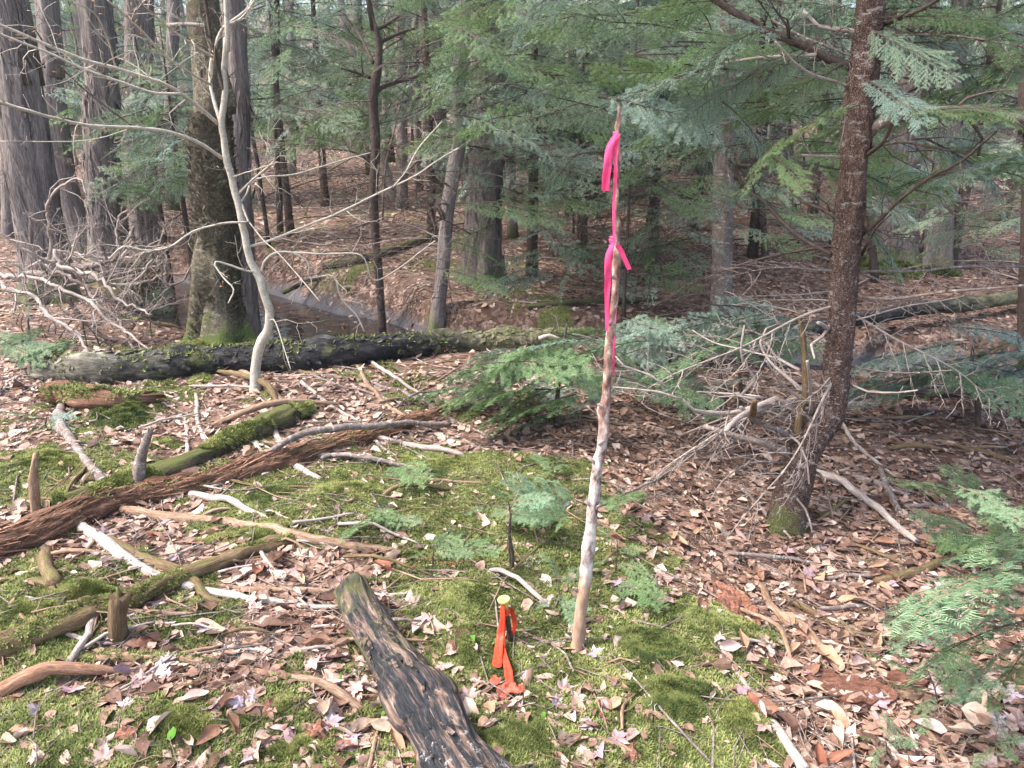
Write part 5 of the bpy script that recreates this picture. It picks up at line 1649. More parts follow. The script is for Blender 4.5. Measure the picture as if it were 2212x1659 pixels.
# ------------------------------------------------------------------ fallen branches and sticks, one by one
ST = [
    ('grey gnarled branch leaning from the rotten log towards the long log', [(257, 1064, 9), (227, 1040, 9), (187, 1000, 8), (150, 945, 8), (133, 925, 10), (127, 895, 10), (133, 875, 7)], 'grey', 2, {}),
    ('crooked pale stick pointing up at the dark green cushion', [(463, 998, 4), (443, 956, 5), (427, 906, 5), (423, 852, 4)], 'pale', 1, {}),
    ('long beige branch curving right above the mossy log', [(457, 918, 5), (500, 901, 6), (563, 876, 7), (633, 867, 6), (740, 874, 4)], 'tan', 2, {}),
    ('white barked stick crossing under the long beige branch', [(567, 880, 7), (587, 913, 7), (610, 962, 6)], 'pale', 0, {}),
    ('short pale stick right of the mossy log hump', [(515, 916, 5), (540, 943, 6), (567, 978, 5)], 'pale', 0, {}),
    ('long grey branch lying on the rotten log and running to the right', [(547, 1010, 6), (610, 960, 7), (667, 933, 8), (737, 922, 8), (810, 919, 7), (887, 915, 6), (972, 917, 5)], 'grey', 2, {'lift': .03}),
    ('white stick end below the middle of the rotten log', [(640, 1008, 7), (693, 1036, 6)], 'pale', 0, {}),
    ('white stick stub under the rotten log', [(553, 1046, 7), (597, 1083, 6)], 'pale', 0, {}),
    ('bleached stick forking below the rotten log', [(413, 1068, 8), (450, 1073, 8), (483, 1076, 7), (520, 1093, 7), (580, 1122, 4)], 'pale', 2, {}),
    ('long peeled branch crossing the moss from the rotten log to the centre', [(262, 1100, 8), (300, 1106, 10), (367, 1119, 11), (500, 1131, 12), (633, 1156, 12), (737, 1178, 10), (800, 1187, 9), (872, 1200, 7)], 'tan', 2, {'rough': .18}),
    ('low mossy branch lying beyond the pin', [(850, 1196, 7), (953, 1213, 9), (1030, 1216, 9), (1115, 1219, 6)], 'brown', 1, {'mossy': 500}),
    ('long white barked branch slanting down across the thick mossy one', [(127, 1087, 7), (173, 1136, 10), (227, 1173, 11), (283, 1213, 10), (353, 1249, 9), (433, 1273, 8), (533, 1297, 7), (633, 1308, 6), (732, 1311, 4)], 'pale', 1, {'lift': .03}),
    ('brown branch lying along the long white barked one', [(233, 1166, 10), (300, 1203, 11), (383, 1236, 13), (423, 1263, 12), (447, 1293, 9), (493, 1308, 6)], 'brown', 0, {}),
    ('pale stick leaning on the thick mossy branch beside the stump peg', [(208, 1312, 7), (187, 1373, 7), (147, 1432, 6)], 'pale', 0, {'lift': .02}),
    ('reddish barkless branch sweeping up from the lower left edge', [(-20, 1508, 14), (40, 1472, 13), (83, 1451, 13), (140, 1443, 12), (200, 1446, 10), (270, 1452, 5)], 'sienna', 1, {}),
    ('straight mossy tan stick right of the reddish branch', [(213, 1419, 10), (300, 1420, 10), (400, 1427, 9), (470, 1434, 7)], 'tan', 0, {'mossy': 300}),
    ('arched tan stick ending in the centre of the lower left moss', [(510, 1440, 8), (567, 1453, 9), (667, 1473, 9), (737, 1503, 9), (800, 1543, 5)], 'tan', 0, {}),
    ('short mossy stick pointing at the black lichen twigs', [(350, 1502, 8), (417, 1476, 8), (468, 1454, 5)], 'brown', 0, {}),
    ('thin straight twig crossing over the tan sticks', [(253, 1493, 2.2), (317, 1456, 2.6), (384, 1406, 2.4)], 'pale', 0, {'lift': .03}),
    ('thin bent twig above the lower left corner', [(17, 1526, 5), (100, 1516, 3.5), (200, 1503, 3), (242, 1494, 2)], 'tan', 1, {}),
    ('slim brown stick starting at the foot of the stump peg', [(263, 1319, 6), (333, 1326, 6.5), (447, 1331, 5)], 'tan', 0, {}),
    ('bent brown stick in the hollow at the left edge', [(-10, 1255, 8), (73, 1259, 8), (117, 1276, 7), (162, 1298, 5)], 'brown', 1, {}),
    ('slender tan stick parallel to the white barked branch', [(467, 1266, 6), (567, 1273, 7), (667, 1279, 7), (725, 1276, 5)], 'tan', 1, {}),
    ('mossy stick lying behind the cut end of the charred log', [(790, 1258, 6), (887, 1254, 7), (940, 1249, 5)], 'brown', 0, {'mossy': 200}),
    ('crooked pale stick bending up beside the charred log', [(817, 1289, 5), (890, 1279, 6), (924, 1241, 5), (935, 1218, 3)], 'pale', 1, {}),
    ('pale curved stick above the yellow capped pin', [(1060, 1231, 4), (1085, 1232, 5), (1120, 1249, 5), (1154, 1279, 5), (1178, 1304, 4)], 'pale', 0, {'lift': .015}),
    ('thin twig sloping down from the charred log to the orange scrap', [(954, 1426, 3), (1020, 1476, 4), (1093, 1534, 3)], 'tan', 0, {}),
    ('long thin branch at the bottom right of the centre', [(1147, 1553, 3.5), (1237, 1586, 5), (1337, 1608, 6), (1400, 1660, 6)], 'tan', 2, {}),
    ('small forked twig standing over the lilac leaves', [(1344, 1575, 3), (1347, 1523, 3.4), (1374, 1499, 2)], 'tan', 1, {'lift': .02}),
    ('slender straight stick with white lichen bark at the lower right', [(1545, 1379, 5), (1585, 1439, 6.5), (1635, 1516, 7.5), (1675, 1579, 9), (1740, 1665, 10)], 'pale', 0, {'lift': .01}),
    ('thin twig arching over the red orange wood chunk', [(1475, 1256, 2.5), (1535, 1293, 3), (1608, 1319, 4), (1675, 1353, 4.5), (1695, 1399, 4), (1716, 1460, 3)], 'tan', 1, {}),
    ('tan branch running down to the reddish bark slab', [(1605, 1236, 5), (1648, 1269, 7), (1668, 1313, 8), (1728, 1353, 9), (1765, 1389, 9), (1820, 1447, 7)], 'tan', 2, {}),
    ('dark branch parallel to the tan one below the right hemlock sprays', [(1690, 1285, 4), (1760, 1330, 7), (1850, 1368, 6), (1942, 1385, 6), (2025, 1396, 5), (2142, 1420, 4)], 'brown', 2, {}),
    ('short tan stick ending in the right hemlock sprays', [(1848, 1351, 5), (1885, 1342, 5), (1922, 1326, 4)], 'tan', 0, {}),
    ('brown branch half hidden behind the right hemlock sprays', [(1892, 1256, 10), (1960, 1243, 10), (2030, 1215, 8), (2092, 1199, 7), (2140, 1176, 5)], 'brown', 1, {}),
    ('long pale branch stretching right from the foot of the crooked hemlock', [(1762, 1020, 8), (1808, 1036, 7), (1852, 1066, 7), (1902, 1103, 7), (1942, 1139, 6), (1978, 1168, 5)], 'pale', 2, {'lift': .03}),
    ('grey branch just above the long pale one', [(1842, 1030, 6), (1880, 1042, 7), (1920, 1056, 6), (1960, 1070, 4)], 'grey', 2, {}),
    ('knobbly grey stick standing up behind the long pale branch', [(1902, 1013, 5), (1918, 1056, 6), (1942, 1105, 6)], 'grey', 1, {}),
    ('long thin stick running from the long log down to the seedling thicket', [(747, 800, 3), (820, 833, 4), (904, 860, 4), (970, 903, 4), (1063, 947, 3)], 'grey', 2, {}),
    ('tan stick crossing the leaf litter below the long log', [(773, 791, 4), (803, 840, 5), (843, 880, 5), (897, 912, 4)], 'tan', 1, {}),
    ('pale stick in the bright leaves right of the rotten log tip', [(810, 943, 6), (887, 960, 7), (953, 970, 6), (1002, 984, 4)], 'pale', 1, {}),
    ('grey stick lying below the rotten log tip', [(655, 985, 5), (737, 981, 5), (803, 990, 5), (880, 1010, 5), (943, 1027, 4)], 'grey', 1, {}),
    ('dark curved stick on the moss in the middle', [(827, 1074, 6), (847, 1056, 5), (897, 1046, 5), (992, 1061, 3)], 'brown', 1, {}),
    ('rotting splintered stick heap by the foot of the beech sapling', [(480, 775, 4), (500, 795, 6), (545, 815, 8), (590, 850, 8), (640, 905, 5)], 'tan', 3, {'lift': .02}),
    ('short broken branch propped on the foot of the beech sapling', [(460, 800, 3), (510, 808, 6), (575, 830, 7), (600, 870, 5)], 'brown', 2, {'lift': .02}),
    ('slanting thin stick in front of the long log right of the beech sapling', [(580, 765, 3), (640, 800, 4), (690, 812, 4)], 'brown', 1, {}),
    ('curved pale twig in the leaf litter near the yellow moss', [(380, 835, 2.4), (480, 832, 3), (560, 840, 2.4)], 'pale', 1, {}),
    ('long thin stick lying in the brown leaves right of the pole', [(1350, 1170, 3), (1440, 1215, 5), (1520, 1240, 5), (1600, 1250, 3)], 'brown', 2, {}),
    ('thin dark twig standing in the brown leaves right of the pole', [(1553, 1228, 3), (1535, 1180, 3), (1510, 1130, 2)], 'darktwig', 1, {'lift': .0}),
    ('long grey twig stretching from the pole to the hemlock foot', [(1290, 1096, 2), (1370, 1060, 2.6), (1474, 1000, 2.4), (1560, 930, 2)], 'grey', 1, {'lift': .1}),
    ('brown twig beside the small dark stem above the pin', [(1105, 1234, 4), (1107, 1200, 4), (1100, 1150, 3), (1104, 1110, 2)], 'darktwig', 0, {'stand': 1}),
    ('grey branch in the leaves at the far right', [(1860, 905, 3), (1960, 902, 4), (2060, 905, 3)], 'tan', 1, {}),
    ('mossy stick at the right of the moss below the crooked hemlock', [(2040, 960, 4), (2120, 975, 5), (2200, 1000, 4)], 'brown', 1, {}),
    ('grey knobbly branch with lichen in the lower right corner', [(2140, 1530, 7), (2175, 1570, 8), (2216, 1620, 8)], 'pale', 1, {}),
    ('brown stick at the bottom edge near the lower right corner', [(1990, 1560, 4), (2030, 1620, 6), (2050, 1665, 6)], 'tan', 1, {}),
    ('thin pale stick above the lower right corner', [(1880, 1580, 3), (1930, 1620, 4), (1960, 1662, 4)], 'pale', 1, {}),
    ('short dark stick between the pin and the lilac leaf', [(1150, 1500, 4), (1195, 1492, 5), (1215, 1483, 3)], 'brown', 0, {}),
    ('pale twig at the bottom edge left of the charred log', [(797, 1658, 4), (812, 1600, 4), (822, 1565, 3)], 'tan', 0, {'lift': .02}),
    ('tan stick beside the dark side of the charred log', [(737, 1545, 5), (790, 1558, 6), (835, 1530, 3)], 'tan', 0, {}),
    ('short slanted twig in the lower left moss', [(305, 1642, 3), (335, 1605, 3), (368, 1580, 2)], 'tan', 0, {}),
    ('small stick between the long grey branch and the bright leaves', [(860, 960, 3), (900, 985, 3.4), (950, 1010, 2)], 'pale', 1, {}),
    ('slender stick lying across bright leaves near the thicket', [(880, 880, 3), (960, 930, 4), (1020, 960, 3)], 'tan', 1, {}),
    ('crooked twig between rotten log and lower moss', [(640, 1120, 2.6), (560, 1100, 3.4), (480, 1085, 2.6)], 'pale', 1, {}),
    ('thin stick lying in the shaded leaves under the crooked hemlock', [(1790, 1190, 3), (1870, 1210, 4), (1960, 1200, 3)], 'brown', 2, {}),
    ('pale twig running down from the crooked hemlock foot', [(1755, 1145, 5), (1770, 1195, 5), (1790, 1225, 4), (1810, 1270, 3)], 'pale', 1, {}),
]
for k, (lab, pts, mt, tw, kw) in enumerate(ST):
    kw = dict(kw)
    mossy = kw.pop('mossy', 0)
    if kw.pop('stand', 0):
        stub(lab, pts, mt, 'dead_stem', 'stem', 700 + k)
        continue
    fallen('fallen_branch' if pts[0][2] + pts[-1][2] > 7 else 'fallen_twig', lab, 'branch' if pts[0][2] + pts[-1][2] > 7 else 'twig', pts, pts[0][2], pts[-1][2], mt,
           sides=12, ridge=.06 if pts[0][2] > 5 else 0, rough=kw.pop('rough', .13), knots=5, tw=tw, twl=.10, seed=100 + k, mossy=mossy, **kw)

r = np.random.default_rng(2024)
SM = [((560, 860), 'the beech sapling foot'), ((300, 930), 'the upper left moss'), ((700, 900), 'the tip of the mossy log'), ((900, 870), 'the bright leaf bank'), ((420, 1110), 'the rotten log middle'), ((120, 1220), 'the rotten log left end'),
      ((600, 1200), 'the long peeled branch'), ((250, 1340), 'the stump peg'), ((500, 1430), 'the dark lichen twigs'), ((620, 1330), 'the white barked branch tip'), ((1500, 1200), 'the shaded pole side'), ((1650, 1230), 'the red orange chunk'),
      ((1800, 1330), 'the bark slab'), ((1900, 1150), 'the long pale branch'), ((1000, 1130), 'the tiny hemlock seedling'), ((1500, 1000), 'the pale dead twigs'), ((2000, 980), 'the far right floor'), ((150, 880), 'the hollow log piece')]
for k in range(128):
    if k < 88:
        px, py = r.uniform(40, 1000), r.uniform(815, 1420)
    else:
        px, py = r.uniform(1330, 2150), r.uniform(940, 1500)
    Lp = r.uniform(70, 210)
    an = r.normal() * .55 + (.35 if px > 1300 else r.choice([-.25, .4]))
    dx, dy = math.cos(an) * Lp / 2, math.sin(an) * Lp / 2 * .7
    bw = r.normal() * 10
    rp = r.uniform(1.6, 4.6)
    mt = str(r.choice(['pale', 'tan', 'grey', 'brown'], p=[.38, .27, .22, .13] if px < 1300 else [.2, .25, .3, .25]))
    lm = min(SM, key=lambda q: math.dist(q[0], (px, py)))[1]
    wd = {'pale': 'bleached', 'tan': 'tan', 'grey': 'grey', 'brown': 'dark brown'}[mt]
    sz = 'thin' if rp < 3 else 'finger thick'
    tws = int(r.integers(0, 3))
    sz = ('twiggy ' if tws else 'bare ') + sz
    fallen('fallen_twig', f'{sz} {wd} stick lying near {lm}', 'twig', [(px - dx, py - dy, rp), (px - dx * .3, py - dy * .3 + bw, rp), (px + dx * .4, py + dy * .4 + bw * .6, rp * .9), (px + dx, py + dy, rp * .5)],
           rp, rp * .5, mt, sides=7, rough=.15, knots=3, tw=tws, twl=.08, seed=600 + k, lift=float(r.uniform(0, .03)), group=f'{sz} {wd} sticks near {lm}')

# ------------------------------------------------------------------ brush pile on the left
BP_ = [
    ('thick grey branch lying level across the brush pile', [(-20, 590, 9), (43, 595, 9), (117, 592, 10), (167, 582, 10), (217, 570, 9), (262, 553, 8), (280, 520, 6), (288, 492, 4)], 'grey', 6, 5.9, 5.6),
    ('white branch sloping from the left edge to the long log', [(-10, 605, 6), (67, 646, 6), (117, 690, 6), (157, 726, 5), (194, 764, 3)], 'pale', 4, 5.2, 4.75),
    ('pale branch crossing the pile down to the middle of the long log', [(-10, 588, 5), (100, 613, 5), (167, 643, 5), (207, 666, 5), (250, 703, 4), (322, 756, 3)], 'pale', 6, 5.5, 4.95),
    ('brown grey branch through the middle of the brush pile', [(100, 573, 4), (143, 596, 5), (187, 630, 5), (233, 676, 5), (267, 713, 4), (288, 757, 3)], 'grey', 5, 5.6, 5.0),
    ('whitish forked branch on top of the brush pile', [(118, 540, 5), (137, 576, 6), (173, 590, 6), (233, 616, 5), (254, 650, 4), (300, 673, 3), (327, 680, 2)], 'pale', 6, 5.4, 5.1),
    ('curved pale branch reaching right from the brush pile', [(150, 578, 4), (200, 606, 4), (240, 620, 4), (300, 613, 4), (343, 593, 3), (360, 563, 2)], 'pale', 6, 5.5, 5.6),
    ('dark branch sagging behind the pale ones in the brush pile', [(147, 643, 7), (200, 713, 7), (267, 740, 6), (313, 750, 4)], 'darktwig', 3, 5.4, 5.1),
    ('pale antler like branch standing at the left of the pile', [(107, 560, 5), (107, 478, 4.5), (108, 427, 4), (140, 394, 3), (167, 392, 3), (187, 420, 2)], 'pale', 3, 5.5, 5.3),
    ('bleached hooked branch in front of the second cedar', [(262, 560, 5), (280, 520, 5), (287, 497, 4), (265, 535, 3), (250, 500, 3.4), (253, 470, 3), (277, 453, 2)], 'pale', 3, 5.6, 5.5),
    ('thin looping branch above the brush pile', [(50, 460, 2.6), (73, 474, 2.6), (100, 493, 3), (133, 500, 2.6), (147, 527, 2.4), (150, 580, 2)], 'grey', 5, 5.4, 5.5),
    ('thin pale branch drooping from the pile to the ground', [(213, 623, 3), (207, 663, 3.4), (200, 713, 2.4)], 'pale', 2, 5.3, 5.2),
    ('slim dark stick between the brush pile and the flaky tree', [(283, 713, 3), (310, 696, 4), (367, 700, 4), (393, 710, 2)], 'brown', 2, 5.4, 5.5),
    ('pale stick leaning from the left edge onto the long log', [(-10, 862, 3.5), (50, 816, 4), (100, 806, 3), (147, 786, 2)], 'pale', 1, 4.2, 4.5),
    ('second pale stick running along the left end of the long log', [(0, 848, 3), (40, 825, 3), (80, 806, 2.6)], 'pale', 1, 4.3, 4.5),
    ('pale twiggy branch at the left edge by the cedar foot', [(-10, 500, 3), (40, 530, 4), (90, 560, 4), (140, 560, 3), (210, 540, 2)], 'pale', 7, 5.6, 5.9),
    ('low grey branch crossing the foot of the second cedar', [(60, 650, 4), (150, 622, 5), (260, 590, 5), (380, 560, 3)], 'grey', 7, 5.6, 5.9),
    ('pale branch sloping over the water side of the pile', [(267, 560, 4), (317, 596, 4), (393, 593, 3), (430, 580, 2)], 'tan', 5, 5.8, 6.0),
    ('twiggy grey branch before the flaky barked tree', [(300, 690, 3), (350, 640, 3.4), (400, 600, 3), (440, 540, 2)], 'grey', 6, 5.5, 5.6),
    ('long low pale branch at the rear of the brush pile', [(60, 580, 3), (150, 548, 4), (260, 560, 4), (370, 530, 3)], 'pale', 7, 6.2, 6.4),
    ('thin arched twig at the far left of the pile', [(-10, 690, 3), (33, 696, 4), (83, 720, 3)], 'tan', 2, 5.0, 4.9),
    ('pale stick near the ground right of the white sloping branch', [(200, 700, 2.6), (300, 670, 3), (390, 655, 2.4)], 'pale', 4, 5.3, 5.6),
    ('fine twiggy branch hanging over the white sloping branch', [(20, 560, 2.6), (60, 610, 3), (100, 668, 2.4), (120, 720, 1.8)], 'grey', 6, 5.2, 5.1),
    ('twiggy branch tangled with the curved pale one', [(330, 560, 2.6), (300, 600, 3), (260, 650, 3), (230, 690, 2)], 'pale', 7, 5.5, 5.3),
]
for k, (lab, pts, mt, tw, Ya, Yb) in enumerate(BP_):
    fallen('brush_branch', lab, 'branch', [(p[0], p[1], p[2] * .68) for p in pts], pts[0][2], pts[-1][2], mt, Y0=Ya, Y1=Yb, sides=8, rough=.14, knots=4, tw=int(tw * 1.8) + 2, twl=.5, twd=2, seed=200 + k, wob=.05, group='dead branches of the brush pile')


# dead twigs lying about, too many to count
g = Geo()
r = np.random.default_rng(91)


def litter_twigs(g, n, y0, y1, Lr, rr, pw=1.0, xlim=None):
    x, y = fan(n, y0, y1, r, pw)
    for a, b in zip(x, y):
        if stream_d(np.array([a]), np.array([b]))[0] < swid(a) * .95 or (xlim and not xlim(a, b)):
            continue
        L = r.uniform(*Lr)
        an = r.random() * 6.283
        k = 4
        s = np.linspace(-.5, .5, k) * L
        bend = r.normal() * .15 * L
        xx = a + np.cos(an) * s - np.sin(an) * bend * (1 - 4 * (s / L) ** 2)
        yy = b + np.sin(an) * s + np.cos(an) * bend * (1 - 4 * (s / L) ** 2)
        zz = terrain(xx, yy) + .012 + np.array([0, .012, .016, 0]) * r.random() + r.normal() * .004
        rad0 = r.uniform(*rr)
        tube(g, np.stack([xx, yy, zz], 1), np.linspace(rad0, rad0 * .4, k), 4, 1, .1, seed=int(r.integers(50)), raw=True)


litter_twigs(g, 520, 1.3, 4, (.05, .30), (.0011, .0028), 1.1)
litter_twigs(g, 260, 1.6, 5, (.2, .6), (.002, .0048), 1.0)
tag(mesh_thing(g, 'twig_litter', M['grey'], 'small grey dead twigs strewn over the near forest floor', 'twigs', [0, 2, 0]), kind='stuff')
g = Geo()
litter_twigs(g, 520, 1.3, 4, (.05, .25), (.0009, .0022), 1.1)
litter_twigs(g, 150, 1.6, 5, (.2, .5), (.002, .0045), 1.0)
litter_twigs(g, 300, 4, 9, (.2, .8), (.002, .006))
tag(mesh_thing(g, 'twig_litter', M['tan'], 'small tan dead twigs strewn over the forest floor', 'twigs', [0, 2, 0]), kind='stuff')
g = Geo()
litter_twigs(g, 260, 4, 8, (.2, .9), (.002, .006))
litter_twigs(g, 260, 8, 24, (.5, 2.2), (.004, .016))
tag(mesh_thing(g, 'twig_litter', M['pale'], 'bleached dead sticks strewn along the stream banks and up the slope', 'twigs', [0, 6, 0]), kind='stuff')


# ------------------------------------------------------------------ leaf litter
def leaf_shapes(n, r, nu=2, nv=4, size=(.045, .075), curl=1.0):
    """n beech-like leaves in local coordinates, shape (n, verts, 3) and the shared faces"""
    u = np.linspace(-1, 1, nu + 1)
    v = np.linspace(0, 1, nv + 1)
    Vv, Uu = np.meshgrid(v, u, indexing='ij')
    w = .31 * np.sin(np.pi * Vv ** .85) ** .8 + .004
    L = (size[0] + (size[1] - size[0]) * r.random(n) ** 1.5)[:, None, None]
    a = (r.normal(size=n) * .55 + .15)[:, None, None] * curl
    b = (r.normal(size=n) * .28)[:, None, None] * curl
    c = (r.normal(size=n) * .3)[:, None, None] * curl
    X = (Vv - .5)[None] * L
    Yy = (Uu * w)[None] * L * r.uniform(.45, 1.12, n)[:, None, None] * (1 + .25 * np.sin(Vv * 7 + r.random(n)[:, None, None] * 6) * (np.abs(Uu) > .9))
    Zz = L * (a * (Uu * w)[None] ** 2 * 2.6 + b * ((Vv - .5) ** 2)[None] + c * ((Vv - .5) * Uu * w)[None] * 2)
    Zz = Zz + L * .035 * np.sin(Vv * 9 + r.random(n)[:, None, None] * 6) * Uu
    V = np.stack([X, Yy, Zz], -1).reshape(n, -1, 3)
    i, j = np.meshgrid(np.arange(nv), np.arange(nu), indexing='ij')
    m = nu + 1
    q = np.stack([i * m + j, i * m + j + 1, (i + 1) * m + j + 1, (i + 1) * m + j], -1).reshape(-1, 4)
    return V, q


def place_leaves(g, x, y, r, size, nu=2, nv=4, tilt=.35, lift=.012, rndshift=None, curl=1.0, top=None):
    n = len(x)
    V, q = leaf_shapes(n, r, nu, nv, size, curl)
    yaw = r.random(n) * 6.283
    tx, ty = r.normal(size=n) * tilt, r.normal(size=n) * tilt
    N = tnormal(x, y)
    N[:, 0] += tx
    N[:, 1] += ty
    N /= np.linalg.norm(N, axis=1)[:, None]
    h = np.stack([np.cos(yaw), np.sin(yaw), np.zeros(n)], 1)
    h -= N * (h * N).sum(1)[:, None]
    h /= np.linalg.norm(h, axis=1)[:, None]
    k = np.cross(N, h)
    z = terrain(x, y) if top is None else top
    C = np.stack([x, y, z + lift * (.3 + r.random(n))], 1)
    W = C[:, None] + V[..., 0:1] * h[:, None] + V[..., 1:2] * k[:, None] + V[..., 2:3] * N[:, None]
    m = V.shape[1]
    Q = (q[None] + (np.arange(n) * m)[:, None, None]).reshape(-1, 4)
    rnd = np.clip(.45 + .27 * r.normal(size=n) + (0 if rndshift is None else rndshift), 0, 1)
    g.add(W.reshape(-1, 3), Q=Q, rnd=np.repeat(rnd, m))


r = np.random.default_rng(123)


_tz = G(1086, 1430)


def leafdens(x, y):
    clear = sstep(.06, .10, np.hypot(x - _tz[0], (y - _tz[1]) * .7))
    m = mossmask(x, y)
    cl = fbm(x * 1.8, y * 1.8, 61, 3)
    cl2 = fbm(x * 6, y * 6, 63, 2)
    return np.clip((1 - m) * 1.0 + .07 + .55 * sstep(.05, .4, cl) + .5 * sstep(.12, .35, cl2), 0, 1) * clear


def litter(n, y0, y1, size, pw, nu, nv, label, seed):
    r_ = np.random.default_rng(seed)
    x, y = fan(n, y0, y1, r_, pw)
    keep = (r_.random(n) < (leafdens(x, y) if seed != 9 else .9 * (leafdens(x, y) > 0))) & (stream_d(x, y) > swid(x) * (.80 + .25 * r_.random(n)))
    x, y = x[keep], y[keep]
    light_shift = .17 * sstep(.3, -.2, x) * sstep(7, 4, y) * sstep(1.8, 2.6, y) - .20 * sstep(.3, .9, x) * sstep(1.7, 2.3, y) + .3 * fbm(x * 1.3, y * 1.3, 90, 2)  # sunlit left and shaded right painted into the leaf tone, plus random drift
    g = Geo()
    place_leaves(g, x, y, r_, size, nu, nv, .2, .014, rndshift=light_shift)
    o = link('leaf_litter', g.mesh('leaf_litter', M['litter']))
    tag(o, label, 'leaf litter', kind='stuff')


litter(12500, 1.25, 4.6, (.024, .078), 1.0, 2, 4, 'brown and pinkish tan beech leaves covering the near forest floor', 1)
litter(9000, 4.4, 9.5, (.05, .085), .95, 2, 3, 'beech leaves covering the banks of the stream', 2)
r_f = np.random.default_rng(44)
x, y = r_f.uniform(-3.6, -.9, 55), r_f.uniform(6.0, 8.8, 55)
kf = stream_d(x, y) < swid(x)
g = Geo()
place_leaves(g, x[kf], y[kf], r_f, (.05, .09), 2, 3, .12, .01, top=np.maximum(terrain(x[kf], y[kf]), -.357))
tag(link('floating_leaves', g.mesh('floating_leaves', M['litter'])), 'dead leaves afloat on the stream and stuck to its mud', 'leaf litter', kind='stuff')
litter(12000, 9.3, 26, (.08, .16), .9, 1, 2, 'pale leaves covering the slope beyond the stream', 3)
litter(8000, 25, 70, (.2, .4), .9, 1, 2, 'pale leaf patches high on the far slope', 4)

litter(7500, 1.25, 4.2, (.012, .044), 1.15, 2, 3, 'small broken leaf scraps strewn over moss and leaves alike', 9)

# fine brown needles and scraps under the leaves in the near field
g = Geo()
x, y = fan(60000, 1.25, 4.5, r, 1.15)
n = len(x)
an = r.random(n) * 6.283
L = .005 + .026 * r.random(n) ** 3
z = terrain(x, y) + .004 + .008 * r.random(n)
d = np.stack([np.cos(an), np.sin(an), r.normal(size=n) * .2], 1)
e = np.stack([-np.sin(an), np.cos(an), r.normal(size=n) * .3], 1)
C = np.stack([x, y, z], 1)
V = np.stack([C - d * L[:, None], C + e * .0012, C + d * L[:, None], C - e * .0012], 1).reshape(-1, 3)
k = np.arange(n) * 4
g.add(V, Q=np.stack([k, k + 1, k + 2, k + 3], 1), rnd=np.repeat(np.clip(r.random(n) ** 1.5 * 1.0, 0, 1), 4))
tag(link('needle_litter', g.mesh('needle_litter', M['litter'], False)), 'fine brown needles and bark scraps over the near floor', 'needle litter', kind='stuff')


# single leaves that show large ---------------------------------------------------------------
def one_leaf_mesh(kind, seed):
    r_ = np.random.default_rng(seed)
    if kind == 'beech':
        V, q = leaf_shapes(1, r_, 4, 6, (.07, .07), 1.3)
        g = Geo()
        g.add(V[0], Q=q)
        tube(g, [(-.035, 0, 0), (-.045, .001, .001), (-.052, .003, .003)], [.0008, .0007, .0005], 3, 1, 0, raw=True)
        return g.mesh('beech_leaf', M['leaf'])
    # maple: five pointed lobes
    g = Geo()
    R = []
    for a, rad_ in [(0, 1.0), (14, .62), (24, .70), (34, .48), (52, .92), (66, .62), (76, .64), (90, .42), (118, .66), (135, .45), (160, .30), (180, .16)]:
        R.append((math.radians(a), rad_))
    out = R + [(-a, q_) for a, q_ in R[-2:0:-1]]
    sz = .036
    rings = [.0, .5, 1.0]
    cu, cv, cw = r_.normal(size=3) * .45
    V = [(0, 0, 0)]
    for s in rings[1:]:
        for a, rad_ in out:
            rr = rad_ * s if s == 1 else min(rad_, .55) * s * 1.1
            x_, y_ = math.cos(a) * rr, math.sin(a) * rr
            z_ = cu * y_ * y_ * .9 + cv * x_ * x_ * .5 + cw * x_ * y_ * .6 + .06 * math.sin(a * 5 + seed)
            V.append((x_ * sz, y_ * sz, z_ * sz))
    m = len(out)
    T = [(0, 1 + k, 1 + (k + 1) % m) for k in range(m)]
    Q = [(1 + k, 1 + m + k, 1 + m + (k + 1) % m, 1 + (k + 1) % m) for k in range(m)]
    g.add(V, T=T, Q=Q)
    tube(g, [(-.004, 0, 0), (-.025, .003, .002), (-.042, .010, .006)], [.0009, .0007, .0006], 3, 1, 0, raw=True)
    return g.mesh('maple_leaf', M['leaf'])


BEECH = [one_leaf_mesh('beech', 10 + k) for k in range(8)]
MAPLE = [one_leaf_mesh('maple', 30 + k) for k in range(5)]
LC = {'lilac grey': (.43, .35, .40), 'mauve': (.36, .25, .28), 'pinkish': (.50, .34, .31), 'cream': (.58, .46, .36), 'tan': (.45, .29, .19), 'rusty': (.30, .125, .08), 'brown': (.24, .13, .085), 'pale pink': (.58, .45, .42)}


def single_leaf(px, py, kind, col, label, size=1.0, yaw=None, tilt=.35, group=None, lift=.018):
    c = G(px, py)
    me = random.choice(BEECH if kind == 'beech' else MAPLE)
    o = bpy.data.objects.new(f'{kind}_leaf', me)
    COL.objects.link(o)
    o.location = (c[0], c[1], th(c[0], c[1]) + lift)
    yaw = random.uniform(0, 6.28) if yaw is None else yaw
    o.rotation_euler = (random.gauss(0, tilt) + .12, random.gauss(0, tilt), yaw)
    o.scale = (size, size * random.uniform(.85, 1.1), size)
    cc = LC[col]
    f = random.uniform(.85, 1.15)
    o.color = (min(1, cc[0] * f), min(1, cc[1] * f), min(1, cc[2] * f), 1)
    return tag(o, label, 'leaf', group)


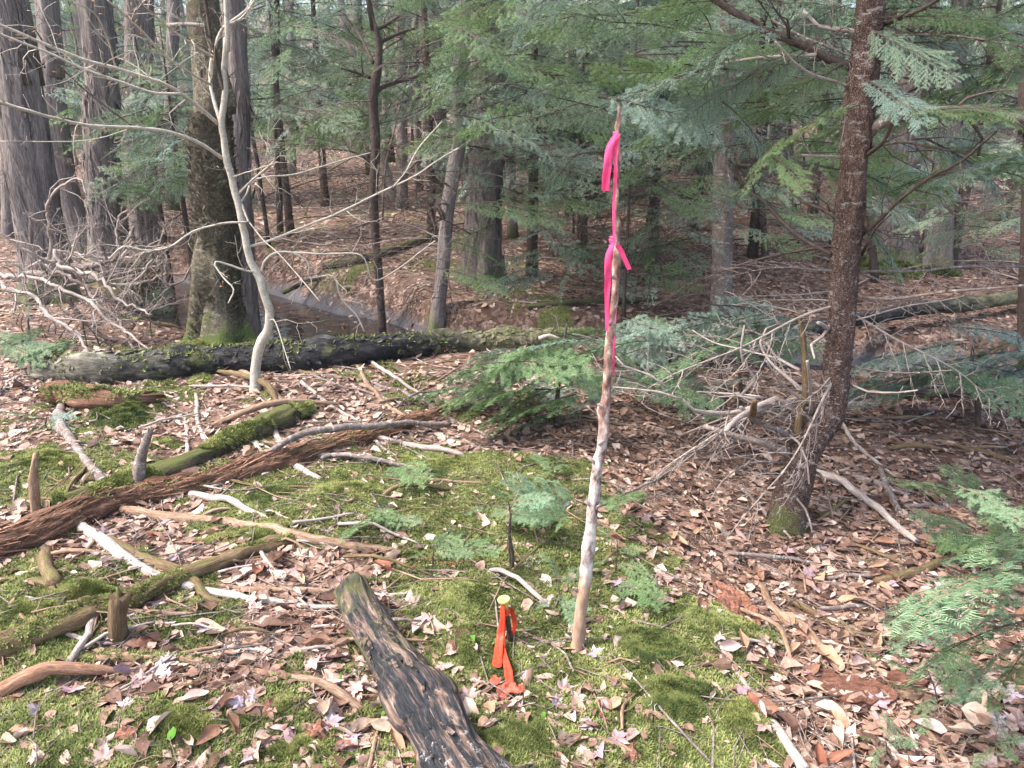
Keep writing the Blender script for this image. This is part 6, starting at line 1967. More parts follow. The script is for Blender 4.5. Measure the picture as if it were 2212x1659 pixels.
NAMED = [
    (1282, 1424, 'maple', 'lilac grey', 'lilac grey maple leaf against the foot of the pole', 1.1), (1128, 1470, 'maple', 'lilac grey', 'lilac maple leaf right of the hanging end of the orange ribbon', .9),
    (1200, 1535, 'maple', 'lilac grey', 'lilac maple leaf alone to the right of the orange scrap', .9), (1012, 1518, 'maple', 'pinkish', 'pink maple leaf left of the orange scrap', 1.0),
    (1518, 1330, 'maple', 'lilac grey', 'small pale lilac leaf on moss left of the red wood chunk', .8), (520, 1530, 'maple', 'lilac grey', 'lilac maple leaf left of the small bright moss cushion', 1.0),
    (548, 1515, 'maple', 'lilac grey', 'lilac grey leaf overlapping its neighbour left of the bright moss cushion', .9), (620, 1592, 'maple', 'mauve', 'mauve leaf in front of the small bright moss cushion', 1.0),
    (700, 1430, 'maple', 'mauve', 'mauve leaf above the arched tan stick', .8), (268, 1470, 'beech', 'mauve', 'rolled mauve leaf by the thin straight twig', 1.0),
    (365, 1440, 'maple', 'lilac grey', 'grey lilac leaf below the straight mossy tan stick', .9), (360, 1355, 'beech', 'lilac grey', 'small lilac leaf below the slim brown stick', .9),
    (420, 1385, 'maple', 'pinkish', 'pink leaf beside a broad cream leaf right of the stump peg', .9), (475, 1380, 'beech', 'cream', 'broad cream leaf right of the stump peg', 1.5),
    (540, 1305, 'maple', 'cream', 'large cream leaf under the white barked branch', 1.4), (598, 1218, 'beech', 'tan', 'large tan leaf below the long peeled branch', 1.7),
    (650, 1210, 'maple', 'cream', 'crumpled cream leaf below the long peeled branch', 1.2), (560, 1240, 'beech', 'rusty', 'rusty leaf beside the large tan one', 1.3),
    (832, 1236, 'beech', 'rusty', 'curved rusty brown leaf behind the cut end of the charred log', 1.3), (848, 1215, 'beech', 'cream', 'cream leaf standing behind the curved rusty brown leaf', 1.1),
    (895, 1314, 'maple', 'cream', 'large crumpled cream leaf beside the charred log', 1.3), (958, 1360, 'beech', 'cream', 'cream leaf nearest the pin on its left', 1.1),
    (925, 1350, 'maple', 'mauve', 'purplish leaf between two cream leaves left of the pin', 1.0), (905, 1366, 'beech', 'pale pink', 'pale pink leaf low beside the charred log', 1.2),
    (770, 1496, 'maple', 'pinkish', 'pink leaf at the left side of the charred log', 1.1), (822, 1527, 'beech', 'cream', 'cream leaf tucked under the left side of the charred log', 1.2),
    (770, 1600, 'maple', 'lilac grey', 'lilac leaf pair at the bottom left of the charred log', 1.1), (1215, 1500, 'maple', 'pinkish', 'pink leaf right of the short dark stick', 1.1),
    (1247, 1520, 'maple', 'pale pink', 'pale pink leaf between moss and the long thin branch', 1.1), (1180, 1315, 'beech', 'lilac grey', 'grey leaf between the pin and the pole', .8),
    (1060, 1195, 'beech', 'pinkish', 'pink beech leaf alone on the moss above the low mossy branch', 1.2), (1095, 1140, 'beech', 'cream', 'small cream leaf left of the dark seedling stem', .9),
    (1410, 1212, 'beech', 'cream', 'cream leaf propped up right of the pole', 1.2), (1650, 1580, 'maple', 'pinkish', 'pink leaf crossing the lower end of the lichen stick', 1.3),
    (1690, 1540, 'beech', 'cream', 'cream leaf on edge below the bark slab', 1.3), (1795, 1552, 'beech', 'cream', 'large cream leaf below the reddish bark slab', 1.45),
    (2110, 1535, 'beech', 'cream', 'upper cream leaf right of the bark slab', 1.6), (2115, 1560, 'beech', 'cream', 'lower curled cream leaf right of the bark slab', 1.4),
    (2190, 1560, 'beech', 'pinkish', 'pink leaf at the right edge below the sprays', 1.2), (1790, 1430, 'beech', 'tan', 'tan leaf above the reddish bark slab', 1.4),
    (1850, 1480, 'beech', 'pale pink', 'pale leaf resting against the reddish bark slab', 1.3), (1950, 1490, 'maple', 'pale pink', 'pale pink leaf on the small bark chunk', 1.0),
    (1930, 1640, 'beech', 'pale pink', 'broad pale leaf at the bottom edge near the lower right', 1.8), (2080, 1620, 'maple', 'pinkish', 'pink leaf at the bottom right among low sprays', 1.2),
    (1550, 1385, 'maple', 'pale pink', 'pale pink leaf at the upper tip of the lichen stick', 1.2), (1570, 1410, 'beech', 'pale pink', 'pale leaf under the upper tip of the lichen stick', 1.2),
    (1600, 1500, 'maple', 'mauve', 'mauve leaf in the hollow right of the lichen stick', 1.1), (1840, 1305, 'beech', 'tan', 'standing tan leaf left of the right hemlock sprays', 1.5),
    (1795, 1240, 'beech', 'cream', 'pale upright leaf left of the brown branch in the sprays', 1.3), (1830, 1390, 'maple', 'mauve', 'dark mauve leaf behind the tan branch', 1.1),
    (230, 1618, 'maple', 'cream', 'crumpled whitish leaf near the lower left corner', 1.2), (555, 1640, 'maple', 'pinkish', 'pink maple leaf at the bottom left of the centre', 1.1),
    (860, 1620, 'beech', 'tan', 'tan leaf in the dark shade left of the charred log', 1.1), (205, 968, 'maple', 'pinkish', 'pink leaf standing on moss left of the dark upright stub', 1.6),
    (185, 1045, 'beech', 'cream', 'large cream leaf behind the rotten log at the left', 1.7), (320, 1000, 'beech', 'cream', 'long cream leaf against the mossy log', 1.6),
    (420, 1030, 'beech', 'pale pink', 'pale pink leaf between the mossy and the rotten log', 1.8), (350, 1035, 'beech', 'cream', 'cream leaf in the gap between the two logs', 1.8)]
for a in NAMED:
    single_leaf(*a)

r = np.random.default_rng(5150)
cnt = 0
LM = [((735, 1150), 'the cut end of the charred log'), ((1096, 1400), 'the survey pin'), ((1250, 1380), 'the pole foot'), ((1450, 1480), 'the dark moss cushions'), ((1620, 1500), 'the lichen stick'), ((1850, 1500), 'the bark slab'),
      ((2050, 1300), 'the right hemlock sprays'), ((1750, 1200), 'the crooked hemlock foot'), ((400, 1560), 'the lower left moss'), ((150, 1450), 'the reddish barkless branch'), ((450, 1260), 'the white barked branch'),
      ((400, 1100), 'the rotten log'), ((620, 1480), 'the arched tan stick'), ((900, 1000), 'the bright leaf bank'), ((600, 860), 'the beech sapling'), ((1000, 1200), 'the low mossy branch'), ((1450, 1050), 'the shaded pole'), ((2000, 1050), 'the far right floor')]
guard = 0
while cnt < 240 and guard < 6000:
    guard += 1
    py = 1659 - (r.random() ** 1.1) * 560
    px = r.uniform(0, 2212)
    c = G(px, py)
    if math.hypot(px - 1086, (py - 1410) * .6) < 55 or r.random() > leafdens(np.array([c[0]]), np.array([c[1]]))[0] * .9 + .06:
        continue
    kind = 'maple' if r.random() < .3 else 'beech'
    right = px > 1350 and py < 1500
    col = str(r.choice(['lilac grey', 'mauve', 'pinkish', 'pale pink']) if kind == 'maple' else r.choice(['tan', 'brown', 'pinkish', 'cream', 'pale pink', 'rusty'], p=[.3, .22, .18, .1, .12, .08] if right else [.2, .08, .2, .2, .25, .07]))
    lm = min(LM, key=lambda q: math.dist(q[0], (px, py)))[1]
    szv = float(r.uniform(.75, 1.3))
    szw = 'small' if szv < .95 else 'broad' if szv > 1.12 else 'medium'
    on = 'on moss' if mossmask(c[0], c[1]) > .5 else 'on brown litter'
    single_leaf(px, py, kind, col, f'{szw} {col.replace(" grey", "")} {kind} leaf lying {on} near {lm}', szv, group=f'{szw} {col} {kind} leaves {on} near {lm}')
    cnt += 1

# ------------------------------------------------------------------ flagged pole
PP = [(1247, 1402, 14), (1251, 1370, 13.5), (1255, 1323, 12.5), (1264, 1256, 12.5), (1270, 1192, 12.5), (1271, 1184, 14), (1277, 1140, 11.5), (1281, 1095, 12), (1286, 1050, 12), (1290, 1010, 11), (1290, 996, 12), (1299, 972, 11),
      (1304, 920, 11), (1303, 885, 14), (1308, 870, 11), (1311, 836, 9.5), (1316, 740, 8.5), (1321, 690, 8), (1327, 640, 7.5), (1330, 553, 6.8), (1331, 510, 7), (1330, 460, 5), (1332, 400, 4.6), (1335, 330, 4), (1335, 275, 3), (1337, 250, 2.4), (1337, 230, 3)]
pb = G(1247, 1402)
pY = pb[1]
P3 = np.array([P(a, b, pY - .01 + .03 * k / 26) for k, (a, b, c) in enumerate(PP)])
R3 = [c / F * np.linalg.norm(q - np.array([0, 0, CAMH])) for (a, b, c), q in zip(PP, P3)]
P3[0] += np.array([0, 0, -.03])


def pole_mat():
    t = NT('peeling_pole_bark', .8)
    v = t.attr('bark', 'Vector')
    al = t.attr('along')
    n1 = t.noise(v, 14, 5, .7, (2, 2, 1.2))
    n2 = t.noise(v, 30, 4, .7, (1.5, 1.5, .8))
    bare = t.ramp(n1, [(.3, (.22, .13, .085)), (.6, (.40, .27, .19))])
    birch = t.ramp(n1, [(.36, (.10, .06, .05)), (.48, (.38, .31, .28)), (.62, (.66, .60, .56))])
    red = t.ramp(n2, [(.38, (.12, .055, .045)), (.55, (.30, .19, .15)), (.66, (.55, .44, .38))])
    c = t.mix(t.ramp(al, [(.16, (0, 0, 0)), (.2, (1, 1, 1))]), bare, birch)
    c = t.mix(t.ramp(al, [(.42, (0, 0, 0)), (.5, (1, 1, 1))]), c, red)
    t.color(c)
    t.bump(n1, .6, .004)
    return t.m


g = Geo()
ppath, prad = tube(g, P3, R3, 18, .012, .08, .03, 22, 3, wob=.002)
pole = mesh_thing(g, 'wooden_pole', pole_mat(), 'slender bark covered pole stuck upright in the ground with pink flagging', 'pole', [pb[0], pb[1], th(pb[0], pb[1])])
r = np.random.default_rng(17)
for k, (px, py, sx, ln) in enumerate([(1304, 882, -1, 12), (1287, 1000, -1, 16), (1281, 1095, -1, 14), (1283, 1100, 1, 12), (1278, 1090, -1, 10), (1270, 1190, 1, 6), (1259, 1210, 1, 14), (1247, 1275, -1, 8), (1266, 1270, 1, 10), (1236, 1380, -1, 14), (1295, 960, 1, 8), (1316, 700, 1, 5), (1328, 600, -1, 4)]):
    a = P(px, py, pY - .005)
    b = P(px + sx * ln, py - ln * .7, pY - .015)
    g = Geo()
    tube(g, [a, (a + b) / 2 + r.normal(size=3) * .001, b], [.006, .005, .0028], 7, 1, .2, jag=.8, raw=True, seed=k)
    part(g, 'twig_stub', M['pale'], pole, pole.location)


# ------------------------------------------------------------------ ribbons
def ribbon(g, pts, widths, n=None, twist=None, thick=.0006, wave=.0):
    """a strip of tape: pts 3D centre line, widths in metres, twist in radians about its own run"""
    pts, w = smooth_path(pts, widths, .008)
    m = len(pts)
    tw = np.interp(np.linspace(0, 1, m), np.linspace(0, 1, len(twist)), twist) if twist is not None else np.zeros(m)
    T = np.gradient(pts, axis=0)
    T /= np.linalg.norm(T, axis=1)[:, None] + 1e-9
    X = np.array([1.0, 0, 0]) - T * T[:, 0:1]
    X /= np.linalg.norm(X, axis=1)[:, None]
    N = np.cross(T, X)
    d = X * np.cos(tw)[:, None] + N * np.sin(tw)[:, None]
    nn = np.cross(T, d)
    K = 5
    V = []
    for side in (0, 1):
        for k in range(K):
            s = k / (K - 1) - .5
            V.append(pts + d * (s * w)[:, None] + nn * ((wave * np.sin(np.arange(m) * .35 + s * 5) * w)[:, None] + (thick if side else 0) + (.10 * w * (4 * s * s))[:, None]))
    V = np.stack(V, 1).reshape(-1, 3)
    Q = []
    for i in range(m - 1):
        for k in range(K - 1):
            a = i * 2 * K + k
            b = (i + 1) * 2 * K + k
            Q.append((a, a + 1, b + 1, b))
            a += K
            b += K
            Q.append((b, b + 1, a + 1, a))
        a, b = i * 2 * K, (i + 1) * 2 * K
        Q.append((a, b, b + K, a + K))
        Q.append((a + K - 1, a + 2 * K - 1, b + 2 * K - 1, b + K - 1))
    g.add(V, Q=Q)


def pw(px):
    return px / F * pY * 1.03


PINK = plain('pink_flagging_tape', (.86, .10, .28), .3, .10, 45, .8, .4)
DPINK = PINK
ORANGE = plain('orange_flagging_tape', (.62, .06, .028), .4, .18, 60, .7, .12)
OLDOR = plain('faded_orange_ribbon', (.42, .10, .06), .6, .35, 50, .8, .1)
fY = pY - .03


def knot(g, px, py, Y, rp):
    c = P(px, py, Y)
    for k in range(4):
        a = k * .9
        u = np.linspace(0, 6.283, 14)
        R_ = rp / F * Y * (1.15 + .18 * k % .3)
        tilt = .35 * math.sin(a * 2)
        pts = np.stack([c[0] + np.cos(u) * R_, c[1] + .02 + np.sin(u) * R_, c[2] + (k - 1.5) * .004 + tilt * .012 * np.cos(u)], 1)
        tube(g, pts, np.full(14, .0035), 6, 1, .2, raw=True, seed=k)


tp = thing('pink_flagging', 'bright pink flagging tape knotted at the top of the pole', 'flagging tape', P(1335, 300, pY))
base = np.array(tp.location)
g = Geo()
knot(g, 1334, 295, pY, 4)
part(g, 'knot', PINK, tp, base)
g = Geo()
ribbon(g, [P(1335, 285, fY), P(1326, 300, fY), P(1317, 325, fY), P(1312, 365, fY - .005), P(1307, 412, fY)], [pw(8), pw(16), pw(17), pw(16), pw(16)], twist=[1.3, .5, .05, .35, -.1], wave=.16)
part(g, 'wide_tail', PINK, tp, base)
g = Geo()
ribbon(g, [P(1336, 290, fY + .01), P(1332, 330, fY), P(1330, 380, fY), P(1327, 430, fY), P(1326, 480, fY), P(1328, 525, fY)], [pw(12), pw(11), pw(8), pw(7), pw(5), pw(6)], twist=[.8, 1.1, .5, .9, .3, .7])
part(g, 'narrow_tail', PINK, tp, base)
tp = thing('pink_flagging', 'pink flagging tape knotted at the middle of the pole with a long tail', 'flagging tape', P(1330, 528, pY))
base = np.array(tp.location)
g = Geo()
knot(g, 1329, 528, pY, 7)
knot(g, 1330, 522, pY, 6)
part(g, 'knot', PINK, tp, base)
g = Geo()
ribbon(g, [P(1326, 525, fY), P(1316, 550, fY), P(1313, 590, fY), P(1312, 640, fY), P(1312, 680, fY + .01), P(1312, 716, fY + .01)], [pw(10), pw(15), pw(15), pw(12), pw(11), pw(7)], twist=[.9, .3, -.15, .4, .6, 1.1], wave=.12)
part(g, 'long_tail', PINK, tp, base)
g = Geo()
ribbon(g, [P(1333, 528, fY), P(1341, 540, fY), P(1349, 558, fY), P(1360, 582, fY)], [pw(9), pw(11), pw(10), pw(9)], twist=[.5, .2, .2, .1])
part(g, 'short_tail', PINK, tp, base)
g = Geo()
ribbon(g, [P(1337, 530, pY + .03), P(1336, 580, pY + .03), P(1332, 660, pY + .03), P(1327, 740, pY + .025), P(1326, 812, pY + .02)], [pw(7), pw(6), pw(4), pw(6), pw(5)], twist=[.9, .4, 1.2, .8, .6])
part(g, 'rear_tail', PINK, tp, base)

# ------------------------------------------------------------------ survey pin with yellow cap
nb = G(1104, 1392)
qY = nb[1]
top = P(1089, 1300, qY)
pin = thing('survey_pin', 'steel survey pin with a round yellow cap standing in the moss', 'survey pin', (nb[0], nb[1], th(nb[0], nb[1])))
base = np.array(pin.location)
g = Geo()
ax = top - (nb + np.array([0, 0, -.05]))
ax /= np.linalg.norm(ax)
tube(g, [nb - ax * .08, nb + ax * .02, top], [.0085, .0085, .0085], 16, .05, .02, raw=False)
part(g, 'rod', plain('rusty_steel_rod', (.05, .03, .022), .6, .4, 60, .4), pin, base)
g = Geo()
prof = [(.0105, -.034), (.0115, -.034), (.0120, -.010), (.0150, -.006), (.0182, -.002), (.0187, .000), (.0187, .004), (.0180, .0055), (.0155, .0058), (.0150, .0045), (.003, .0045), (.0008, .0045)]
u = Vector(ax)
e1 = u.orthogonal().normalized()
e2 = u.cross(e1)
# tilt the cap a little towards the viewer
S = 28
V = []
for rr_, zz in prof:
    for k in range(S):
        a = k / S * 6.283
        V.append(np.array(top) + np.array(e1) * rr_ * math.cos(a) + np.array(e2) * rr_ * math.sin(a) + np.array(u) * (zz + .006))
Q = [(i * S + k, i * S + (k + 1) % S, (i + 1) * S + (k + 1) % S, (i + 1) * S + k) for i in range(len(prof) - 1) for k in range(S)]
g.add(V, Q=Q)
CAPM = plain('yellow_plastic_cap', (.56, .45, .15), .5, .14, 120, .15)
part(g, 'cap', CAPM, pin, base)
g = Geo()       # raised ring of stamped ticks on the cap's face
for k in range(14):
    a = k / 14 * 6.283
    c = np.array(top) + (np.array(e1) * math.cos(a) + np.array(e2) * math.sin(a)) * .0105 + np.array(u) * .0108
    d = (np.array(e1) * math.cos(a) + np.array(e2) * math.sin(a)) * .0018
    tube(g, [c - d, c + d], [.0005, .0005], 4, 1, 0, raw=True)
part(g, 'stamped_ring', CAPM, pin, base)

og = thing('orange_flagging', 'bright orange flagging ribbon tied to the survey pin and trailing down', 'flagging tape', P(1090, 1330, qY))
base = np.array(og.location)
oY = qY - .012


def fp(px, py, Yv, off=.03):
    """a point of the ribbon, kept clear of the floor"""
    return P(px, py, min(Yv, G(px, py, off)[1]))


def gp(px, py, off):
    return G(px, py, off)


g = Geo()
rb = np.array(P(1092, 1316, qY))
for k in range(3):
    uu = np.linspace(0, 6.283, 16)
    pts = np.stack([rb[0] + np.cos(uu) * .0125, rb[1] + np.sin(uu) * .0125, rb[2] - k * .006 + .002 * np.cos(uu * 2)], 1)
    tube(g, pts, np.full(16, .0028), 6, 1, .1, raw=True)
part(g, 'knot', ORANGE, og, base)
g = Geo()
pts = [fp(1086, 1306, oY), fp(1086, 1335, oY - .006), fp(1082, 1370, oY - .014), fp(1078, 1400, oY - .022), fp(1075, 1425, oY - .032), fp(1074, 1442, oY - .038)]
wl = lambda q: q / F * 1.85
ribbon(g, pts, [wl(11), wl(15), wl(19), wl(22), wl(24), wl(22)], twist=[.5, .35, .25, .15, .1, .0], wave=.04)
part(g, 'wide_tail', ORANGE, og, base)
g = Geo()
pts = [fp(1091, 1316, oY), fp(1089, 1360, oY - .006), fp(1088, 1400, oY - .014), fp(1092, 1425, oY - .024), fp(1098, 1450, oY - .05), gp(1101, 1476, .022)]
ribbon(g, pts, [wl(9), wl(11), wl(12), wl(15), wl(20), wl(20)], twist=[.9, .8, .7, .5, .2, 0], wave=.05)
part(g, 'second_tail', ORANGE, og, base)
g = Geo()
pts = [fp(1104, 1312, qY + .016), fp(1109, 1330, qY + .018), fp(1112, 1350, qY + .016), fp(1108, 1372, qY + .012)]
ribbon(g, pts, [wl(9), wl(14), wl(12), wl(8)], twist=[.2, .1, .3, .5], wave=.05)
part(g, 'rear_tail', ORANGE, og, base)


def scrap(label, px, py, wpx, hpx, mat, name, cat, seed, thick=.01, rumple=.012, nu=10, yaw=0.0, holes=False):
    """a crumpled or splintered flat piece lying on the ground"""
    c = G(px, py)
    ex = abs(G(px + wpx / 2, py)[0] - c[0])
    ey = abs(G(px, py - hpx / 2)[1] - G(px, py + hpx / 2)[1]) / 2
    r_ = np.random.default_rng(seed)
    n = nu
    u, v = np.meshgrid(np.linspace(-1, 1, n), np.linspace(-1, 1, n))
    uu = u * np.sqrt(1 - v * v / 2)
    vv = v * np.sqrt(1 - u * u / 2)
    ang = np.arctan2(vv, uu)
    rad_ = 1 + .28 * vnoise(np.cos(ang) * 2 + seed, np.sin(ang) * 2, 3) * 2
    x = uu * rad_ * ex
    y = vv * rad_ * ey
    cx, sy = math.cos(yaw), math.sin(yaw)
    X_, Y_ = c[0] + x * cx - y * sy, c[1] + x * sy + y * cx
    Zt = np.maximum(terrain(X_.ravel(), Y_.ravel()).reshape(n, n), th(c[0], c[1]) - .01) + (.013 if mat is OLDOR else .008) + thick + rumple * 2 * fbm(X_ * 40 + seed, Y_ * 30, 7, 3)
    Zb = Zt - thick
    V = np.concatenate([np.stack([X_, Y_, Zt], -1).reshape(-1, 3), np.stack([X_, Y_, Zb], -1).reshape(-1, 3)])
    i, j = np.meshgrid(np.arange(n - 1), np.arange(n - 1), indexing='ij')
    q = np.stack([i * n + j, i * n + j + 1, (i + 1) * n + j + 1, (i + 1) * n + j], -1).reshape(-1, 4)
    rim = [(0, k) for k in range(n)] + [(k, n - 1) for k in range(1, n)] + [(n - 1, k) for k in range(n - 2, -1, -1)] + [(k, 0) for k in range(n - 2, 0, -1)]
    ri = np.array([a * n + b for a, b in rim])
    rj = np.roll(ri, -1)
    side = np.stack([ri + n * n, rj + n * n, rj, ri], 1)
    g = Geo()
    bark = V - c
    bark = bark[:, [1, 2, 0]] * np.array([1, 1, 1.0])
    g.add(V, Q=np.vstack([q, q[:, ::-1] + n * n, side]), bark=bark, along=np.zeros(len(V)), foot=np.zeros(len(V)))
    return mesh_thing(g, name, mat, label, cat, [c[0], c[1], th(c[0], c[1])], smooth=False)


scrap('torn orange ribbon scrap on the moss below the pin', 1104, 1502, 64, 28, OLDOR, 'ribbon_scrap', 'ribbon scrap', 3, .002, .014, 12)
scrap('smaller orange ribbon scrap nearest the hanging ribbon end', 1070, 1484, 24, 18, OLDOR, 'ribbon_scrap', 'ribbon scrap', 4, .002, .010, 8)
scrap('red orange crumbling wood chunk right of the wide moss cushion', 1592, 1322, 74, 74, M['orange'], 'wood_chunk', 'wood chunk', 5, .022, .02, 12)
scrap('large reddish bark slab lying at the lower right', 1852, 1500, 165, 62, M['redbark'], 'bark_slab', 'bark slab', 6, .016, .008, 16, -.45)
scrap('smaller reddish bark slab behind the large one', 1962, 1480, 80, 34, M['redbark'], 'bark_slab', 'bark slab', 7, .018, .008, 12, -.3)
scrap('tan broken bark chunk right of the large slab', 1962, 1510, 56, 24, M['tan'], 'bark_chunk', 'bark chunk', 8, .02, .006, 10, -.2)
scrap('orange rotten wood crumbs at the bottom left of the charred log', 690, 1598, 76, 36, M['orange'], 'wood_chunk', 'wood chunk', 9, .012, .016, 12)
scrap('orange leaf scrap in the moss above the bottom edge at left', 265, 1590, 80, 36, M['orange'], 'wood_chunk', 'wood chunk', 10, .006, .014, 10)
scrap('orange brown curled scrap beside the thin bent twig at left', 60, 1522, 70, 22, M['orange'], 'wood_chunk', 'wood chunk', 11, .006, .012, 10)
scrap('rust coloured scrap between lilac leaves and bright moss', 584, 1545, 26, 44, M['orange'], 'wood_chunk', 'wood chunk', 12, .006, .014, 8)
scrap('orange scrap under the forked twig at the bottom', 1330, 1560, 60, 26, M['orange'], 'wood_chunk', 'wood chunk', 13, .006, .012, 10)
scrap('rusty wood scrap at the bottom edge right of the moss', 1370, 1640, 40, 36, M['orange'], 'wood_chunk', 'wood chunk', 14, .008, .012, 8)
scrap('flat rusty scrap by the foot of the stump peg', 320, 1395, 50, 26, M['orange'], 'wood_chunk', 'wood chunk', 15, .006, .012, 8)


# evergreen seedling leaves and lichen ---------------------------------------------------------
GREEN = plain('fresh_green_leaf', (.10, .24, .035), .4, .2, 20, .1, .3)


def green_sprout(label, px, py, hpx, lean):
    c = G(px, py)
    sz = hpx / F * c[1] * 1.05
    g = Geo()
    tip = c + np.array([lean * sz, 0, sz * .55])
    tube(g, [c - np.array([0, 0, .01]), (c + tip) / 2 + np.array([.002, 0, 0]), tip], [.0012, .001, .0008], 4, 1, 0, raw=True)
    root = thing('green_sprout', label, 'sprout', (c[0], c[1], th(c[0], c[1])))
    part(g, 'stem', M['tan'], root, root.location)
    g = Geo()
    r_ = np.random.default_rng(int(px))
    V, q = leaf_shapes(1, r_, 3, 6, (sz, sz), .6)
    V = V[0]
    R = np.array(Matrix.Rotation(-1.15 + lean, 3, 'Y')) @ np.array(Matrix.Rotation(.7, 3, 'X'))
    V = (V + np.array([sz / 2, 0, 0])) @ R.T + tip
    g.add(V, Q=q)
    part(g, 'leaf', GREEN, root, root.location)


green_sprout('upright glossy green leaf sprouting from the lower left moss', 352, 1612, 44, .3)
green_sprout('small green leaf sprout between the mossy logs and the white branch', 246, 1290, 20, .1)
green_sprout('small green leaf sprout left of the yellow green cushion by the pin', 1100 - 2, 1512, 16, .1)
green_sprout('green leaf sprout left of the charred log at its middle', 735, 1482, 26, -.1)
green_sprout('green sprout at the bottom left of the charred log', 820, 1556, 26, .2)
green_sprout('tiny green sprout in the bottom moss right of the charred log', 1166, 1560, 22, .1)
green_sprout('green sprout on moss beside the pin cushion', 1010, 1398, 26, .2)


def lichen(label, px, py, size, mat, n, seed):
    c = G(px, py)
    r_ = np.random.default_rng(seed)
    g = Geo()
    s = size / F * c[1]
    for k in range(n):
        p = c + np.array([r_.normal() * s * .35, r_.normal() * s * .25, 0])
        p[2] = th(p[0], p[1]) + .004
        v = r_.normal(size=3)
        v[2] = abs(v[2]) * .5
        v /= np.linalg.norm(v)
        q = [p]
        for j in range(4):
            v = v + r_.normal(size=3) * .5
            v[2] -= .05
            v /= np.linalg.norm(v)
            q.append(q[-1] + v * s * .16)
            q[-1][2] = max(q[-1][2], th(q[-1][0], q[-1][1]) + .003)
        tube(g, np.array(q), np.linspace(.0013, .0006, 5), 3, 1, 0, raw=True)
    mesh_thing(g, 'lichen_tuft', mat, label, 'lichen', [c[0], c[1], th(c[0], c[1])])


WL = plain('whitish_lichen', (.52, .55, .48), .9, .2, 40, 0)
BL = plain('blackish_lichen', (.10, .10, .10), .9, .4, 40, 0)
lichen('tangle of dark lichened twigs between the tan sticks', 520, 1412, 100, BL, 90, 1)
lichen('paler twig tangle below the dark lichened one', 470, 1450, 80, M['grey'], 60, 2)
lichen('white lichen tuft right of the largest dark moss cushion', 1418, 1535, 60, WL, 40, 3)
lichen('white lichen tuft beside the lower end of the lichen stick', 1810, 1600, 60, WL, 40, 4)
lichen('small white lichen tuft left of the pole foot', 1205, 1395, 34, WL, 26, 5)
lichen('white lichen tuft at the right bottom corner', 2070, 1580, 50, WL, 30, 6)
lichen('whitish lichen by the small hemlock sprig near the pin', 1150, 1225, 50, WL, 30, 7)


# ------------------------------------------------------------------ low hemlock growth near the viewer
def seedling(label, px, py, pts_top, boughs, name='hemlock_seedling', Y=None, stem=5, kindd='near', mat='darktwig'):
    c = G(px, py) if Y is None else P(px, py, Y)
    if Y is not None:
        c[2] = th(c[0], c[1])
    root = thing(name, label, 'seedling', (c[0], c[1], th(c[0], c[1])))
    base = np.array([c[0], c[1], th(c[0], c[1])])
    P3 = [c + np.array([0, 0, -.02])] + [P(p[0], p[1], c[1] + (p[2] if len(p) > 2 else 0)) for p in pts_top]
    rr_ = stem / F * c[1]
    g = Geo()
    tube(g, P3, np.linspace(rr_, rr_ * .3, len(P3)), 8, .03, .12, seed=int(px))
    part(g, 'stem', M[mat], root, base)
    for k, b in enumerate(boughs):
        bough(root, base, P(b[0], b[1], c[1] + b[4]), P(b[2], b[3], c[1] + b[5]), b[6] if len(b) > 6 else kindd, b[7] if len(b) > 7 else random.gauss(.25, .3))
    return root


rs = random.Random(4)


def cloud(cx, cy_, rx, ry, n, L, kinds, dY=.5, dirx=0.0):
    """boughs (measured) filling a patch: list for seedling()"""
    out = []
    for k in range(n):
        a = rs.random() * 6.28
        q = math.sqrt(rs.random())
        x, y = cx + math.cos(a) * rx * q, cy_ + math.sin(a) * ry * q
        an = rs.gauss(0, .5) + (0 if rs.random() < .5 - dirx else math.pi)
        l_ = L * rs.uniform(.6, 1.2)
        d0 = rs.uniform(-dY, dY)
        out.append((x - math.cos(an) * l_ / 2, y - l_ * .08, x + math.cos(an) * l_ / 2, y + l_ * rs.uniform(-.05, .28), d0, d0 + rs.uniform(-.35, .25), rs.choice(kinds), rs.uniform(.2, .9)))
    return out


seedling('spreading young hemlock thicket behind the pole and in front of the long log', 1200, 915, [(1205, 850), (1215, 760), (1225, 700)],
         cloud(1120, 825, 150, 85, 26, 200, ['near', 'nearf', 'nearf'], .35, .2) + cloud(1240, 790, 130, 70, 16, 180, ['near', 'nearf', 'bare'], .35)
         + [(1180, 800, 985, 770, 0, -.3, 'near', .7), (1180, 760, 1010, 758, 0, .1, 'near', .7), (1190, 840, 1000, 850, 0, -.3, 'nearf', .6), (1180, 870, 1030, 900, 0, -.3, 'nearf', .6)], 'young_hemlock', stem=7)
seedling('young hemlock with twiggy boughs right of the pole', 1440, 905, [(1440, 840), (1450, 760), (1460, 690)],
         cloud(1430, 780, 150, 90, 26, 190, ['near', 'near', 'bare'], .5) + cloud(1530, 700, 160, 40, 10, 200, ['near'], .5), 'young_hemlock', Y=4.3, stem=6)
seedling('grey twiggy hemlock thicket left of the crooked hemlock', 1600, 900, [(1600, 830), (1590, 740), (1600, 670)],
         cloud(1560, 800, 130, 90, 16, 200, ['bare', 'barep', 'near'], .5) + cloud(1620, 690, 120, 40, 8, 200, ['near', 'far'], .5), 'young_hemlock', Y=4.0, stem=6)
seedling('hemlock boughs hanging over the dark hollow at the right', 2120, 905, [(2110, 850), (2100, 780), (2110, 700)],
         cloud(2000, 800, 150, 50, 12, 230, ['near'], .3, .3) + cloud(2150, 780, 80, 60, 8, 200, ['near'], .3), 'young_hemlock', Y=4.0, stem=7)
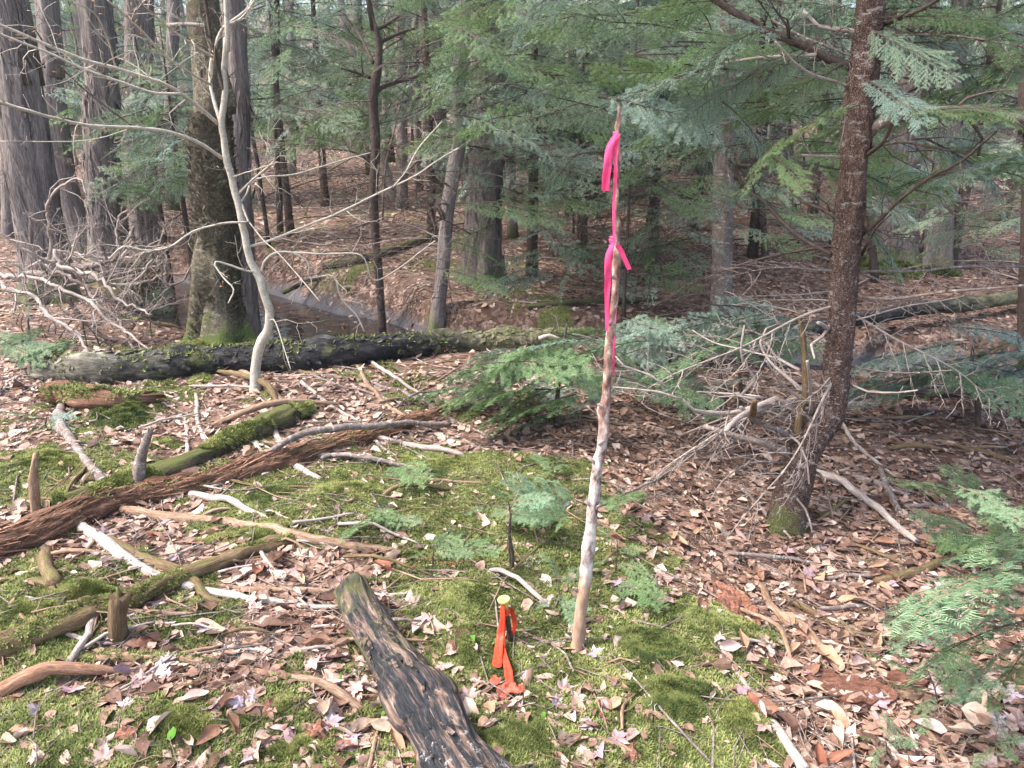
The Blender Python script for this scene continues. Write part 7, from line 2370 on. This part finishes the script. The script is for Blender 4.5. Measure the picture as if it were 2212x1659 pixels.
seedling('tiny hemlock seedling with bright sprays above the pin', 1106, 1232, [(1100, 1180), (1103, 1120), (1098, 1080)],
         [(1103, 1090, 1060, 1040, 0, 0, 'bigf', .7), (1103, 1085, 1180, 1070, 0, -.1, 'bigf', .6), (1103, 1100, 1230, 1035, 0, .3, 'bigf', .6), (1103, 1090, 1000, 1090, 0, -.05, 'big', .6), (1103, 1110, 1170, 1120, 0, -.1, 'big', .6),
          (1100, 1095, 1150, 1010, 0, .3, 'bigf', .6), (1104, 1150, 1020, 1165, 0, -.1, 'big', .5)], stem=3.5)
seedling('low hemlock sprigs between the pin and the pole', 1215, 1330, [(1210, 1290), (1205, 1250)],
         [(1212, 1270, 1140, 1240, 0, -.02, 'big', .6), (1210, 1260, 1270, 1225, 0, .05, 'big', .6), (1214, 1290, 1160, 1300, 0, -.06, 'bigf', .6), (1213, 1300, 1270, 1310, 0, -.05, 'bigf', .6), (1210, 1280, 1240, 1345, 0, -.12, 'big', .5), (1208, 1255, 1190, 1190, 0, .1, 'big', .6)], stem=2.5)
seedling('low hemlock sprigs on the moss right of the pole', 1330, 1240, [(1332, 1200), (1335, 1160)],
         [(1333, 1200, 1270, 1215, 0, -.05, 'big', .5), (1333, 1190, 1390, 1180, 0, .0, 'big', .5), (1333, 1180, 1300, 1130, 0, .1, 'big', .5), (1333, 1215, 1400, 1240, 0, -.1, 'big', .5)], stem=2.5)
seedling('low sprigs left of the tiny seedling over the mossy branch', 935, 1230, [(935, 1200), (938, 1175)],
         [(936, 1190, 870, 1200, 0, -.05, 'big', .5), (936, 1185, 1010, 1200, 0, -.05, 'big', .5), (936, 1190, 960, 1150, 0, .1, 'big', .5)], stem=2.5)
seedling('small teal hemlock seedling at the left edge before the brush pile', 65, 795, [(64, 760), (62, 715), (60, 685)],
         cloud(70, 740, 75, 35, 10, 110, ['near'], .2) + [(62, 700, 60, 655, 0, 0, 'near', .2)], stem=5)
seedling('low hemlock sprigs under the hollow log piece at the left', 95, 925, [(100, 905), (105, 890)],
         [(100, 905, 40, 900, 0, 0, 'near', .5), (100, 900, 160, 890, 0, 0, 'near', .5), (100, 910, 60, 940, 0, -.1, 'near', .5), (100, 908, 150, 925, 0, -.1, 'near', .5), (100, 905, 0, 880, 0, 0, 'near', .5)], stem=2.5)
seedling('low leafy hemlock sprigs behind the brush pile', 290, 650, [(290, 620), (290, 600)],
         cloud(300, 650, 90, 40, 8, 110, ['near'], .3), stem=2.5)
for q, (sx, sy, lab_) in enumerate([(1150, 1120, 'sprawling hemlock sprigs on moss right of the tiny seedling'), (830, 1130, 'faint hemlock sprigs on moss above the long peeled branch'), (1300, 1090, 'hemlock sprigs beside the pole below the thicket'),
                                   (1020, 1180, 'hemlock sprigs between the low mossy branch and the seedling'), (1370, 1290, 'hemlock sprigs on the moss right of the pole foot'), (880, 1040, 'small sprigs at the near side of the bright leaf bank'),
                                   (1180, 1010, 'hemlock sprigs at the near side of the thicket'), (2080, 1180, 'low sprigs on the brown litter at the right')]):
    seedling(lab_, sx, sy, [(sx - 3, sy - 22), (sx, sy - 40)], cloud(sx, sy - 18, 60, 20, 6, 70, ['big', 'nearf', 'big'], .03), stem=2)
# foreground sapling at the right edge
FY = 1.9
seedling('bright hemlock sapling reaching in from the right edge of the foreground', 2230, 1560, [(2225, 1400, 0), (2215, 1250, .05), (2190, 1130, .05), (2150, 1060, .05)],
         [(2215, 1240, 1990, 1060, .05, .1, 'bigf', .7), (2190, 1150, 2065, 985, .05, .1, 'big', .8), (2160, 1100, 1935, 1005, .1, .15, 'big', .7), (2210, 1200, 2030, 1180, 0, 0, 'bigf', .7),
          (2225, 1330, 1900, 1325, 0, -.05, 'bigf', .75), (2225, 1340, 1960, 1400, 0, -.12, 'big', .8), (2225, 1310, 2000, 1270, 0, .0, 'bigf', .7), (2225, 1290, 2050, 1210, 0, 0, 'big', .7),
          (2225, 1380, 2060, 1460, 0, -.12, 'bigf', .8), (2225, 1400, 2120, 1500, 0, -.12, 'big', .8), (2215, 1220, 2130, 1060, .05, .1, 'bigf', .6), (2225, 1250, 2180, 1100, 0, 0, 'big', .6),
          (2230, 1180, 2150, 1300, 0, -.1, 'bigf', .6)] + cloud(2110, 1310, 120, 80, 6, 200, ['bigf', 'big'], .15, .4) + cloud(2150, 1130, 70, 70, 4, 170, ['bigf', 'big'], .15, .3), stem=7)
seedling('darker low hemlock sprays below the bright sapling at the right', 2030, 1530, [(2020, 1490), (2000, 1440)],
         [(2020, 1480, 1880, 1390, 0, .1, 'big', .6), (2020, 1490, 1900, 1470, 0, .1, 'big', .6), (2020, 1480, 2120, 1420, 0, .1, 'big', .6), (2020, 1500, 2150, 1500, 0, 0, 'big', .6), (2020, 1500, 1960, 1560, 0, -.08, 'big', .6), (2020, 1490, 2080, 1380, 0, .15, 'big', .6)], stem=3)
seedling('dark low hemlock sprigs at the bottom near the lower right corner', 1920, 1640, [(1915, 1610), (1912, 1590)],
         [(1913, 1605, 1850, 1580, 0, .05, 'big', .5), (1913, 1605, 1985, 1600, 0, 0, 'big', .5), (1913, 1610, 1870, 1640, 0, -.04, 'big', .5), (1913, 1600, 1940, 1550, 0, .08, 'big', .5)], stem=2.5)
seedling('low hemlock sprigs in the corner at the lower right', 2150, 1650, [(2150, 1620), (2150, 1590)],
         [(2150, 1600, 2080, 1590, 0, .05, 'big', .5), (2150, 1605, 2215, 1590, 0, 0, 'big', .5), (2150, 1610, 2100, 1650, 0, -.04, 'big', .5), (2150, 1600, 2200, 1640, 0, -.04, 'big', .5), (2150, 1595, 2170, 1530, 0, .08, 'big', .5)], stem=2.5)


# ------------------------------------------------------------------ thin woodland haze
hz = Geo()
V = [(x, y, z) for z in (-2.2, 42) for y in (-45, 180) for x in (-140, 140)]
hz.add(V, Q=[(0, 2, 3, 1), (4, 5, 7, 6), (0, 1, 5, 4), (2, 6, 7, 3), (0, 4, 6, 2), (1, 3, 7, 5)])
hm = bpy.data.materials.new('woodland_haze')
hm.use_nodes = True
hn = hm.node_tree
hn.nodes.remove(hn.nodes['Principled BSDF'])
pv = hn.nodes.new('ShaderNodeVolumePrincipled')
pv.inputs['Color'].default_value = (.86, .92, .95, 1)
pv.inputs['Density'].default_value = .0012
pv.inputs['Anisotropy'].default_value = .2
hn.links.new(pv.outputs[0], hn.nodes['Material Output'].inputs['Volume'])
tag(link('haze', hz.mesh('haze', hm, False)), 'thin pale haze hanging in the wood', 'haze', kind='stuff')
